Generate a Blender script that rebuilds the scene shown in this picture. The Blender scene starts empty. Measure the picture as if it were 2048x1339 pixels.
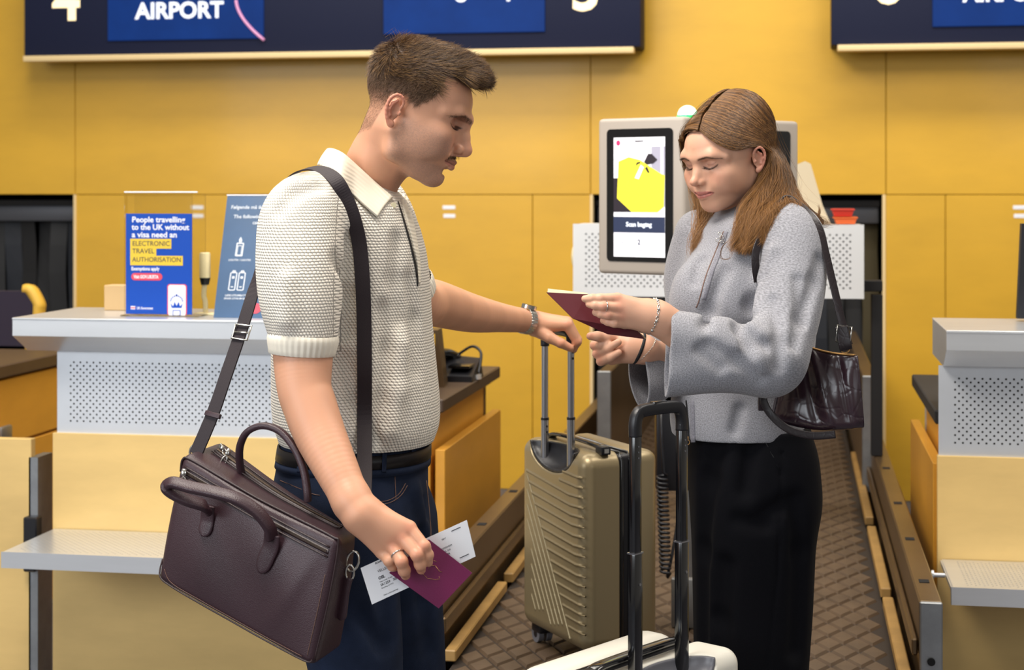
import bpy, bmesh, math, random
import numpy as np
from mathutils import Vector, Matrix

random.seed(7)
rng = np.random.default_rng(7)

# ------------------------------------------------------------------ camera, world, lights
F = 3300.0                 # focal length in pixels of the 2048 px wide frame
EYE = 1.56                 # camera height
HOR = 388.0                # horizon row
PSI = math.radians(9.73)   # camera looks this far left of the room's depth axis
SC = bpy.context.scene
cam = bpy.data.cameras.new('camera')
camo = bpy.data.objects.new('camera', cam)
SC.collection.objects.link(camo)
camo.location = (0, 0, EYE)
camo.rotation_euler = (math.pi/2, 0, PSI)
cam.sensor_width = 36.0
cam.lens = 36.0*F/2048.0
cam.shift_y = -(669.5-HOR)/2048.0
cam.clip_start = 0.05
cam.dof.use_dof = True
cam.dof.focus_distance = 3.12
cam.dof.aperture_fstop = 6.3
SC.camera = camo

w = bpy.data.worlds.new('world'); SC.world = w; w.use_nodes = True
w.node_tree.nodes['Background'].inputs[0].default_value = (1.0, 0.93, 0.84, 1)
w.node_tree.nodes['Background'].inputs[1].default_value = 0.30

def area(name, loc, target, sx, sy, power, col):
    l = bpy.data.lights.new(name, 'AREA'); l.shape = 'RECTANGLE'
    l.size = sx; l.size_y = sy; l.energy = power; l.color = col
    o = bpy.data.objects.new(name, l); SC.collection.objects.link(o)
    o.location = loc
    d = Vector(target)-Vector(loc)
    o.rotation_euler = d.to_track_quat('-Z', 'Y').to_euler()
    return o
area('ceiling_light', (-1.6, 2.2, 4.4), (-0.5, 3.3, 1.1), 2.0, 1.2, 175, (1, .93, .84))
area('ceiling_light', (1.4, 3.6, 4.6), (0.4, 4.2, 1.0), 2.2, 1.2, 75, (1, .93, .84))
area('ceiling_light', (-0.3, 6.4, 4.9), (-0.3, 8.0, 1.2), 6.5, 0.8, 165, (1, .94, .84))
area('ceiling_light', (-2.6, 5.0, 4.6), (-2.4, 5.6, 1.0), 1.6, 1.6, 60, (1, .93, .84))
area('window_daylight', (-4.5, -2.0, 3.0), (-0.2, 3.4, 1.2), 4.5, 2.6, 225, (.88, .94, 1))
area('window_daylight', (3.5, -2.5, 3.2), (0.3, 3.4, 1.1), 3.0, 2.4, 62, (.86, .93, 1))
SC.view_settings.view_transform = 'Standard'
SC.view_settings.look = 'None'
SC.view_settings.exposure = 0.0
SC.view_settings.gamma = 1.0
SC.view_settings.use_curve_mapping = False

# ------------------------------------------------------------------ coordinates
cP, sP = math.cos(PSI), math.sin(PSI)
def C(px, py, d):
    """pixel + distance along the view -> camera-aligned metres (x right, y away, z up)"""
    return np.array([(px-1024.0)/F*d, d, EYE-(py-HOR)/F*d])
def W(a):
    """camera-aligned metres -> room (world) metres"""
    a = np.asarray(a, float)
    return np.stack([a[..., 0]*cP-a[..., 1]*sP, a[..., 0]*sP+a[..., 1]*cP, a[..., 2]], -1)
def P(px, py, d): return W(C(px, py, d))
def atY(px, py, Y):
    t = (px-1024.0)/F
    d = Y/(t*sP+cP)
    return P(px, py, d)
def atX(px, py, X):
    t = (px-1024.0)/F
    d = X/(t*cP-sP)
    return P(px, py, d)
def atZ(px, py, Z):
    d = (EYE-Z)*F/(py-HOR)
    return P(px, py, d)

# ------------------------------------------------------------------ materials
def lin(c):
    if isinstance(c, str):
        c = tuple(int(c[i:i+2], 16)/255 for i in (0, 2, 4))
    return tuple((x/12.92 if x <= .04045 else ((x+.055)/1.055)**2.4) for x in c[:3])+(1,)
MATS = {}
def M(name, col, rough=.5, metal=0.0, spec=.5, coat=0.0, sheen=0.0, var=None, bump=None, wave=None,
      stretch=(1, 1, 1), coord='Object', emit=None, trans=0.0, sss=0.0, vcol=False, coatrough=.1, rvar=0):
    m = bpy.data.materials.new(name); m.use_nodes = True; MATS[name] = m
    nt = m.node_tree; N = nt.nodes; L = nt.links
    b = N['Principled BSDF']
    b.inputs['Base Color'].default_value = lin(col)
    b.inputs['Roughness'].default_value = rough
    b.inputs['Metallic'].default_value = metal
    b.inputs['Specular IOR Level'].default_value = spec
    b.inputs['Coat Weight'].default_value = coat
    b.inputs['Coat Roughness'].default_value = coatrough
    b.inputs['Sheen Weight'].default_value = sheen
    b.inputs['Transmission Weight'].default_value = trans
    if sss:
        b.inputs['Subsurface Weight'].default_value = sss
        b.inputs['Subsurface Radius'].default_value = (1.0, .35, .2)
        b.inputs['Subsurface Scale'].default_value = .006
    if emit:
        b.inputs['Emission Color'].default_value = lin(emit[0])
        b.inputs['Emission Strength'].default_value = emit[1]
    tc = N.new('ShaderNodeTexCoord'); mp = N.new('ShaderNodeMapping')
    mp.inputs['Scale'].default_value = stretch
    L.new(tc.outputs[coord], mp.inputs['Vector'])
    base = None
    if vcol:
        a = N.new('ShaderNodeVertexColor'); a.layer_name = 'Col'; base = a.outputs['Color']
    if var:
        n = N.new('ShaderNodeTexNoise'); n.inputs['Scale'].default_value = var[0]
        n.inputs['Detail'].default_value = 5; n.inputs['Roughness'].default_value = .6
        L.new(mp.outputs[0], n.inputs['Vector'])
        r = N.new('ShaderNodeMapRange'); r.inputs['From Min'].default_value = .3; r.inputs['From Max'].default_value = .7
        r.inputs['To Min'].default_value = 1-var[1]; r.inputs['To Max'].default_value = 1+var[1]
        L.new(n.outputs['Fac'], r.inputs['Value'])
        mx = N.new('ShaderNodeVectorMath'); mx.operation = 'SCALE'
        if base is not None: L.new(base, mx.inputs[0])
        else: mx.inputs[0].default_value = lin(col)[:3]
        L.new(r.outputs[0], mx.inputs['Scale']); base = mx.outputs[0]
        if rvar:
            r2 = N.new('ShaderNodeMapRange'); r2.inputs['From Min'].default_value = .3; r2.inputs['From Max'].default_value = .7
            r2.inputs['To Min'].default_value = rough-rvar; r2.inputs['To Max'].default_value = rough+rvar
            L.new(n.outputs['Fac'], r2.inputs['Value']); L.new(r2.outputs[0], b.inputs['Roughness'])
    if base is not None: L.new(base, b.inputs['Base Color'])
    if bump:
        kind = bump[2] if len(bump) > 2 else 'noise'
        if kind == 'noise':
            t = N.new('ShaderNodeTexNoise'); t.inputs['Detail'].default_value = 4
            out = t.outputs['Fac']
        else:
            t = N.new('ShaderNodeTexVoronoi'); t.feature = 'DISTANCE_TO_EDGE' if kind == 'crack' else 'F1'
            out = t.outputs['Distance']
        t.inputs['Scale'].default_value = bump[0]
        L.new(mp.outputs[0], t.inputs['Vector'])
        bp = N.new('ShaderNodeBump'); bp.inputs['Strength'].default_value = bump[1]
        bp.inputs['Distance'].default_value = bump[3] if len(bump) > 3 else .002
        if kind == 'crack':
            rr = N.new('ShaderNodeMapRange'); rr.inputs['From Max'].default_value = .12
            L.new(out, rr.inputs['Value']); out = rr.outputs[0]
        L.new(out, bp.inputs['Height']); L.new(bp.outputs[0], b.inputs['Normal'])
    return m
def knit(name, col, su, sv, strength, var=.06, moss=True, speck=0.0, rough=.9):
    """knitted cloth: stitches in UV (metres)"""
    m = M(name, col, rough, sheen=.2)
    nt = m.node_tree; N = nt.nodes; L = nt.links; b = N['Principled BSDF']
    uv = N.new('ShaderNodeUVMap'); uv.uv_map = 'UVMap'
    sep = N.new('ShaderNodeSeparateXYZ'); L.new(uv.outputs[0], sep.inputs[0])
    def mth(op, a, b_=None):
        n = N.new('ShaderNodeMath'); n.operation = op
        for i, x in enumerate((a, b_)):
            if x is None: continue
            if isinstance(x, (int, float)): n.inputs[i].default_value = x
            else: L.new(x, n.inputs[i])
        return n.outputs[0]
    ns = N.new('ShaderNodeTexNoise'); ns.inputs['Scale'].default_value = 60; L.new(uv.outputs[0], ns.inputs['Vector'])
    u = mth('MULTIPLY', sep.outputs[0], su); v = mth('MULTIPLY', sep.outputs[1], sv)
    u = mth('ADD', u, mth('MULTIPLY', ns.outputs['Fac'], .5)); v = mth('ADD', v, mth('MULTIPLY', ns.outputs['Fac'], .5))
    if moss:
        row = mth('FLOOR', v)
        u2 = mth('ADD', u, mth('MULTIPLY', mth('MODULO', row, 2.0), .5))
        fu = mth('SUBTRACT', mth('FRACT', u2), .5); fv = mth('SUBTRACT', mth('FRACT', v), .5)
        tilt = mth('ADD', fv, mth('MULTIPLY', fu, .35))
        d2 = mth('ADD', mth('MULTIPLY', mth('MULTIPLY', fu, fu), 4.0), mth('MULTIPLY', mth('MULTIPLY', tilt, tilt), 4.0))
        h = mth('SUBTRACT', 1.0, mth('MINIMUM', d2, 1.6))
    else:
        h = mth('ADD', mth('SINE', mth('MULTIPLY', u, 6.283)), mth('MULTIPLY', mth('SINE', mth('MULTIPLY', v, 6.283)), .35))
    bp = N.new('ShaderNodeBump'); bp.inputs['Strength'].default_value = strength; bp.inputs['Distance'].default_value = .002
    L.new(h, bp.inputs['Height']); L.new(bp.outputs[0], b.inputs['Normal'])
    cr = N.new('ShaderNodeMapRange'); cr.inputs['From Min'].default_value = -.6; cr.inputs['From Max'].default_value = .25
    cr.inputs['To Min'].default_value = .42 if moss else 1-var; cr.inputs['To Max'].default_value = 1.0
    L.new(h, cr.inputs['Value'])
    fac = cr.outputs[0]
    if speck:
        n2 = N.new('ShaderNodeTexNoise'); n2.inputs['Scale'].default_value = 420; n2.inputs['Detail'].default_value = 3
        L.new(uv.outputs[0], n2.inputs['Vector'])
        r = N.new('ShaderNodeMapRange'); r.inputs['From Min'].default_value = .35; r.inputs['From Max'].default_value = .65
        r.inputs['To Min'].default_value = 1-speck; r.inputs['To Max'].default_value = 1+speck
        L.new(n2.outputs['Fac'], r.inputs['Value']); fac = mth('MULTIPLY', fac, r.outputs[0])
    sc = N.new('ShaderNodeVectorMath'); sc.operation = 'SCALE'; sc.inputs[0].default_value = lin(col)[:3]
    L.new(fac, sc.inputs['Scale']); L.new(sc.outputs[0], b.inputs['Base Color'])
    return m

M('wall_wood', 'd5a52c', .42, var=(1.3, .09), stretch=(1, 1, 2.6), coat=.12)
M('ply', 'e2c07c', .45, var=(2.2, .09), stretch=(1, 1, 3.4), coat=.1)
M('desk_wood', 'cf9434', .4, var=(3.0, .08), stretch=(1, 1, 3), coat=.15)
M('strip_wood', 'a5814a', .5, var=(12, .15))
M('ply_edge', 'd9b477', .6, var=(8, .1))
M('steel', 'dde0e4', .3, metal=.65, var=(3, .03), stretch=(1, 9, 9))
M('perf_steel', 'd8dce2', .42, metal=.5, var=(4, .05))
M('galv', '9a9c9e', .45, metal=.9, var=(14, .12))
M('bronze_metal', '776248', .34, metal=.7, var=(4, .12))
M('white_perf', 'e4e6e8', .45, metal=.15)
M('dark_void', '0b0a0c', .9)
M('black_plastic', '15151a', .38, bump=(700, .1))
M('black_gloss', '0c0c0e', .15, coat=.5)
M('black_matte', '101013', .7)
M('header_metal', '505156', .5, metal=.6)
M('floor', '54545c', .6, var=(6, .1))
M('belt', '524130', .6, var=(9, .22))
M('belt_groove', '2b2119', .8)
M('strap_black', '141416', .6)
M('strap_olive', '3a3114', .7)
M('strap_blue', '0f141e', .6)
M('navy_sign', '181d36', .6, spec=.2)
M('blue_screen', '032358', .6, spec=.15, emit=('033c92', .30), var=(3, .3))
M('lamp_text', 'ffe9b8', .5, emit=('ffe9b4', .75))
M('screen_text', 'e8eef8', .5, emit=('dfe8f8', .6))
M('cream_strip', 'e8cd98', .5)
M('kiosk_frame', 'b3a89c', .45)
M('screen_white', 'f2f0f4', .4, emit=('f3f0f6', .55))
M('screen_yellow', 'f2ea3c', .4, emit=('efe63a', .45))
M('screen_navy', '27304c', .4, emit=('2a3350', .4))
M('screen_grey', 'a9a5b6', .4, emit=('b5b2c0', .35))
M('screen_dark', '2a2129', .4, emit=('2c232c', .2))
M('screen_pink', 'd0306a', .4, emit=('d0306a', .3))
M('green_lamp', 'd8ffe8', .3, emit=('b8ffd0', 1.4))
M('green_glow', '30d070', .3, emit=('20d060', 1.2))
M('acrylic', 'f4f4f0', .06, trans=1.0); MATS['acrylic'].node_tree.nodes['Principled BSDF'].inputs['IOR'].default_value = 1.12
M('frost', 'efe0c0', .5, trans=.25)
M('poster_blue', '0748b0', .5, spec=.3)
M('poster_white', 'f2f4fb', .5)
M('poster_yellow', 'e8c534', .5)
M('poster_navy_text', '3b3a3f', .5)
M('poster_red', 'e0455a', .5)
M('sign_blue', '35587f', .35, coat=.6, var=(5, .15))
M('sign_text', 'dfe6ee', .5)
M('card', 'c9a878', .7)
M('chair_dark', '2b2234', .8)
M('yellow_wood', 'e0b240', .5)
M('orange', 'e2672a', .5)
M('red', 'd23a2c', .5)
M('cream_plastic', 'f0dfae', .5)
M('worktop', '4b3a2c', .45, var=(6, .1))
M('rubber', '1c1a1b', .7)

# ------------------------------------------------------------------ geometry accumulator
ORG = {}
def tag(o, label=None, cat=None, group=None, kind=None):
    if label: o['label'] = label
    if cat: o['category'] = cat
    if group: o['group'] = group
    if kind: o['kind'] = kind
    return o
def thing(name, loc, label, cat, group=None):
    o = bpy.data.objects.new(name, None); SC.collection.objects.link(o)
    o.empty_display_size = .05
    o.location = tuple(loc); ORG[o.name] = np.array(loc, float)
    return tag(o, label, cat, group)
def mk(name, v, f, mat, parent=None, smooth=False, uv=None, col=None, mats=None, mi=None):
    v = np.asarray(v, float)
    if parent is not None: loc = ORG[parent.name]
    else:
        lo, hi = v.min(0), v.max(0); loc = np.array([(lo[0]+hi[0])/2, (lo[1]+hi[1])/2, lo[2]])
    me = bpy.data.meshes.new(name)
    if isinstance(f, np.ndarray):
        nf, k = f.shape
        me.vertices.add(len(v)); me.vertices.foreach_set('co', (v-loc).astype(np.float32).ravel())
        me.loops.add(nf*k); me.loops.foreach_set('vertex_index', f.astype(np.int32).ravel())
        me.polygons.add(nf); me.polygons.foreach_set('loop_start', np.arange(0, nf*k, k, dtype=np.int32))
        me.update(calc_edges=True)
    else:
        me.from_pydata([tuple(x) for x in (v-loc)], [], [tuple(x) for x in f])
    if smooth: me.polygons.foreach_set('use_smooth', np.ones(len(me.polygons), bool))
    if uv is not None:
        lay = me.uv_layers.new(name='UVMap')
        idx = np.zeros(len(me.loops), np.int32); me.loops.foreach_get('vertex_index', idx)
        lay.data.foreach_set('uv', np.asarray(uv, np.float32)[idx].ravel())
    if col is not None:
        ca = me.color_attributes.new('Col', 'FLOAT_COLOR', 'POINT')
        c4 = np.ones((len(v), 4), np.float32); c4[:, :3] = col
        ca.data.foreach_set('color', c4.ravel())
    if mats:
        for mm in mats: me.materials.append(MATS[mm])
        me.polygons.foreach_set('material_index', np.asarray(mi, np.int32))
    else:
        me.materials.append(MATS[mat] if isinstance(mat, str) else mat)
    me.update(); me.validate()
    o = bpy.data.objects.new(name, me); SC.collection.objects.link(o)
    if parent is not None: o.parent = parent
    else: o.location = tuple(loc)
    ORG[o.name] = np.array(loc)
    return o
class G:
    def __init__(s): s.v = []; s.f = []
    def add(s, v, f):
        n = len(s.v); s.v += [tuple(map(float, x)) for x in v]; s.f += [tuple(int(i)+n for i in x) for x in f]; return s
    def bm(s, bm):
        bm.verts.index_update()
        return s.add([x.co for x in bm.verts], [[q.index for q in fc.verts] for fc in bm.faces])
    def obox(s, c, A, h, bev=0.0, seg=2):
        """centre, axes (rows), half sizes"""
        b = bmesh.new(); bmesh.ops.create_cube(b, size=2.0)
        A = np.asarray(A, float)
        for x in b.verts: x.co = Vector(tuple(x.co[i]*h[i] for i in range(3)))
        if bev: bmesh.ops.bevel(b, geom=b.edges[:]+b.verts[:], offset=bev, segments=seg, profile=.5, affect='EDGES')
        for x in b.verts:
            q = np.array(x.co); x.co = Vector(tuple(np.asarray(c)+q@A))
        s.bm(b); b.free(); return s
    def box(s, lo, hi, bev=0.0, seg=2):
        lo, hi2 = np.minimum(lo, hi).astype(float), np.maximum(lo, hi).astype(float)
        return s.obox((lo+hi2)/2, np.eye(3), (hi2-lo)/2, bev, seg)
    def hexa(s, p8):
        """8 corners: bottom 4 (ccw), top 4"""
        return s.add(p8, [(3, 2, 1, 0), (4, 5, 6, 7), (0, 1, 5, 4), (1, 2, 6, 5), (2, 3, 7, 6), (3, 0, 4, 7)])
    def prism(s, poly, vec):
        n = len(poly); vec = np.asarray(vec, float); poly = [np.asarray(p, float) for p in poly]
        v = poly+[p+vec for p in poly]
        f = [tuple(range(n))[::-1], tuple(range(n, 2*n))]+[(i, (i+1) % n, n+(i+1) % n, n+i) for i in range(n)]
        return s.add(v, f)
    def tube(s, pts, r, n=12, cap=True, ell=None, up=None, closed=False):
        """ell=(a,b): half sizes along side and up instead of a round radius"""
        pts = [np.asarray(p, float) for p in pts]; m = len(pts)
        rr = r if hasattr(r, '__len__') else [r]*m
        T = []
        for i in range(m):
            a = pts[(i-1) % m] if (i or closed) else pts[0]; b = pts[(i+1) % m] if (i < m-1 or closed) else pts[-1]
            t = b-a; T.append(t/(np.linalg.norm(t)+1e-12))
        u = np.array(up if up is not None else (0, 0, 1.0), float)
        if abs(u@T[0]) > .95 and up is None: u = np.array([0, 1.0, 0])
        V = []
        for i in range(m):
            if up is not None and up is not False: u = np.array(up, float)
            u = u-T[i]*(u@T[i]); u /= np.linalg.norm(u)+1e-12
            sd = np.cross(T[i], u)
            for k in range(n):
                a = 2*math.pi*k/n
                if ell:
                    e = ell[i] if hasattr(ell[0], '__len__') else ell
                    ca, sa = math.cos(a), math.sin(a)
                    q = .55
                    V.append(pts[i]+sd*e[0]*math.copysign(abs(ca)**q, ca)+u*e[1]*math.copysign(abs(sa)**q, sa))
                else: V.append(pts[i]+(sd*math.cos(a)+u*math.sin(a))*rr[i])
        Fc = []
        for i in range(m if closed else m-1):
            j = (i+1) % m
            for k in range(n):
                Fc.append((i*n+k, i*n+(k+1) % n, j*n+(k+1) % n, j*n+k))
        if cap and not closed: Fc += [tuple(range(n))[::-1], tuple(range((m-1)*n, m*n))]
        return s.add(V, Fc)
    def cyl(s, a, b, r, n=20, r2=None):
        return s.tube([a, b], [r, r if r2 is None else r2], n)
    def ball(s, c, r, sub=2, A=None, h=(1, 1, 1)):
        b = bmesh.new(); bmesh.ops.create_icosphere(b, subdivisions=sub, radius=r)
        for x in b.verts:
            q = np.array(x.co)*np.array(h)
            if A is not None: q = q@np.asarray(A)
            x.co = Vector(tuple(q+np.asarray(c)))
        s.bm(b); b.free(); return s
    def out(s, name, mat, parent=None, smooth=False, auto=None):
        o = mk(name, s.v, s.f, mat, parent, smooth)
        if auto is not None:
            me = o.data; me.polygons.foreach_set('use_smooth', np.ones(len(me.polygons), bool))
            if hasattr(me, 'set_sharp_from_angle'): me.set_sharp_from_angle(angle=math.radians(auto))
        return o
def cat_(pts, n=8, closed=False):
    """Catmull-Rom through points"""
    pts = [np.asarray(p, float) for p in pts]; out = []; m = len(pts)
    for i in range(m if closed else m-1):
        if closed: p0, p1, p2, p3 = (pts[(i+k) % m] for k in (-1, 0, 1, 2))
        else: p0, p1, p2, p3 = pts[max(i-1, 0)], pts[i], pts[i+1], pts[min(i+2, m-1)]
        for k in range(n):
            t = k/n
            out.append(.5*((2*p1)+(-p0+p2)*t+(2*p0-5*p1+4*p2-p3)*t*t+(-p0+3*p1-3*p2+p3)*t**3))
    if not closed: out.append(pts[-1])
    return out
def perforated(name, mat, o, u, v, Wd, Ht, parent, pitch=.021, r=.0031, margin=.02, thick=.002, skip=None, back=True):
    """staggered holes really cut through a sheet; o corner, u/v unit axes"""
    o, u, v = (np.asarray(x, float) for x in (o, u, v)); nrm = np.cross(u, v)
    g = G(); rh = pitch/2
    nx = int((Wd-2*margin)/pitch); ny = int((Ht-2*margin)/rh)
    mx = (Wd-nx*pitch)/2; my = (Ht-ny*rh)/2
    V = []; Fc = []
    def pt(x, y, dz=0): V.append(o+u*x+v*y-nrm*dz); return len(V)-1
    def quad(x0, y0, x1, y1): Fc.append((pt(x0, y0), pt(x1, y0), pt(x1, y1), pt(x0, y1)))
    quad(0, 0, Wd, my); quad(0, Ht-my, Wd, Ht); quad(0, my, mx, Ht-my); quad(Wd-mx, my, Wd, Ht-my)
    for j in range(ny):
        y0 = my+j*rh; y1 = y0+rh; off = (j % 2)*pitch/2
        if off: quad(mx, y0, mx+off, y1); quad(Wd-mx-pitch+off, y0, Wd-mx, y1)
        for i in range(nx-(1 if off else 0)):
            x0 = mx+off+i*pitch; x1 = x0+pitch; cx, cy = (x0+x1)/2, (y0+y1)/2
            if skip and skip(cx, cy): quad(x0, y0, x1, y1); continue
            q = [pt(x0, y0), pt(x1, y0), pt(x1, y1), pt(x0, y1)]
            h = [pt(cx+r*math.cos(a), cy+r*math.sin(a)) for a in [math.radians(-135+45*k) for k in range(8)]]
            hb = [pt(cx+r*math.cos(a), cy+r*math.sin(a), thick) for a in [math.radians(-135+45*k) for k in range(8)]]
            for k in range(4):
                Fc.append((q[k], q[(k+1) % 4], h[(2*k+2) % 8], h[2*k+1], h[2*k]))
            for k in range(8): Fc.append((h[k], h[(k+1) % 8], hb[(k+1) % 8], hb[k]))
    g.add(V, Fc)
    ob = g.out(name, mat, parent)
    if back:
        b = G(); c = o+u*Wd/2+v*Ht/2-nrm*.012
        b.obox(c, [u, v, nrm], (Wd/2-.002, Ht/2-.002, .004)); b.out('backing', 'dark_void', parent)
    return ob
def text(name, s, size, mat, o, u, v, parent, align='LEFT', bold=0.0, ext=.0006, width=None, rot=0):
    """flat lettering on a plane; o = baseline point; size = letter height in metres of a capital"""
    cu = bpy.data.curves.new('t', 'FONT'); cu.body = s; cu.align_x = align
    cu.size = size/.73; cu.offset = bold*size; cu.extrude = ext; cu.resolution_u = 3; cu.space_line = 1.0
    ob = bpy.data.objects.new('t', cu); SC.collection.objects.link(ob)
    dg = bpy.context.evaluated_depsgraph_get(); me = bpy.data.meshes.new_from_object(ob.evaluated_get(dg))
    vv = np.zeros(len(me.vertices)*3); me.vertices.foreach_get('co', vv); vv = vv.reshape(-1, 3)
    fc = [tuple(p.vertices) for p in me.polygons]
    bpy.data.objects.remove(ob); bpy.data.curves.remove(cu); bpy.data.meshes.remove(me)
    if width and len(vv):
        w0 = vv[:, 0].max()-vv[:, 0].min(); vv[:, 0] *= width/w0
    o, u, v = (np.asarray(x, float) for x in (o, u, v)); n = np.cross(u, v)
    return mk(name, o+vv[:, :1]*u+vv[:, 1:2]*v+vv[:, 2:3]*n, fc, mat, parent)
def flat(name, mat, o, u, v, pts, parent, lift=.0006):
    """thin flat print given by 2-D points on a plane"""
    o, u, v = (np.asarray(x, float) for x in (o, u, v)); n = np.cross(u, v)
    g = G(); g.prism([o+u*x+v*y+n*.0001 for x, y in pts], n*lift); return g.out(name, mat, parent)
X_, Y_, Z_ = np.array([1., 0, 0]), np.array([0, 1., 0]), np.array([0, 0, 1.])
# ------------------------------------------------------------------ the setting
g = G(); g.box((-5.5, -3.5, -.05), (4.5, 9.9, 0)); tag(g.out('floor', 'floor'), kind='structure')
YW = 8.6
wall = bpy.data.objects.new('wall_back', None); SC.collection.objects.link(wall); ORG['wall_back'] = np.array([0, YW, 0.]); wall.location = (0, YW, 0)
tag(wall, kind='structure')
def wx(px): return atY(px, 400, YW)[0]
ztop = atY(600, 389, YW)[2]
G_ = .003
def wpanel(x0, x1, z0, z1):
    g = G(); g.box((x0+G_/2, YW, z0+G_/2), (x1-G_/2, YW+.03, z1-G_/2), .002, 1); g.out('panel', 'wall_wood', wall)
ups = [-5.5, wx(150), wx(1181), wx(1772), wx(2500), 4.5]
for a, b in zip(ups[:-1], ups[1:]): wpanel(a, b, ztop, 4.2)
xo1, xc0, xc1 = wx(150), wx(1183), wx(1768)
lows = [xo1, wx(252), wx(567), wx(750), wx(1065), xc0]
for a, b in zip(lows[:-1], lows[1:]): wpanel(a, b, 0, ztop)
lows = [xc1, wx(1891), wx(2206), 4.5]
for i, (a, b) in enumerate(zip(lows[:-1], lows[1:])): wpanel(a, b, 0, ztop+(.012 if i == 1 else 0)*0)
wpanel(-5.5, -4.9, 0, ztop)
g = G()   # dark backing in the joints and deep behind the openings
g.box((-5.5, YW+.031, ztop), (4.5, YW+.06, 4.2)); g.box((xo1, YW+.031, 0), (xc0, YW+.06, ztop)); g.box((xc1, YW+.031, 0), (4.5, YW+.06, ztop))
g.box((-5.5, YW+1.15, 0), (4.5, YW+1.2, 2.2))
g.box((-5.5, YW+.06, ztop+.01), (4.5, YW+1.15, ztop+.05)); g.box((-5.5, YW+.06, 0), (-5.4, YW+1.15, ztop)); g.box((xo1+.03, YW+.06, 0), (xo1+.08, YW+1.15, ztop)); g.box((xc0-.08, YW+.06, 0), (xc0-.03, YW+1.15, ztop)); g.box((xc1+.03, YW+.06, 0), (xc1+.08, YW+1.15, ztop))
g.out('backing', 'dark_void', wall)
for (x, s) in ((xo1, 1), (xc0, 1), (xc1, -1)):
    g = G(); g.box((x-.008, YW-.006, 0), (x+.008, YW+.05, ztop), .002, 1); g.out('opening_edge', 'cream_strip' if s < 0 or x < 0 else 'steel', wall)
# door plates with two short lines of lettering
for px in (395, 898, 2040):
    for k, dy in enumerate((414, 431)):
        c = atY(px, dy, YW)
        g = G(); g.box((c[0]-.034+.004*k, YW-.0025, c[2]-.011), (c[0]+.034, YW-.0002, c[2]+.009), .002, 1)
        g.out('door_plate', 'poster_white', wall)

# rubber strap curtains in the two baggage openings
def curtain(x0, x1, lab, zt, blues=()):
    t = thing('strap_curtain', ((x0+x1)/2, YW+.16, 0), lab, 'curtain')
    g = G(); g.box((x0, YW+.08, zt-.12), (x1, YW+.18, zt-.02), .01); g.out('header_bar', 'header_metal', t, auto=40)
    g = G(); g.box((x0, YW+.05, zt-.03), (x1, YW+.24, zt+.0)); g.out('lintel', 'dark_void', t)
    n = int((x1-x0)/.085); wdt = (x1-x0)/n
    for i in range(n):
        a = x0+i*wdt; tw = rng.normal()*.03; z0 = .5
        g = G(); c = np.array([a+wdt/2, YW+.14+.02*(i % 2), 0])
        pts = []
        for k in range(7):
            z = zt-.1-(zt-.1-z0)*k/6
            pts.append(c+np.array([.006*math.sin(k*1.3+i), .012*math.sin(k+i*2), z]))
        V = []; 
        for k, p in enumerate(pts):
            an = tw*k+.25*math.sin(i*1.7); u = np.array([math.cos(an), math.sin(an), 0])*wdt*.5; q = np.array([-math.sin(an), math.cos(an), 0])*.003
            V += [p-u-q, p+u-q, p+u+q, p-u+q]
        Fc = [(0, 1, 2, 3), (27, 26, 25, 24)]
        for k in range(6):
            for j in range(4): Fc.append((k*4+j, k*4+4+j, k*4+4+(j+1) % 4, k*4+(j+1) % 4))
        g.add(V, Fc); m = 'strap_olive' if i in blues else ('strap_blue' if i % 4 == 1 else 'strap_black')
        g.out('strap', m, t, smooth=False)
curtain(-4.88, xo1-.02, 'row of black rubber straps in the wall opening at the far left', ztop-.03, (15, 18))
curtain(xc0+.02, xc1-.02, 'row of black rubber straps in the wall opening behind the woman', ztop-.03, (16, 17))

# ------------------------------------------------------------------ signs on the wall
def gate_sign(px0, px1, pyb, lab, screens, numbers, pxl0, pxl1, txts):
    Y = 8.36
    a = atY(px0, pyb, Y); b = atY(px1, pyb, Y); z0 = a[2]; z1 = z0+.78
    t = thing('gate_sign', ((a[0]+b[0])/2, YW, z0), lab, 'sign', )
    g = G(); g.box((a[0], Y, z0), (b[0], YW-.001, z1), .006); g.out('housing', 'navy_sign', t, auto=40)
    g = G(); g.box((atY(pxl0, 100, Y)[0], Y-.025, z0-.032), (atY(pxl1, 100, Y)[0], Y+.06, z0-.001), .004); g.out('bottom_strip', 'cream_strip', t, auto=40)
    for (s0, s1, sb) in screens:
        c0 = atY(s0, sb, Y); c1 = atY(s1, sb, Y)
        g = G(); g.box((c0[0], Y-.012, z0+sb_off(sb, s0, Y, z0)), (c1[0], Y+.01, z1-.06), .002, 1); g.out('display', 'blue_screen', t)
    for (s, px, py, hpx, m, al) in numbers+txts:
        o = atY(px, py, Y); d = Y/(((px-1024)/F)*sP+cP)
        scr = (s, px, py, hpx, m, al) in txts
        o[1] = Y-(.0125 if scr else .0005)
        text('sign_number' if not scr else 'lettering', s, hpx/F*d, m, o, X_, Z_, t, al, bold=.035)
    return t
def sb_off(sb, s0, Y, z0): return atY(s0, sb, Y)[2]-z0
gate_sign(48, 1281, 112, 'long navy wall sign with the number 4 above the man', [(217, 528, 82), (768, 1090, 69)],
          [('4', 106, 39, 84, 'lamp_text', 'LEFT'), ('5', 1143, 19, 84, 'lamp_text', 'LEFT')], 50, 1268,
          [('AIRPORT', 273, 38, 33, 'screen_text', 'LEFT'), ('Bag drop', 868, -6, 34, 'screen_text', 'LEFT')])
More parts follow.
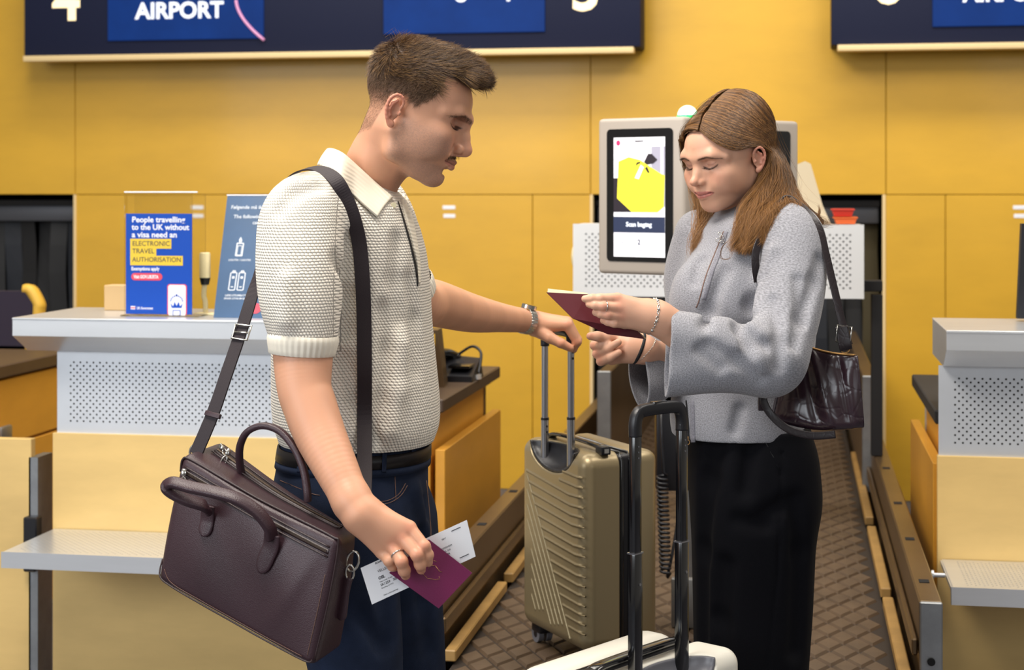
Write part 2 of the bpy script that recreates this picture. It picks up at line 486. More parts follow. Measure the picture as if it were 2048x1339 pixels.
gate_sign(1663, 2330, 90, 'navy wall sign at the top right corner, over the right counter', [(1865, 2190, 54)],
          [('6', 1746, 6, 84, 'lamp_text', 'LEFT')], 1675, 2310, [('AIRPORT', 1926, 4, 33, 'screen_text', 'LEFT')])

sg = bpy.data.objects['gate_sign']; g = G(); arc = []
for a in np.linspace(0, 1, 14):
    q = atY(472+56*a**1.8, 80*a, 8.345); arc.append(q)
M('arc_glow', 'c98ab0', .4, emit=('c98ab0', .5)); g.tube(arc, .008, 6); g.out('screen_arc', 'arc_glow', sg, smooth=True)
# ------------------------------------------------------------------ conveyor
BZ, RZ = .43, .62
t = thing('conveyor', (-.27, 5.0, 0), 'wide baggage belt with diamond tread running back to the wall', 'conveyor')
g = G(); g.box((-.815, 3.76, BZ-.06), (.238, 8.75, BZ-.006)); g.out('belt', 'belt_groove', t)
g = G(); pw, pl = .072, .135; gap = .0055
V = []; Fc = []
for i in range(-1, 16):
    for j in range(0, 73):
        cx = -.815+pw*(i+.5)+(pw/2 if j % 2 else 0); cy = 3.83+pl/2*j
        if cx-pw/2 < -.83 or cx+pw/2 > .25 or cy > 8.7: continue
        n = len(V); z0 = BZ-.006; z1 = BZ
        for (hx, hy, z) in ((pw/2-gap*.5, pl/2-gap*1.0, z0), (pw/2-gap*1.6, pl/2-gap*3.0, z1)):
            V += [(cx-hx, cy, z), (cx, cy-hy, z), (cx+hx, cy, z), (cx, cy+hy, z)]
        V.append((cx, cy, z1+.0012))
        for k in range(4): Fc.append((n+k, n+(k+1) % 4, n+4+(k+1) % 4, n+4+k)); Fc.append((n+4+k, n+4+(k+1) % 4, n+8))
g.add(V, Fc); tag(g.out('belt_tread', 'belt', t), kind='stuff')
g = G(); g.box((-.84, 3.95, .02), (.27, 8.5, BZ-.061)); g.out('belt_frame', 'bronze_metal', t)
for s, xi, xo in ((-1, -.853, -.905), (1, .283, .335)):
    nm = 'side_rail'
    g = G(); g.box((xi, 3.92, .02), (xo, 8.5, RZ), .004, 1); o = g.out(nm, 'bronze_metal', t)
    g = G(); g.box((xi-.001*s*-1, 3.905, .02), (xo, 3.919, RZ+.001), .003, 1); g.out('end_plate', 'galv', t)
    g = G(); g.cyl(((xi+xo)/2, 3.9045, RZ-.135), ((xi+xo)/2, 3.9, RZ-.135), .009); g.out('bolt_hole', 'dark_void', t)
    for yy in (4.12, 4.62, 5.15, 5.8):
        g = G(); g.box(((xi+xo)/2-.012, yy-.016, RZ), ((xi+xo)/2+.012, yy+.016, RZ+.0015)); g.out('bolt', 'dark_void', t)
    for (y0, y1) in ((3.9, 4.62), (4.72, 5.6), (5.75, 7.2)):
        xa = xi-s*.018; xb = xi-s*.047
        g = G(); g.box((xa, y0, BZ+.002), (xb, y1, BZ+.03), .003, 1); g.out('edge_strip', 'strip_wood', t)
    g = G(); g.box((xi-s*.002, 3.93, BZ+.06), (xi-s*.016, 7.4, BZ+.10), .004, 1); g.out('guide_bar', 'bronze_metal', t)
for xx, s in ((wx(1200)*0+atY(1196, 800, 6.4)[0], 1), (atY(1752, 800, 6.4)[0], -1)):
    g = G(); z1 = atY(1200, 742, 6.4)[2]; g.box((xx, 6.4, BZ), (xx+.05*s, 8.5, z1), .004, 1); g.out('guard_plate', 'bronze_metal', t)
    g = G(); g.box((xx-.002*s, 6.385, BZ), (xx+.052*s, 6.399, z1+.002), .003, 1); g.out('guard_end', 'galv', t)

# ------------------------------------------------------------------ check-in counters
def counter(xl, xr, lab, top_l, top_r, panels, shelf, knob=False):
    YP = 4.72
    t = thing('checkin_counter', ((xl+xr)/2, 4.9, 0), lab, 'counter')
    zt = 1.19
    g = G()
    prof = [(4.6, zt), (4.6, zt-.052), (4.7, zt-.105), (5.06, zt-.105), (5.06, zt)]
    poly = [np.array([top_l, y, z]) for y, z in prof][::-1]
    g.prism(poly, (top_r-top_l, 0, 0)); g.out('countertop', 'steel', t)
    g = G(); g.box((top_l-.001, 4.597, zt-.004), (top_r+.001, 5.06, zt+.002), .0015, 1); g.out('top_sheet', 'steel', t)
    zp1 = zt-.105; zp0 = .835
    perforated('perforated_panel', 'perf_steel', (xl, YP, zp0), X_, Z_, xr-xl, zp1-zp0, t, margin=.03)
    for (a, b, z0, z1) in panels:
        g = G(); g.box((a, YP-.012, z0), (b, YP+.012, z1), .0015, 1); g.out('wood_panel', 'ply', t)
    g = G(); g.box((xl+.03, YP+.03, .0), (xr-.03, 4.79, zp1)); g.out('carcass', 'desk_wood', t)
    (sa, sb, sz) = shelf
    sh = G(); y0 = 4.37
    sh.prism([np.array([sa, y, z]) for y, z in ((y0, sz+.001), (y0, sz-.045), (y0+.02, sz-.048), (y0+.03, sz-.012), (YP-.014, sz-.012), (YP-.014, sz-.003), (y0+.02, sz-.003))][::-1], (sb-sa, 0, 0))
    s_ = sh.out('bag_shelf', 'steel', t)
    perforated('perforated_top', 'steel', (sa+.004, y0+.004, sz), X_, Y_, sb-sa-.008, YP-.02-y0, s_, pitch=.021, r=.003, margin=.02, back=False)
    if knob:
        g = G(); z = sz+.0; y = 4.55
        g.cyl((sa-.001, y, z-.01), (sa-.035, y, z-.01), .006); g.cyl((sa-.03, y, z-.01), (sa-.036, y, z-.01), .013); g.out('end_bolt', 'steel', s_, smooth=False)
    return t
xw = atY(105, 1000, 4.708)[0]
tl = atY(25, 650, 4.6)[0]
counter(-2.215, -1.12, 'check-in counter behind the man, with steel top and perforated front', tl, -1.15,
        [(xw, -1.12, .02, .835)], (atY(2, 1105, 4.37)[0], -1.1, .545))
xw2 = atY(1875, 1000, 4.708)[0]
counter(atY(1877, 800, 4.72)[0], 2.1, 'check-in counter at the right edge with perforated steel front', atY(1893, 660, 4.6)[0], 2.15,
        [(xw2, 2.1, .02, .835)], (atY(1903, 1158, 4.37)[0], 2.08, .55), knob=True)

# neighbouring panel unit at the far left edge
t = thing('plywood_divider', (-2.7, 4.72, 0), 'pale plywood panel at the left edge of the picture', 'panel')
g = G(); g.box((-3.3, 4.70, .02), (atY(62, 900, 4.7)[0], 4.73, .815), .0015, 1); g.out('board', 'ply', t)
xe = atY(63, 900, 4.72)[0]
g = G(); g.box((xe+.001, 4.70, .02), (xe+.03, 4.80, .76)); g.out('upright', 'galv', t)
g = G(); g.box((xe+.001, 4.66, .50), (xe+.045, 4.699, .585), .004, 1); g.box((xe+.001, 4.66, .42), (xe+.04, 4.699, .46), .004, 1); g.out('bracket', 'black_plastic', t)

# agents' desks behind the counters
def desk(X, side, y0, y1, lab, steel, far, toe=True):
    """face plane at x = X; body lies towards `side` (-1 left, +1 right)"""
    t = thing('desk_cabinet', (X+side*.3, (y0+y1)/2, 0), lab, 'cabinet')
    zt = .95
    g = G(); g.box((X-side*.03, y0, zt-.04), (X+side*.65, y1+.02, zt), .004, 1); g.out('worktop', far, t)
    g = G(); g.box((X-side*.0, y0, zt-.058), (X+side*.64, y1, zt-.041)); g.out('worktop_edge', 'desk_wood', t)
    g = G(); g.box((X+side*.01, y0, .05), (X+side*.6, y1-.09, zt-.059), .002, 1); g.out('body', 'desk_wood', t)
    g = G(); g.box((X+side*.008, y1-.085, .4), (X+side*.035, y1-.05, zt-.06), .003, 1); g.out('post', steel, t)
    g = G(); g.box((X+side*.04, y1-.08, .4), (X+side*.4, y1-.01, zt-.06)); g.out('end_panel', 'desk_wood', t)
    g = G(); g.box((X-side*.035, y0, .17), (X-side*.005, y1, .80), .002, 1); g.out('front_panel', 'desk_wood', t)
    return t
desk(-1.06, -1, 4.80, 5.74, 'wooden desk cabinet beyond the man, beside the belt', 'bronze_metal', 'worktop')
t = desk(.42, 1, 4.80, 5.72, 'wooden desk cabinet behind the right counter', 'steel', 'rubber')
# drawer cabinet of the left desk
t = thing('drawer_cabinet', (-3.1, 5.7, 0), 'wooden drawer cabinet behind the counter, under the dark chair', 'cabinet')
Xd = -2.80
g = G(); g.box((Xd-.7, 4.9, .905), (Xd+.02, 6.08, .95), .004, 1); g.out('worktop', 'worktop', t)
g = G(); g.box((Xd-.68, 4.9, .0), (Xd-.02, 6.04, .904)); g.out('body', 'desk_wood', t)
g = G(); g.box((Xd-.018, 4.92, .66), (Xd, 6.03, .895), .003, 1); g.out('drawer', 'desk_wood', t)
d_ = G(); d_.box((Xd-.018, 4.92, .22), (Xd, 6.03, .65), .003, 1); d_ = d_.out('drawer', 'desk_wood', t)
c = atX(4, 862, Xd); g = G(); g.box((Xd+.001, c[1]-.04, c[2]-.04), (Xd+.02, c[1]+.045, c[2]+.02), .008); g.out('handle', 'galv', d_, auto=40)

# chair behind the left desk: seat back only shows, the rest stands behind the cabinet
t = thing('office_chair', (-3.25, 6.65, 0), 'dark purple chair back with a yellow wooden rim at the left edge', 'chair')
Yc = 6.6; a = atY(-130, 582, Yc); b = atY(66, 577, Yc); zb = .86; za = a[2]
poly = [(a[0], zb), (b[0]-.06, zb), (b[0]-.0, zb+.1), (b[0], za-.05), (b[0]-.04, za+.004), (a[0], za)]
g = G(); g.prism([np.array([x, Yc, z]) for x, z in poly][::-1], (0, .05, 0)); g.out('seat_back', 'chair_dark', t)
path = [(b[0]-.06, zb-.02), (b[0]+.0, zb+.08), (b[0]+.012, zb+.2), (b[0]+.012, za-.05), (b[0]-.02, za+.005), (b[0]-.05, za+.012)]
g = G(); g.tube(cat_([np.array([x, Yc+.03, z]) for x, z in path], 6), .02, 8, ell=(.022, .034), up=(0, 1, 0)); g.out('rim', 'yellow_wood', t, smooth=True)
xm = (a[0]+b[0])/2
g = G(); g.box((xm-.28, Yc-.42, .44), (xm+.28, Yc+.03, .5), .02); g.out('seat', 'chair_dark', t, auto=40)
for sx in (-.25, .25):
    for sy in (-.38, .0): g = G(); g.cyl((xm+sx, Yc+sy, 0), (xm+sx, Yc+sy, .44), .016); g.out('leg', 'yellow_wood', t, smooth=True)
g = G(); g.box((xm-.2, Yc+.0, .5), (xm+.2, Yc+.04, zb+.05)); g.out('back_support', 'yellow_wood', t)

# things on the left counter ------------------------------------------------
zt = 1.1925
# acrylic stand with poster
Ys = 4.72
def pl(px, py, Y=Ys): return atY(px, py, Y)
t = thing('acrylic_stand', (pl(320, 635)[0], Ys+.02, zt), 'clear acrylic sign holder with a blue travel notice', 'sign holder')
a = pl(248, 634); b = pl(384, 634); ztop_ = pl(320, 384)[2]
xR = pl(398, 500)[0]
for (y, x0, x1) in ((Ys+.002, a[0], b[0]), (Ys+.055, a[0]+.012, xR)):
    g = G(); g.box((x0, y, zt), (x1, y+.0025, ztop_-(.0 if y < Ys+.01 else .004)), .0006, 1); g.out('pane', 'acrylic', t)
g = G(); g.tube([(a[0], Ys+.003, ztop_), (xR, Ys+.055, ztop_)][:0] or [(a[0], Ys+.003, ztop_), (b[0]+.016, Ys+.003, ztop_)], .0022, 8); g.out('top_edge', 'poster_white', t)
g = G(); g.box((a[0]-.004, Ys-.02, zt), (xR+.004, Ys+.07, zt+.004), .001, 1); g.out('foot_plate', 'acrylic', t)
# poster (real flat sheet)
p0 = pl(252, 631); p1 = pl(384, 631); pt_ = pl(320, 427)
pw_ = p1[0]-p0[0]; ph_ = pt_[2]-(zt+.006); o = np.array([p0[0], Ys, zt+.006])
po = G(); po.box((o[0], Ys-.001, o[2]), (p1[0], Ys+.001, pt_[2])); po = po.out('poster', 'poster_blue', t)
def Q(px, py):   # pixel on the poster -> local metres
    q = pl(px, py); return (q[0]-o[0], q[2]-o[2])
oo = np.array([o[0], Ys-.0012, o[2]])
k = pw_/132.
for s, px, py, wd, hh in (('People travelling', 264, 444, 106, 11), ('to the UK without', 264, 459, 115, 11), ('a visa need an', 264, 474, 90, 11)):
    x, y = Q(px, py); text('lettering', s, hh*k, 'poster_white', oo+X_*x+Z_*y, X_, Z_, po, width=wd*k, bold=.03)
x0, y0 = Q(261, 477); x1, _ = Q(343, 477); x2, _ = Q(313, 477); x3, _ = Q(366, 477)
ya, yb, yc = Q(0, 495)[1], Q(0, 509)[1], Q(0, 528)[1]
flat('highlight', 'poster_yellow', oo, X_, Z_, [(x0, yc), (x3, yc), (x3, yb), (x2, yb), (x2, ya), (x1, ya), (x1, y0), (x0, y0)], po)
for s, px, py, wd in (('ELECTRONIC', 265, 491, 74), ('TRAVEL', 265, 506, 44), ('AUTHORISATION', 265, 523, 97)):
    x, y = Q(px, py); text('lettering', s, 9.5*k, 'poster_navy_text', oo+X_*x+Z_*y-Y_*.0008, X_, Z_, po, width=wd*k, bold=.0)
x, y = Q(263, 540); text('lettering', 'Exemptions apply', 7*k, 'poster_white', oo+X_*x+Z_*y, X_, Z_, po, width=56*k, bold=.03)
xa, ya = Q(263, 560); xb, yb = Q(325, 546)
r_ = (yb-ya)/2
pts = [(xb-r_+r_*math.sin(t_), ya+r_-r_*math.cos(t_)) for t_ in np.linspace(0, math.pi, 9)]+[(xa+r_-r_*math.sin(t_), ya+r_+r_*math.cos(t_)) for t_ in np.linspace(0, math.pi, 9)]
flat('red_button', 'poster_red', oo, X_, Z_, pts, po)
x, y = Q(268, 556); text('lettering', 'Visit GOV.UK/ETA', 6.5*k, 'poster_white', oo+X_*x+Z_*y-Y_*.0008, X_, Z_, po, width=50*k, bold=.04)
x, y = Q(274, 618); text('lettering', 'UK Government', 5*k, 'poster_white', oo+X_*x+Z_*y, X_, Z_, po, width=32*k, bold=.02)
xa, ya = Q(262, 618); flat('flag', 'poster_white', oo, X_, Z_, [(xa, ya), (xa+9*k, ya), (xa+9*k, ya+6*k), (xa, ya+6*k)], po)
flat('flag_cross', 'poster_red', oo-Y_*.0008, X_, Z_, [(xa, ya+2*k), (xa+9*k, ya+2*k), (xa+9*k, ya+4*k), (xa, ya+4*k)], po)
def rr(x0, y0, x1, y1, r):
    pts = []
    for cx, cy, a0 in ((x1-r, y1-r, 0), (x0+r, y1-r, 90), (x0+r, y0+r, 180), (x1-r, y0+r, 270)):
        for q in range(5): a = math.radians(a0+q*22.5); pts.append((cx+r*math.cos(a), cy+r*math.sin(a)))
    return pts
xa, ya = Q(335, 631); xb, yb = Q(374, 568)
flat('phone_edge', 'poster_red', oo, X_, Z_, rr(xa, ya+.001, xb, yb, .008), po)
flat('phone_face', 'poster_white', oo-Y_*.0008, X_, Z_, rr(xa+2*k, ya+.001, xb-2*k, yb-1.5*k, .007), po)
xa, ya = Q(354, 590)
for m_, (dx, dy, rr_) in enumerate([(0, 0, 2.2)]+[(12*math.cos(a), -12+12*math.sin(a)*.9, 1.5) for a in np.linspace(.15, math.pi-.15, 9)]):
    flat('crown_dot', 'poster_blue', oo-Y_*.0016, X_, Z_, [(xa+(dx+rr_*math.cos(b))*k, ya+(dy+rr_*math.sin(b))*k) for b in np.linspace(0, 5.6, 7)], po)
flat('crown_base', 'poster_blue', oo-Y_*.0016, X_, Z_, [(xa-10*k, ya-24*k), (xa+10*k, ya-24*k), (xa+12*k, ya-15*k), (xa+7*k, ya-21*k), (xa+4*k, ya-12*k), (xa, ya-20*k), (xa-4*k, ya-12*k), (xa-7*k, ya-21*k), (xa-12*k, ya-15*k)], po)
for ins in (0, 1.6):
    flat('document_icon', 'poster_blue' if ins == 0 else 'poster_white', oo-Y_*(.0016+.0007*(ins > 0)), X_, Z_, rr(xa-(8-ins)*k, ya-(39-ins)*k, xa+(8-ins)*k, ya-(28+ins)*k, .0015), po)
# cardboard box behind it
t = G(); a = atY(208, 628, 4.93); b = atY(262, 628, 4.93); t.box((a[0], 4.93, zt), (b[0], 5.0, atY(208, 570, 4.93)[2]), .002, 1)
tag(t.out('cardboard_box', 'card'), 'small brown cardboard box behind the acrylic holder', 'box')
# white capped pole on the counter
t = thing('desk_beacon', (atY(410, 630, 4.8)[0], 4.8, zt), 'small cream capped rod on a square foot beside the acrylic holder', 'rod')
x = atY(410, 600, 4.8)[0]; zz = lambda py: atY(410, py, 4.8)[2]
g = G(); g.tube(cat_([(x+.002, 4.8, zt), (x+.001, 4.8, zt+.04), (x-.004, 4.8, zz(590)), (x, 4.8, zz(562))], 4), .0078, 10); g.out('stem', 'cream_plastic', t, smooth=True)
g = G(); g.tube([(x, 4.8, zz(507)+.004), (x, 4.8, zz(507)), (x, 4.8, zz(555))][::-1], [.0165, .0165, .013], 18); g.out('cap', 'cream_plastic', t, auto=50)
g = G(); g.cyl((x, 4.8, zz(555)), (x, 4.8, zz(569)), .0165, r2=.012); g.out('collar', 'black_matte', t, auto=40)
g = G(); g.box((x-.03, 4.785, zt), (x+.045, 4.83, zt+.006), .002, 1); g.out('foot', 'cream_plastic', t)
# leaning blue information sign
t = thing('information_board', (atY(490, 630, 4.7)[0], 4.72, zt), 'blue leaning board with lighter and battery symbols behind the man', 'sign')
bl = atY(427, 632, 4.70); br_ = bl+np.array([.235, 0, 0]); tl_ = atY(455, 390, 4.86); tl_[1] = 4.86
v_ = tl_-np.array([bl[0], 4.70, zt]); bl = np.array([bl[0], 4.70, zt]); 
n_ = np.array([0, -v_[2], v_[1]]); n_ /= np.linalg.norm(n_)
if n_[1] > 0: n_ = -n_
tr_ = tl_+np.array([.19, 0, 0])
g = G(); g.prism([bl, bl+X_*.235, tr_, tl_], -n_*.004); g.out('board', 'sign_blue', t)
g = G(); g.box(tl_-np.array([.001, .003, .002]), tr_+np.array([.001, .003, .002])); g.out('board_edge', 'poster_white', t)
g = G(); g.prism([tl_+X_*.01-n_*.008, tr_-X_*.01-n_*.008, tr_-X_*.0+Y_*.12-Z_*(tl_[2]-zt), tl_+Y_*.12-Z_*(tl_[2]-zt)], (0, .003, 0)); g.out('back_leg', 'sign_blue', t)
vu = v_.copy(); vu[0] = 0; L_ = np.linalg.norm(vu); vu /= L_
def S(px, py):
    f_ = (632-py)/242.; x = atY(px, py, 4.7+.16*f_)[0]
    return np.array([x, 4.70+f_*.16, zt+f_*(tl_[2]-zt)])+n_*.0008
for s, px, py, h_, al in (('Følgende må ikke', 462, 418, 8, 'LEFT'), ('The following may not be', 467, 437, 8, 'LEFT'), ('carried in', 505, 449, 8, 'LEFT'), ('LIGHTER / LIGHTER', 457, 522, 4, 'LEFT'), ('LØSE LITIUMBATTERI', 450, 591, 4, 'LEFT'), ('SPARE LITHIUM BATT.', 448, 597, 4, 'LEFT')):
    text('lettering', s, h_/F*4.9, 'sign_text', S(px, py), X_, vu, t, al, bold=.01)
kk = 4.85/F
def ring(name, o_, x0, y0, x1, y1, r, wd, m='sign_text'):
    A_ = rr(x0*kk, y0*kk, x1*kk, y1*kk, r*kk); B_ = rr((x0+wd)*kk, (y0+wd)*kk, (x1-wd)*kk, (y1-wd)*kk, max(r-wd, .3)*kk)
    g = G(); n = len(A_); V = [o_+X_*a+vu*b+n_*.0006 for a, b in A_+B_]
    g.add(V, [(i, (i+1) % n, n+(i+1) % n, n+i) for i in range(n)]); g.out(name, m, t)
o_ = S(470, 513); ring('lighter_symbol', o_, 0, 0, 16, 30, 2, 2.2); ring('lighter_symbol', o_, 3, 2, 13, 24, 1, 1.3)
flat('flame_symbol', 'sign_text', o_, X_, vu, [(a*kk, b*kk) for a, b in ((5, 31), (8, 30), (11, 33), (10, 38), (7, 43), (4, 37))], t)
for dx in (0, 17):
    o_ = S(456+dx, 580); ring('battery_symbol', o_, 0, 0, 15, 40, 3, 2); ring('battery_symbol', o_, 4, 40, 11, 44, 1, 1.5)
    flat('battery_mark', 'sign_text', o_, X_, vu, [(a*kk, b*kk) for a, b in ((5, 26), (10, 26), (10, 31), (5, 31))], t)
    flat('battery_mark', 'sign_text', o_, X_, vu, [(a*kk, b*kk) for a, b in ((5, 7), (10, 7), (10, 9), (5, 9))], t)
o_ = S(512, 614); flat('red_dot', 'poster_red', o_, X_, vu, [(11*kk*math.cos(a), 11*kk*math.sin(a)) for a in np.linspace(0, 6.0, 16)], t)

# telephone and tape dispenser on the desk behind the man
t = thing('desk_phone', (-1.28, 5.35, .95), 'black desk telephone on the cabinet beyond the man', 'telephone')
c = atY(905, 742, 5.35)
g = G(); A_ = [X_*.96+Y_*.28, -X_*.28+Y_*.96, Z_]
c0 = np.array([c[0], 5.35, .95])
g.hexa([c0+np.array(q) for q in ((-.11, -.10, 0), (.085, -.10, 0), (.085, .10, 0), (-.11, .10, 0), (-.11, -.10, .02), (.085, -.10, .018), (.075, .10, .060), (-.10, .10, .075))]); g.out('base', 'black_plastic', t)
g = G(); hp = cat_([c0+np.array(q) for q in ((-.095, -.09, .055), (-.085, -.05, .078), (-.06, .0, .085), (-.035, .05, .082), (-.02, .09, .068))], 5)
g.tube(hp, .016, 10, ell=(.026, .013), up=(0, 0, 1)); g.ball(hp[0]-np.array([0, 0, .008]), .027, 2, None, (1.2, 1, .7)); g.ball(hp[-1]-np.array([0, 0, .004]), .027, 2, None, (1.2, 1, .7)); g.out('handset', 'black_gloss', t, smooth=True)
g = G(); g.obox(c0+np.array([.035, -.01, .045]), np.eye(3), (.035, .06, .004)); g.out('keypad', 'black_gloss', t)
g = G(); g.tube(cat_([c0+np.array(q) for q in ((.0, .09, .07), (.05, .08, .10), (.085, .05, .085), (.09, .02, .05), (.088, 0, .02))], 6), .005, 6); g.out('cord', 'black_plastic', t, smooth=True)
c1 = atY(950, 737, 5.35); g = G(); g.cyl((c1[0], 5.35, .9505), (c1[0], 5.35, .965), .022, 20); tag(g.out('tape_roll', 'steel', auto=40), 'small metal disc on the desk corner beside the phone', 'disc')
t = thing('ticket_printer', (-1.35, 5.1, .95), 'narrow grey-brown ticket box half hidden by the knit shirt', 'printer')
a = atY(871, 745, 5.1); b = atY(889, 745, 5.1); z1 = atY(880, 660, 5.1)[2]
g = G(); g.hexa([(a[0]-.08, 5.1, .95), (b[0], 5.1, .95), (b[0]-.01, 5.2, .95), (a[0]-.08, 5.2, .95), (a[0]-.08, 5.1, z1), (b[0]-.022, 5.1, z1), (b[0]-.03, 5.2, z1), (a[0]-.08, 5.2, z1)]); g.out('case', 'bronze_metal', t)
g = G(); g.box((a[0]-.07, 5.098, z1-.05), (b[0]-.03, 5.0995, z1-.012)); g.out('yellow_label', 'yellow_wood', t)

# monitor on the right desk
t = thing('monitor', (1.45, 5.2, 1.19), 'black monitor seen from behind at the right edge', 'monitor')
a = atY(2035, 632, 4.95); zb = 1.2; zt_ = atY(2038, 447, 4.95)[2]
g = G(); g.hexa([(a[0], 4.95, zb), (a[0]+.5, 5.0, zb), (a[0]+.5, 5.03, zb), (a[0], 4.99, zb), (a[0]+.012, 4.95, zt_), (a[0]+.5, 5.0, zt_), (a[0]+.5, 5.03, zt_), (a[0]+.012, 4.99, zt_)]); g.out('screen_shell', 'black_plastic', t)
g = G(); g.box((a[0]+.2, 5.0, 1.2), (a[0]+.3, 5.055, 1.3)); g.box((a[0]+.12, 4.95, 1.1935), (a[0]+.38, 5.05, 1.2)); g.out('stand', 'black_plastic', t)

# ------------------------------------------------------------------ bag-drop gate with kiosk
YG = 5.95
t = thing('gate_housing', (-.28, YG, BZ), 'white perforated metal gate box across the belt behind the woman', 'gate')
a = atY(1146, 596, YG); b = atY(1728, 596, YG); z0 = atY(1400, 594, YG)[2]; z1 = atY(1400, 448, YG)[2]
g = G(); g.box((a[0]+.002, YG+.006, z0+.002), (b[0]-.002, YG+.26, z1-.002), .004); g.out('box', 'white_perf', t, auto=40)
perforated('perforated_front', 'white_perf', (a[0], YG, z0), X_, Z_, b[0]-a[0], z1-z0, t, pitch=.0235, r=.0042, margin=.03, back=False)
g = G(); g.box((a[0]+.03, YG+.0035, z0+.03), (b[0]-.03, YG+.0055, z1-.03)); g.out('backing', 'galv', t)
g = G(); g.ball((a[0]-.0, YG+.06, (z0+z1)/2+.01), .03, 2, None, (.5, 1, 1.5)); g.out('end_cap', 'cream_plastic', t, smooth=True)
for xx in (.29,):
    g = G(); g.box((xx-.02, YG+.1, RZ+.001), (xx+.02, YG+.16, z0+.01), .003, 1); g.box((xx-.02 if xx > 0 else xx, YG+.1, z0-.001), (b[0] if xx > 0 else a[0]+.02, YG+.16, z0+.02)) if 0 else None
    g.out('post', 'black_matte', t)
for xa, xb in ((b[0]-.03, .31),):
    g = G(); g.box((xa, YG+.1, z0+.02), (xb, YG+.16, z0+.06), .003, 1); g.out('bracket', 'black_matte', t)
# sail-shaped fin on the gate box
sx0 = atY(1596, 447, YG+.05)[0]; sx1 = atY(1662, 447, YG+.05)[0]; sz = atY(1610, 322, YG+.05)[2]
g = G(); pr = [(sx0-.12, z1), (sx1, z1), (sx1-.03, z1+.07), (sx0+.045, sz-.01), (sx0+.025, sz), (sx0+.0, sz-.01), (sx0-.12, z1+.12)]
g.prism([np.array([x, YG+.05, z]) for x, z in pr][::-1], (0, .09, 0)); tag(g.out('side_fin', 'frost'), 'beige sail-shaped fin standing on the white gate box', 'fin')
# orange and red trays on the gate box
for nm, c_, x0p, x1p, dz0, dz1, mm, lab in (('tray', 0, 1672, 1712, 0.001, .026, 'orange', 'orange tray on the white gate box, lower of two'), ('tray', 1, 1668, 1706, .028, .055, 'red', 'red tray on top of the orange tray')):
    xa, xb = atY(x0p, 440, YG+.1)[0], atY(x1p, 440, YG+.1)[0]
    g = G(); zz0, zz1 = z1+dz0, z1+dz1
    g.hexa([(xa, YG+.04, zz0), (xb-.006, YG+.04, zz0), (xb-.006, YG+.2, zz0), (xa, YG+.2, zz0), (xa-.006, YG+.034, zz1-.006), (xb, YG+.034, zz1-.006), (xb, YG+.206, zz1-.006), (xa-.006, YG+.206, zz1-.006)])
    g.box((xa-.01, YG+.03, zz1-.005), (xb+.004, YG+.21, zz1)); tag(g.out(nm, mm), lab, 'tray')

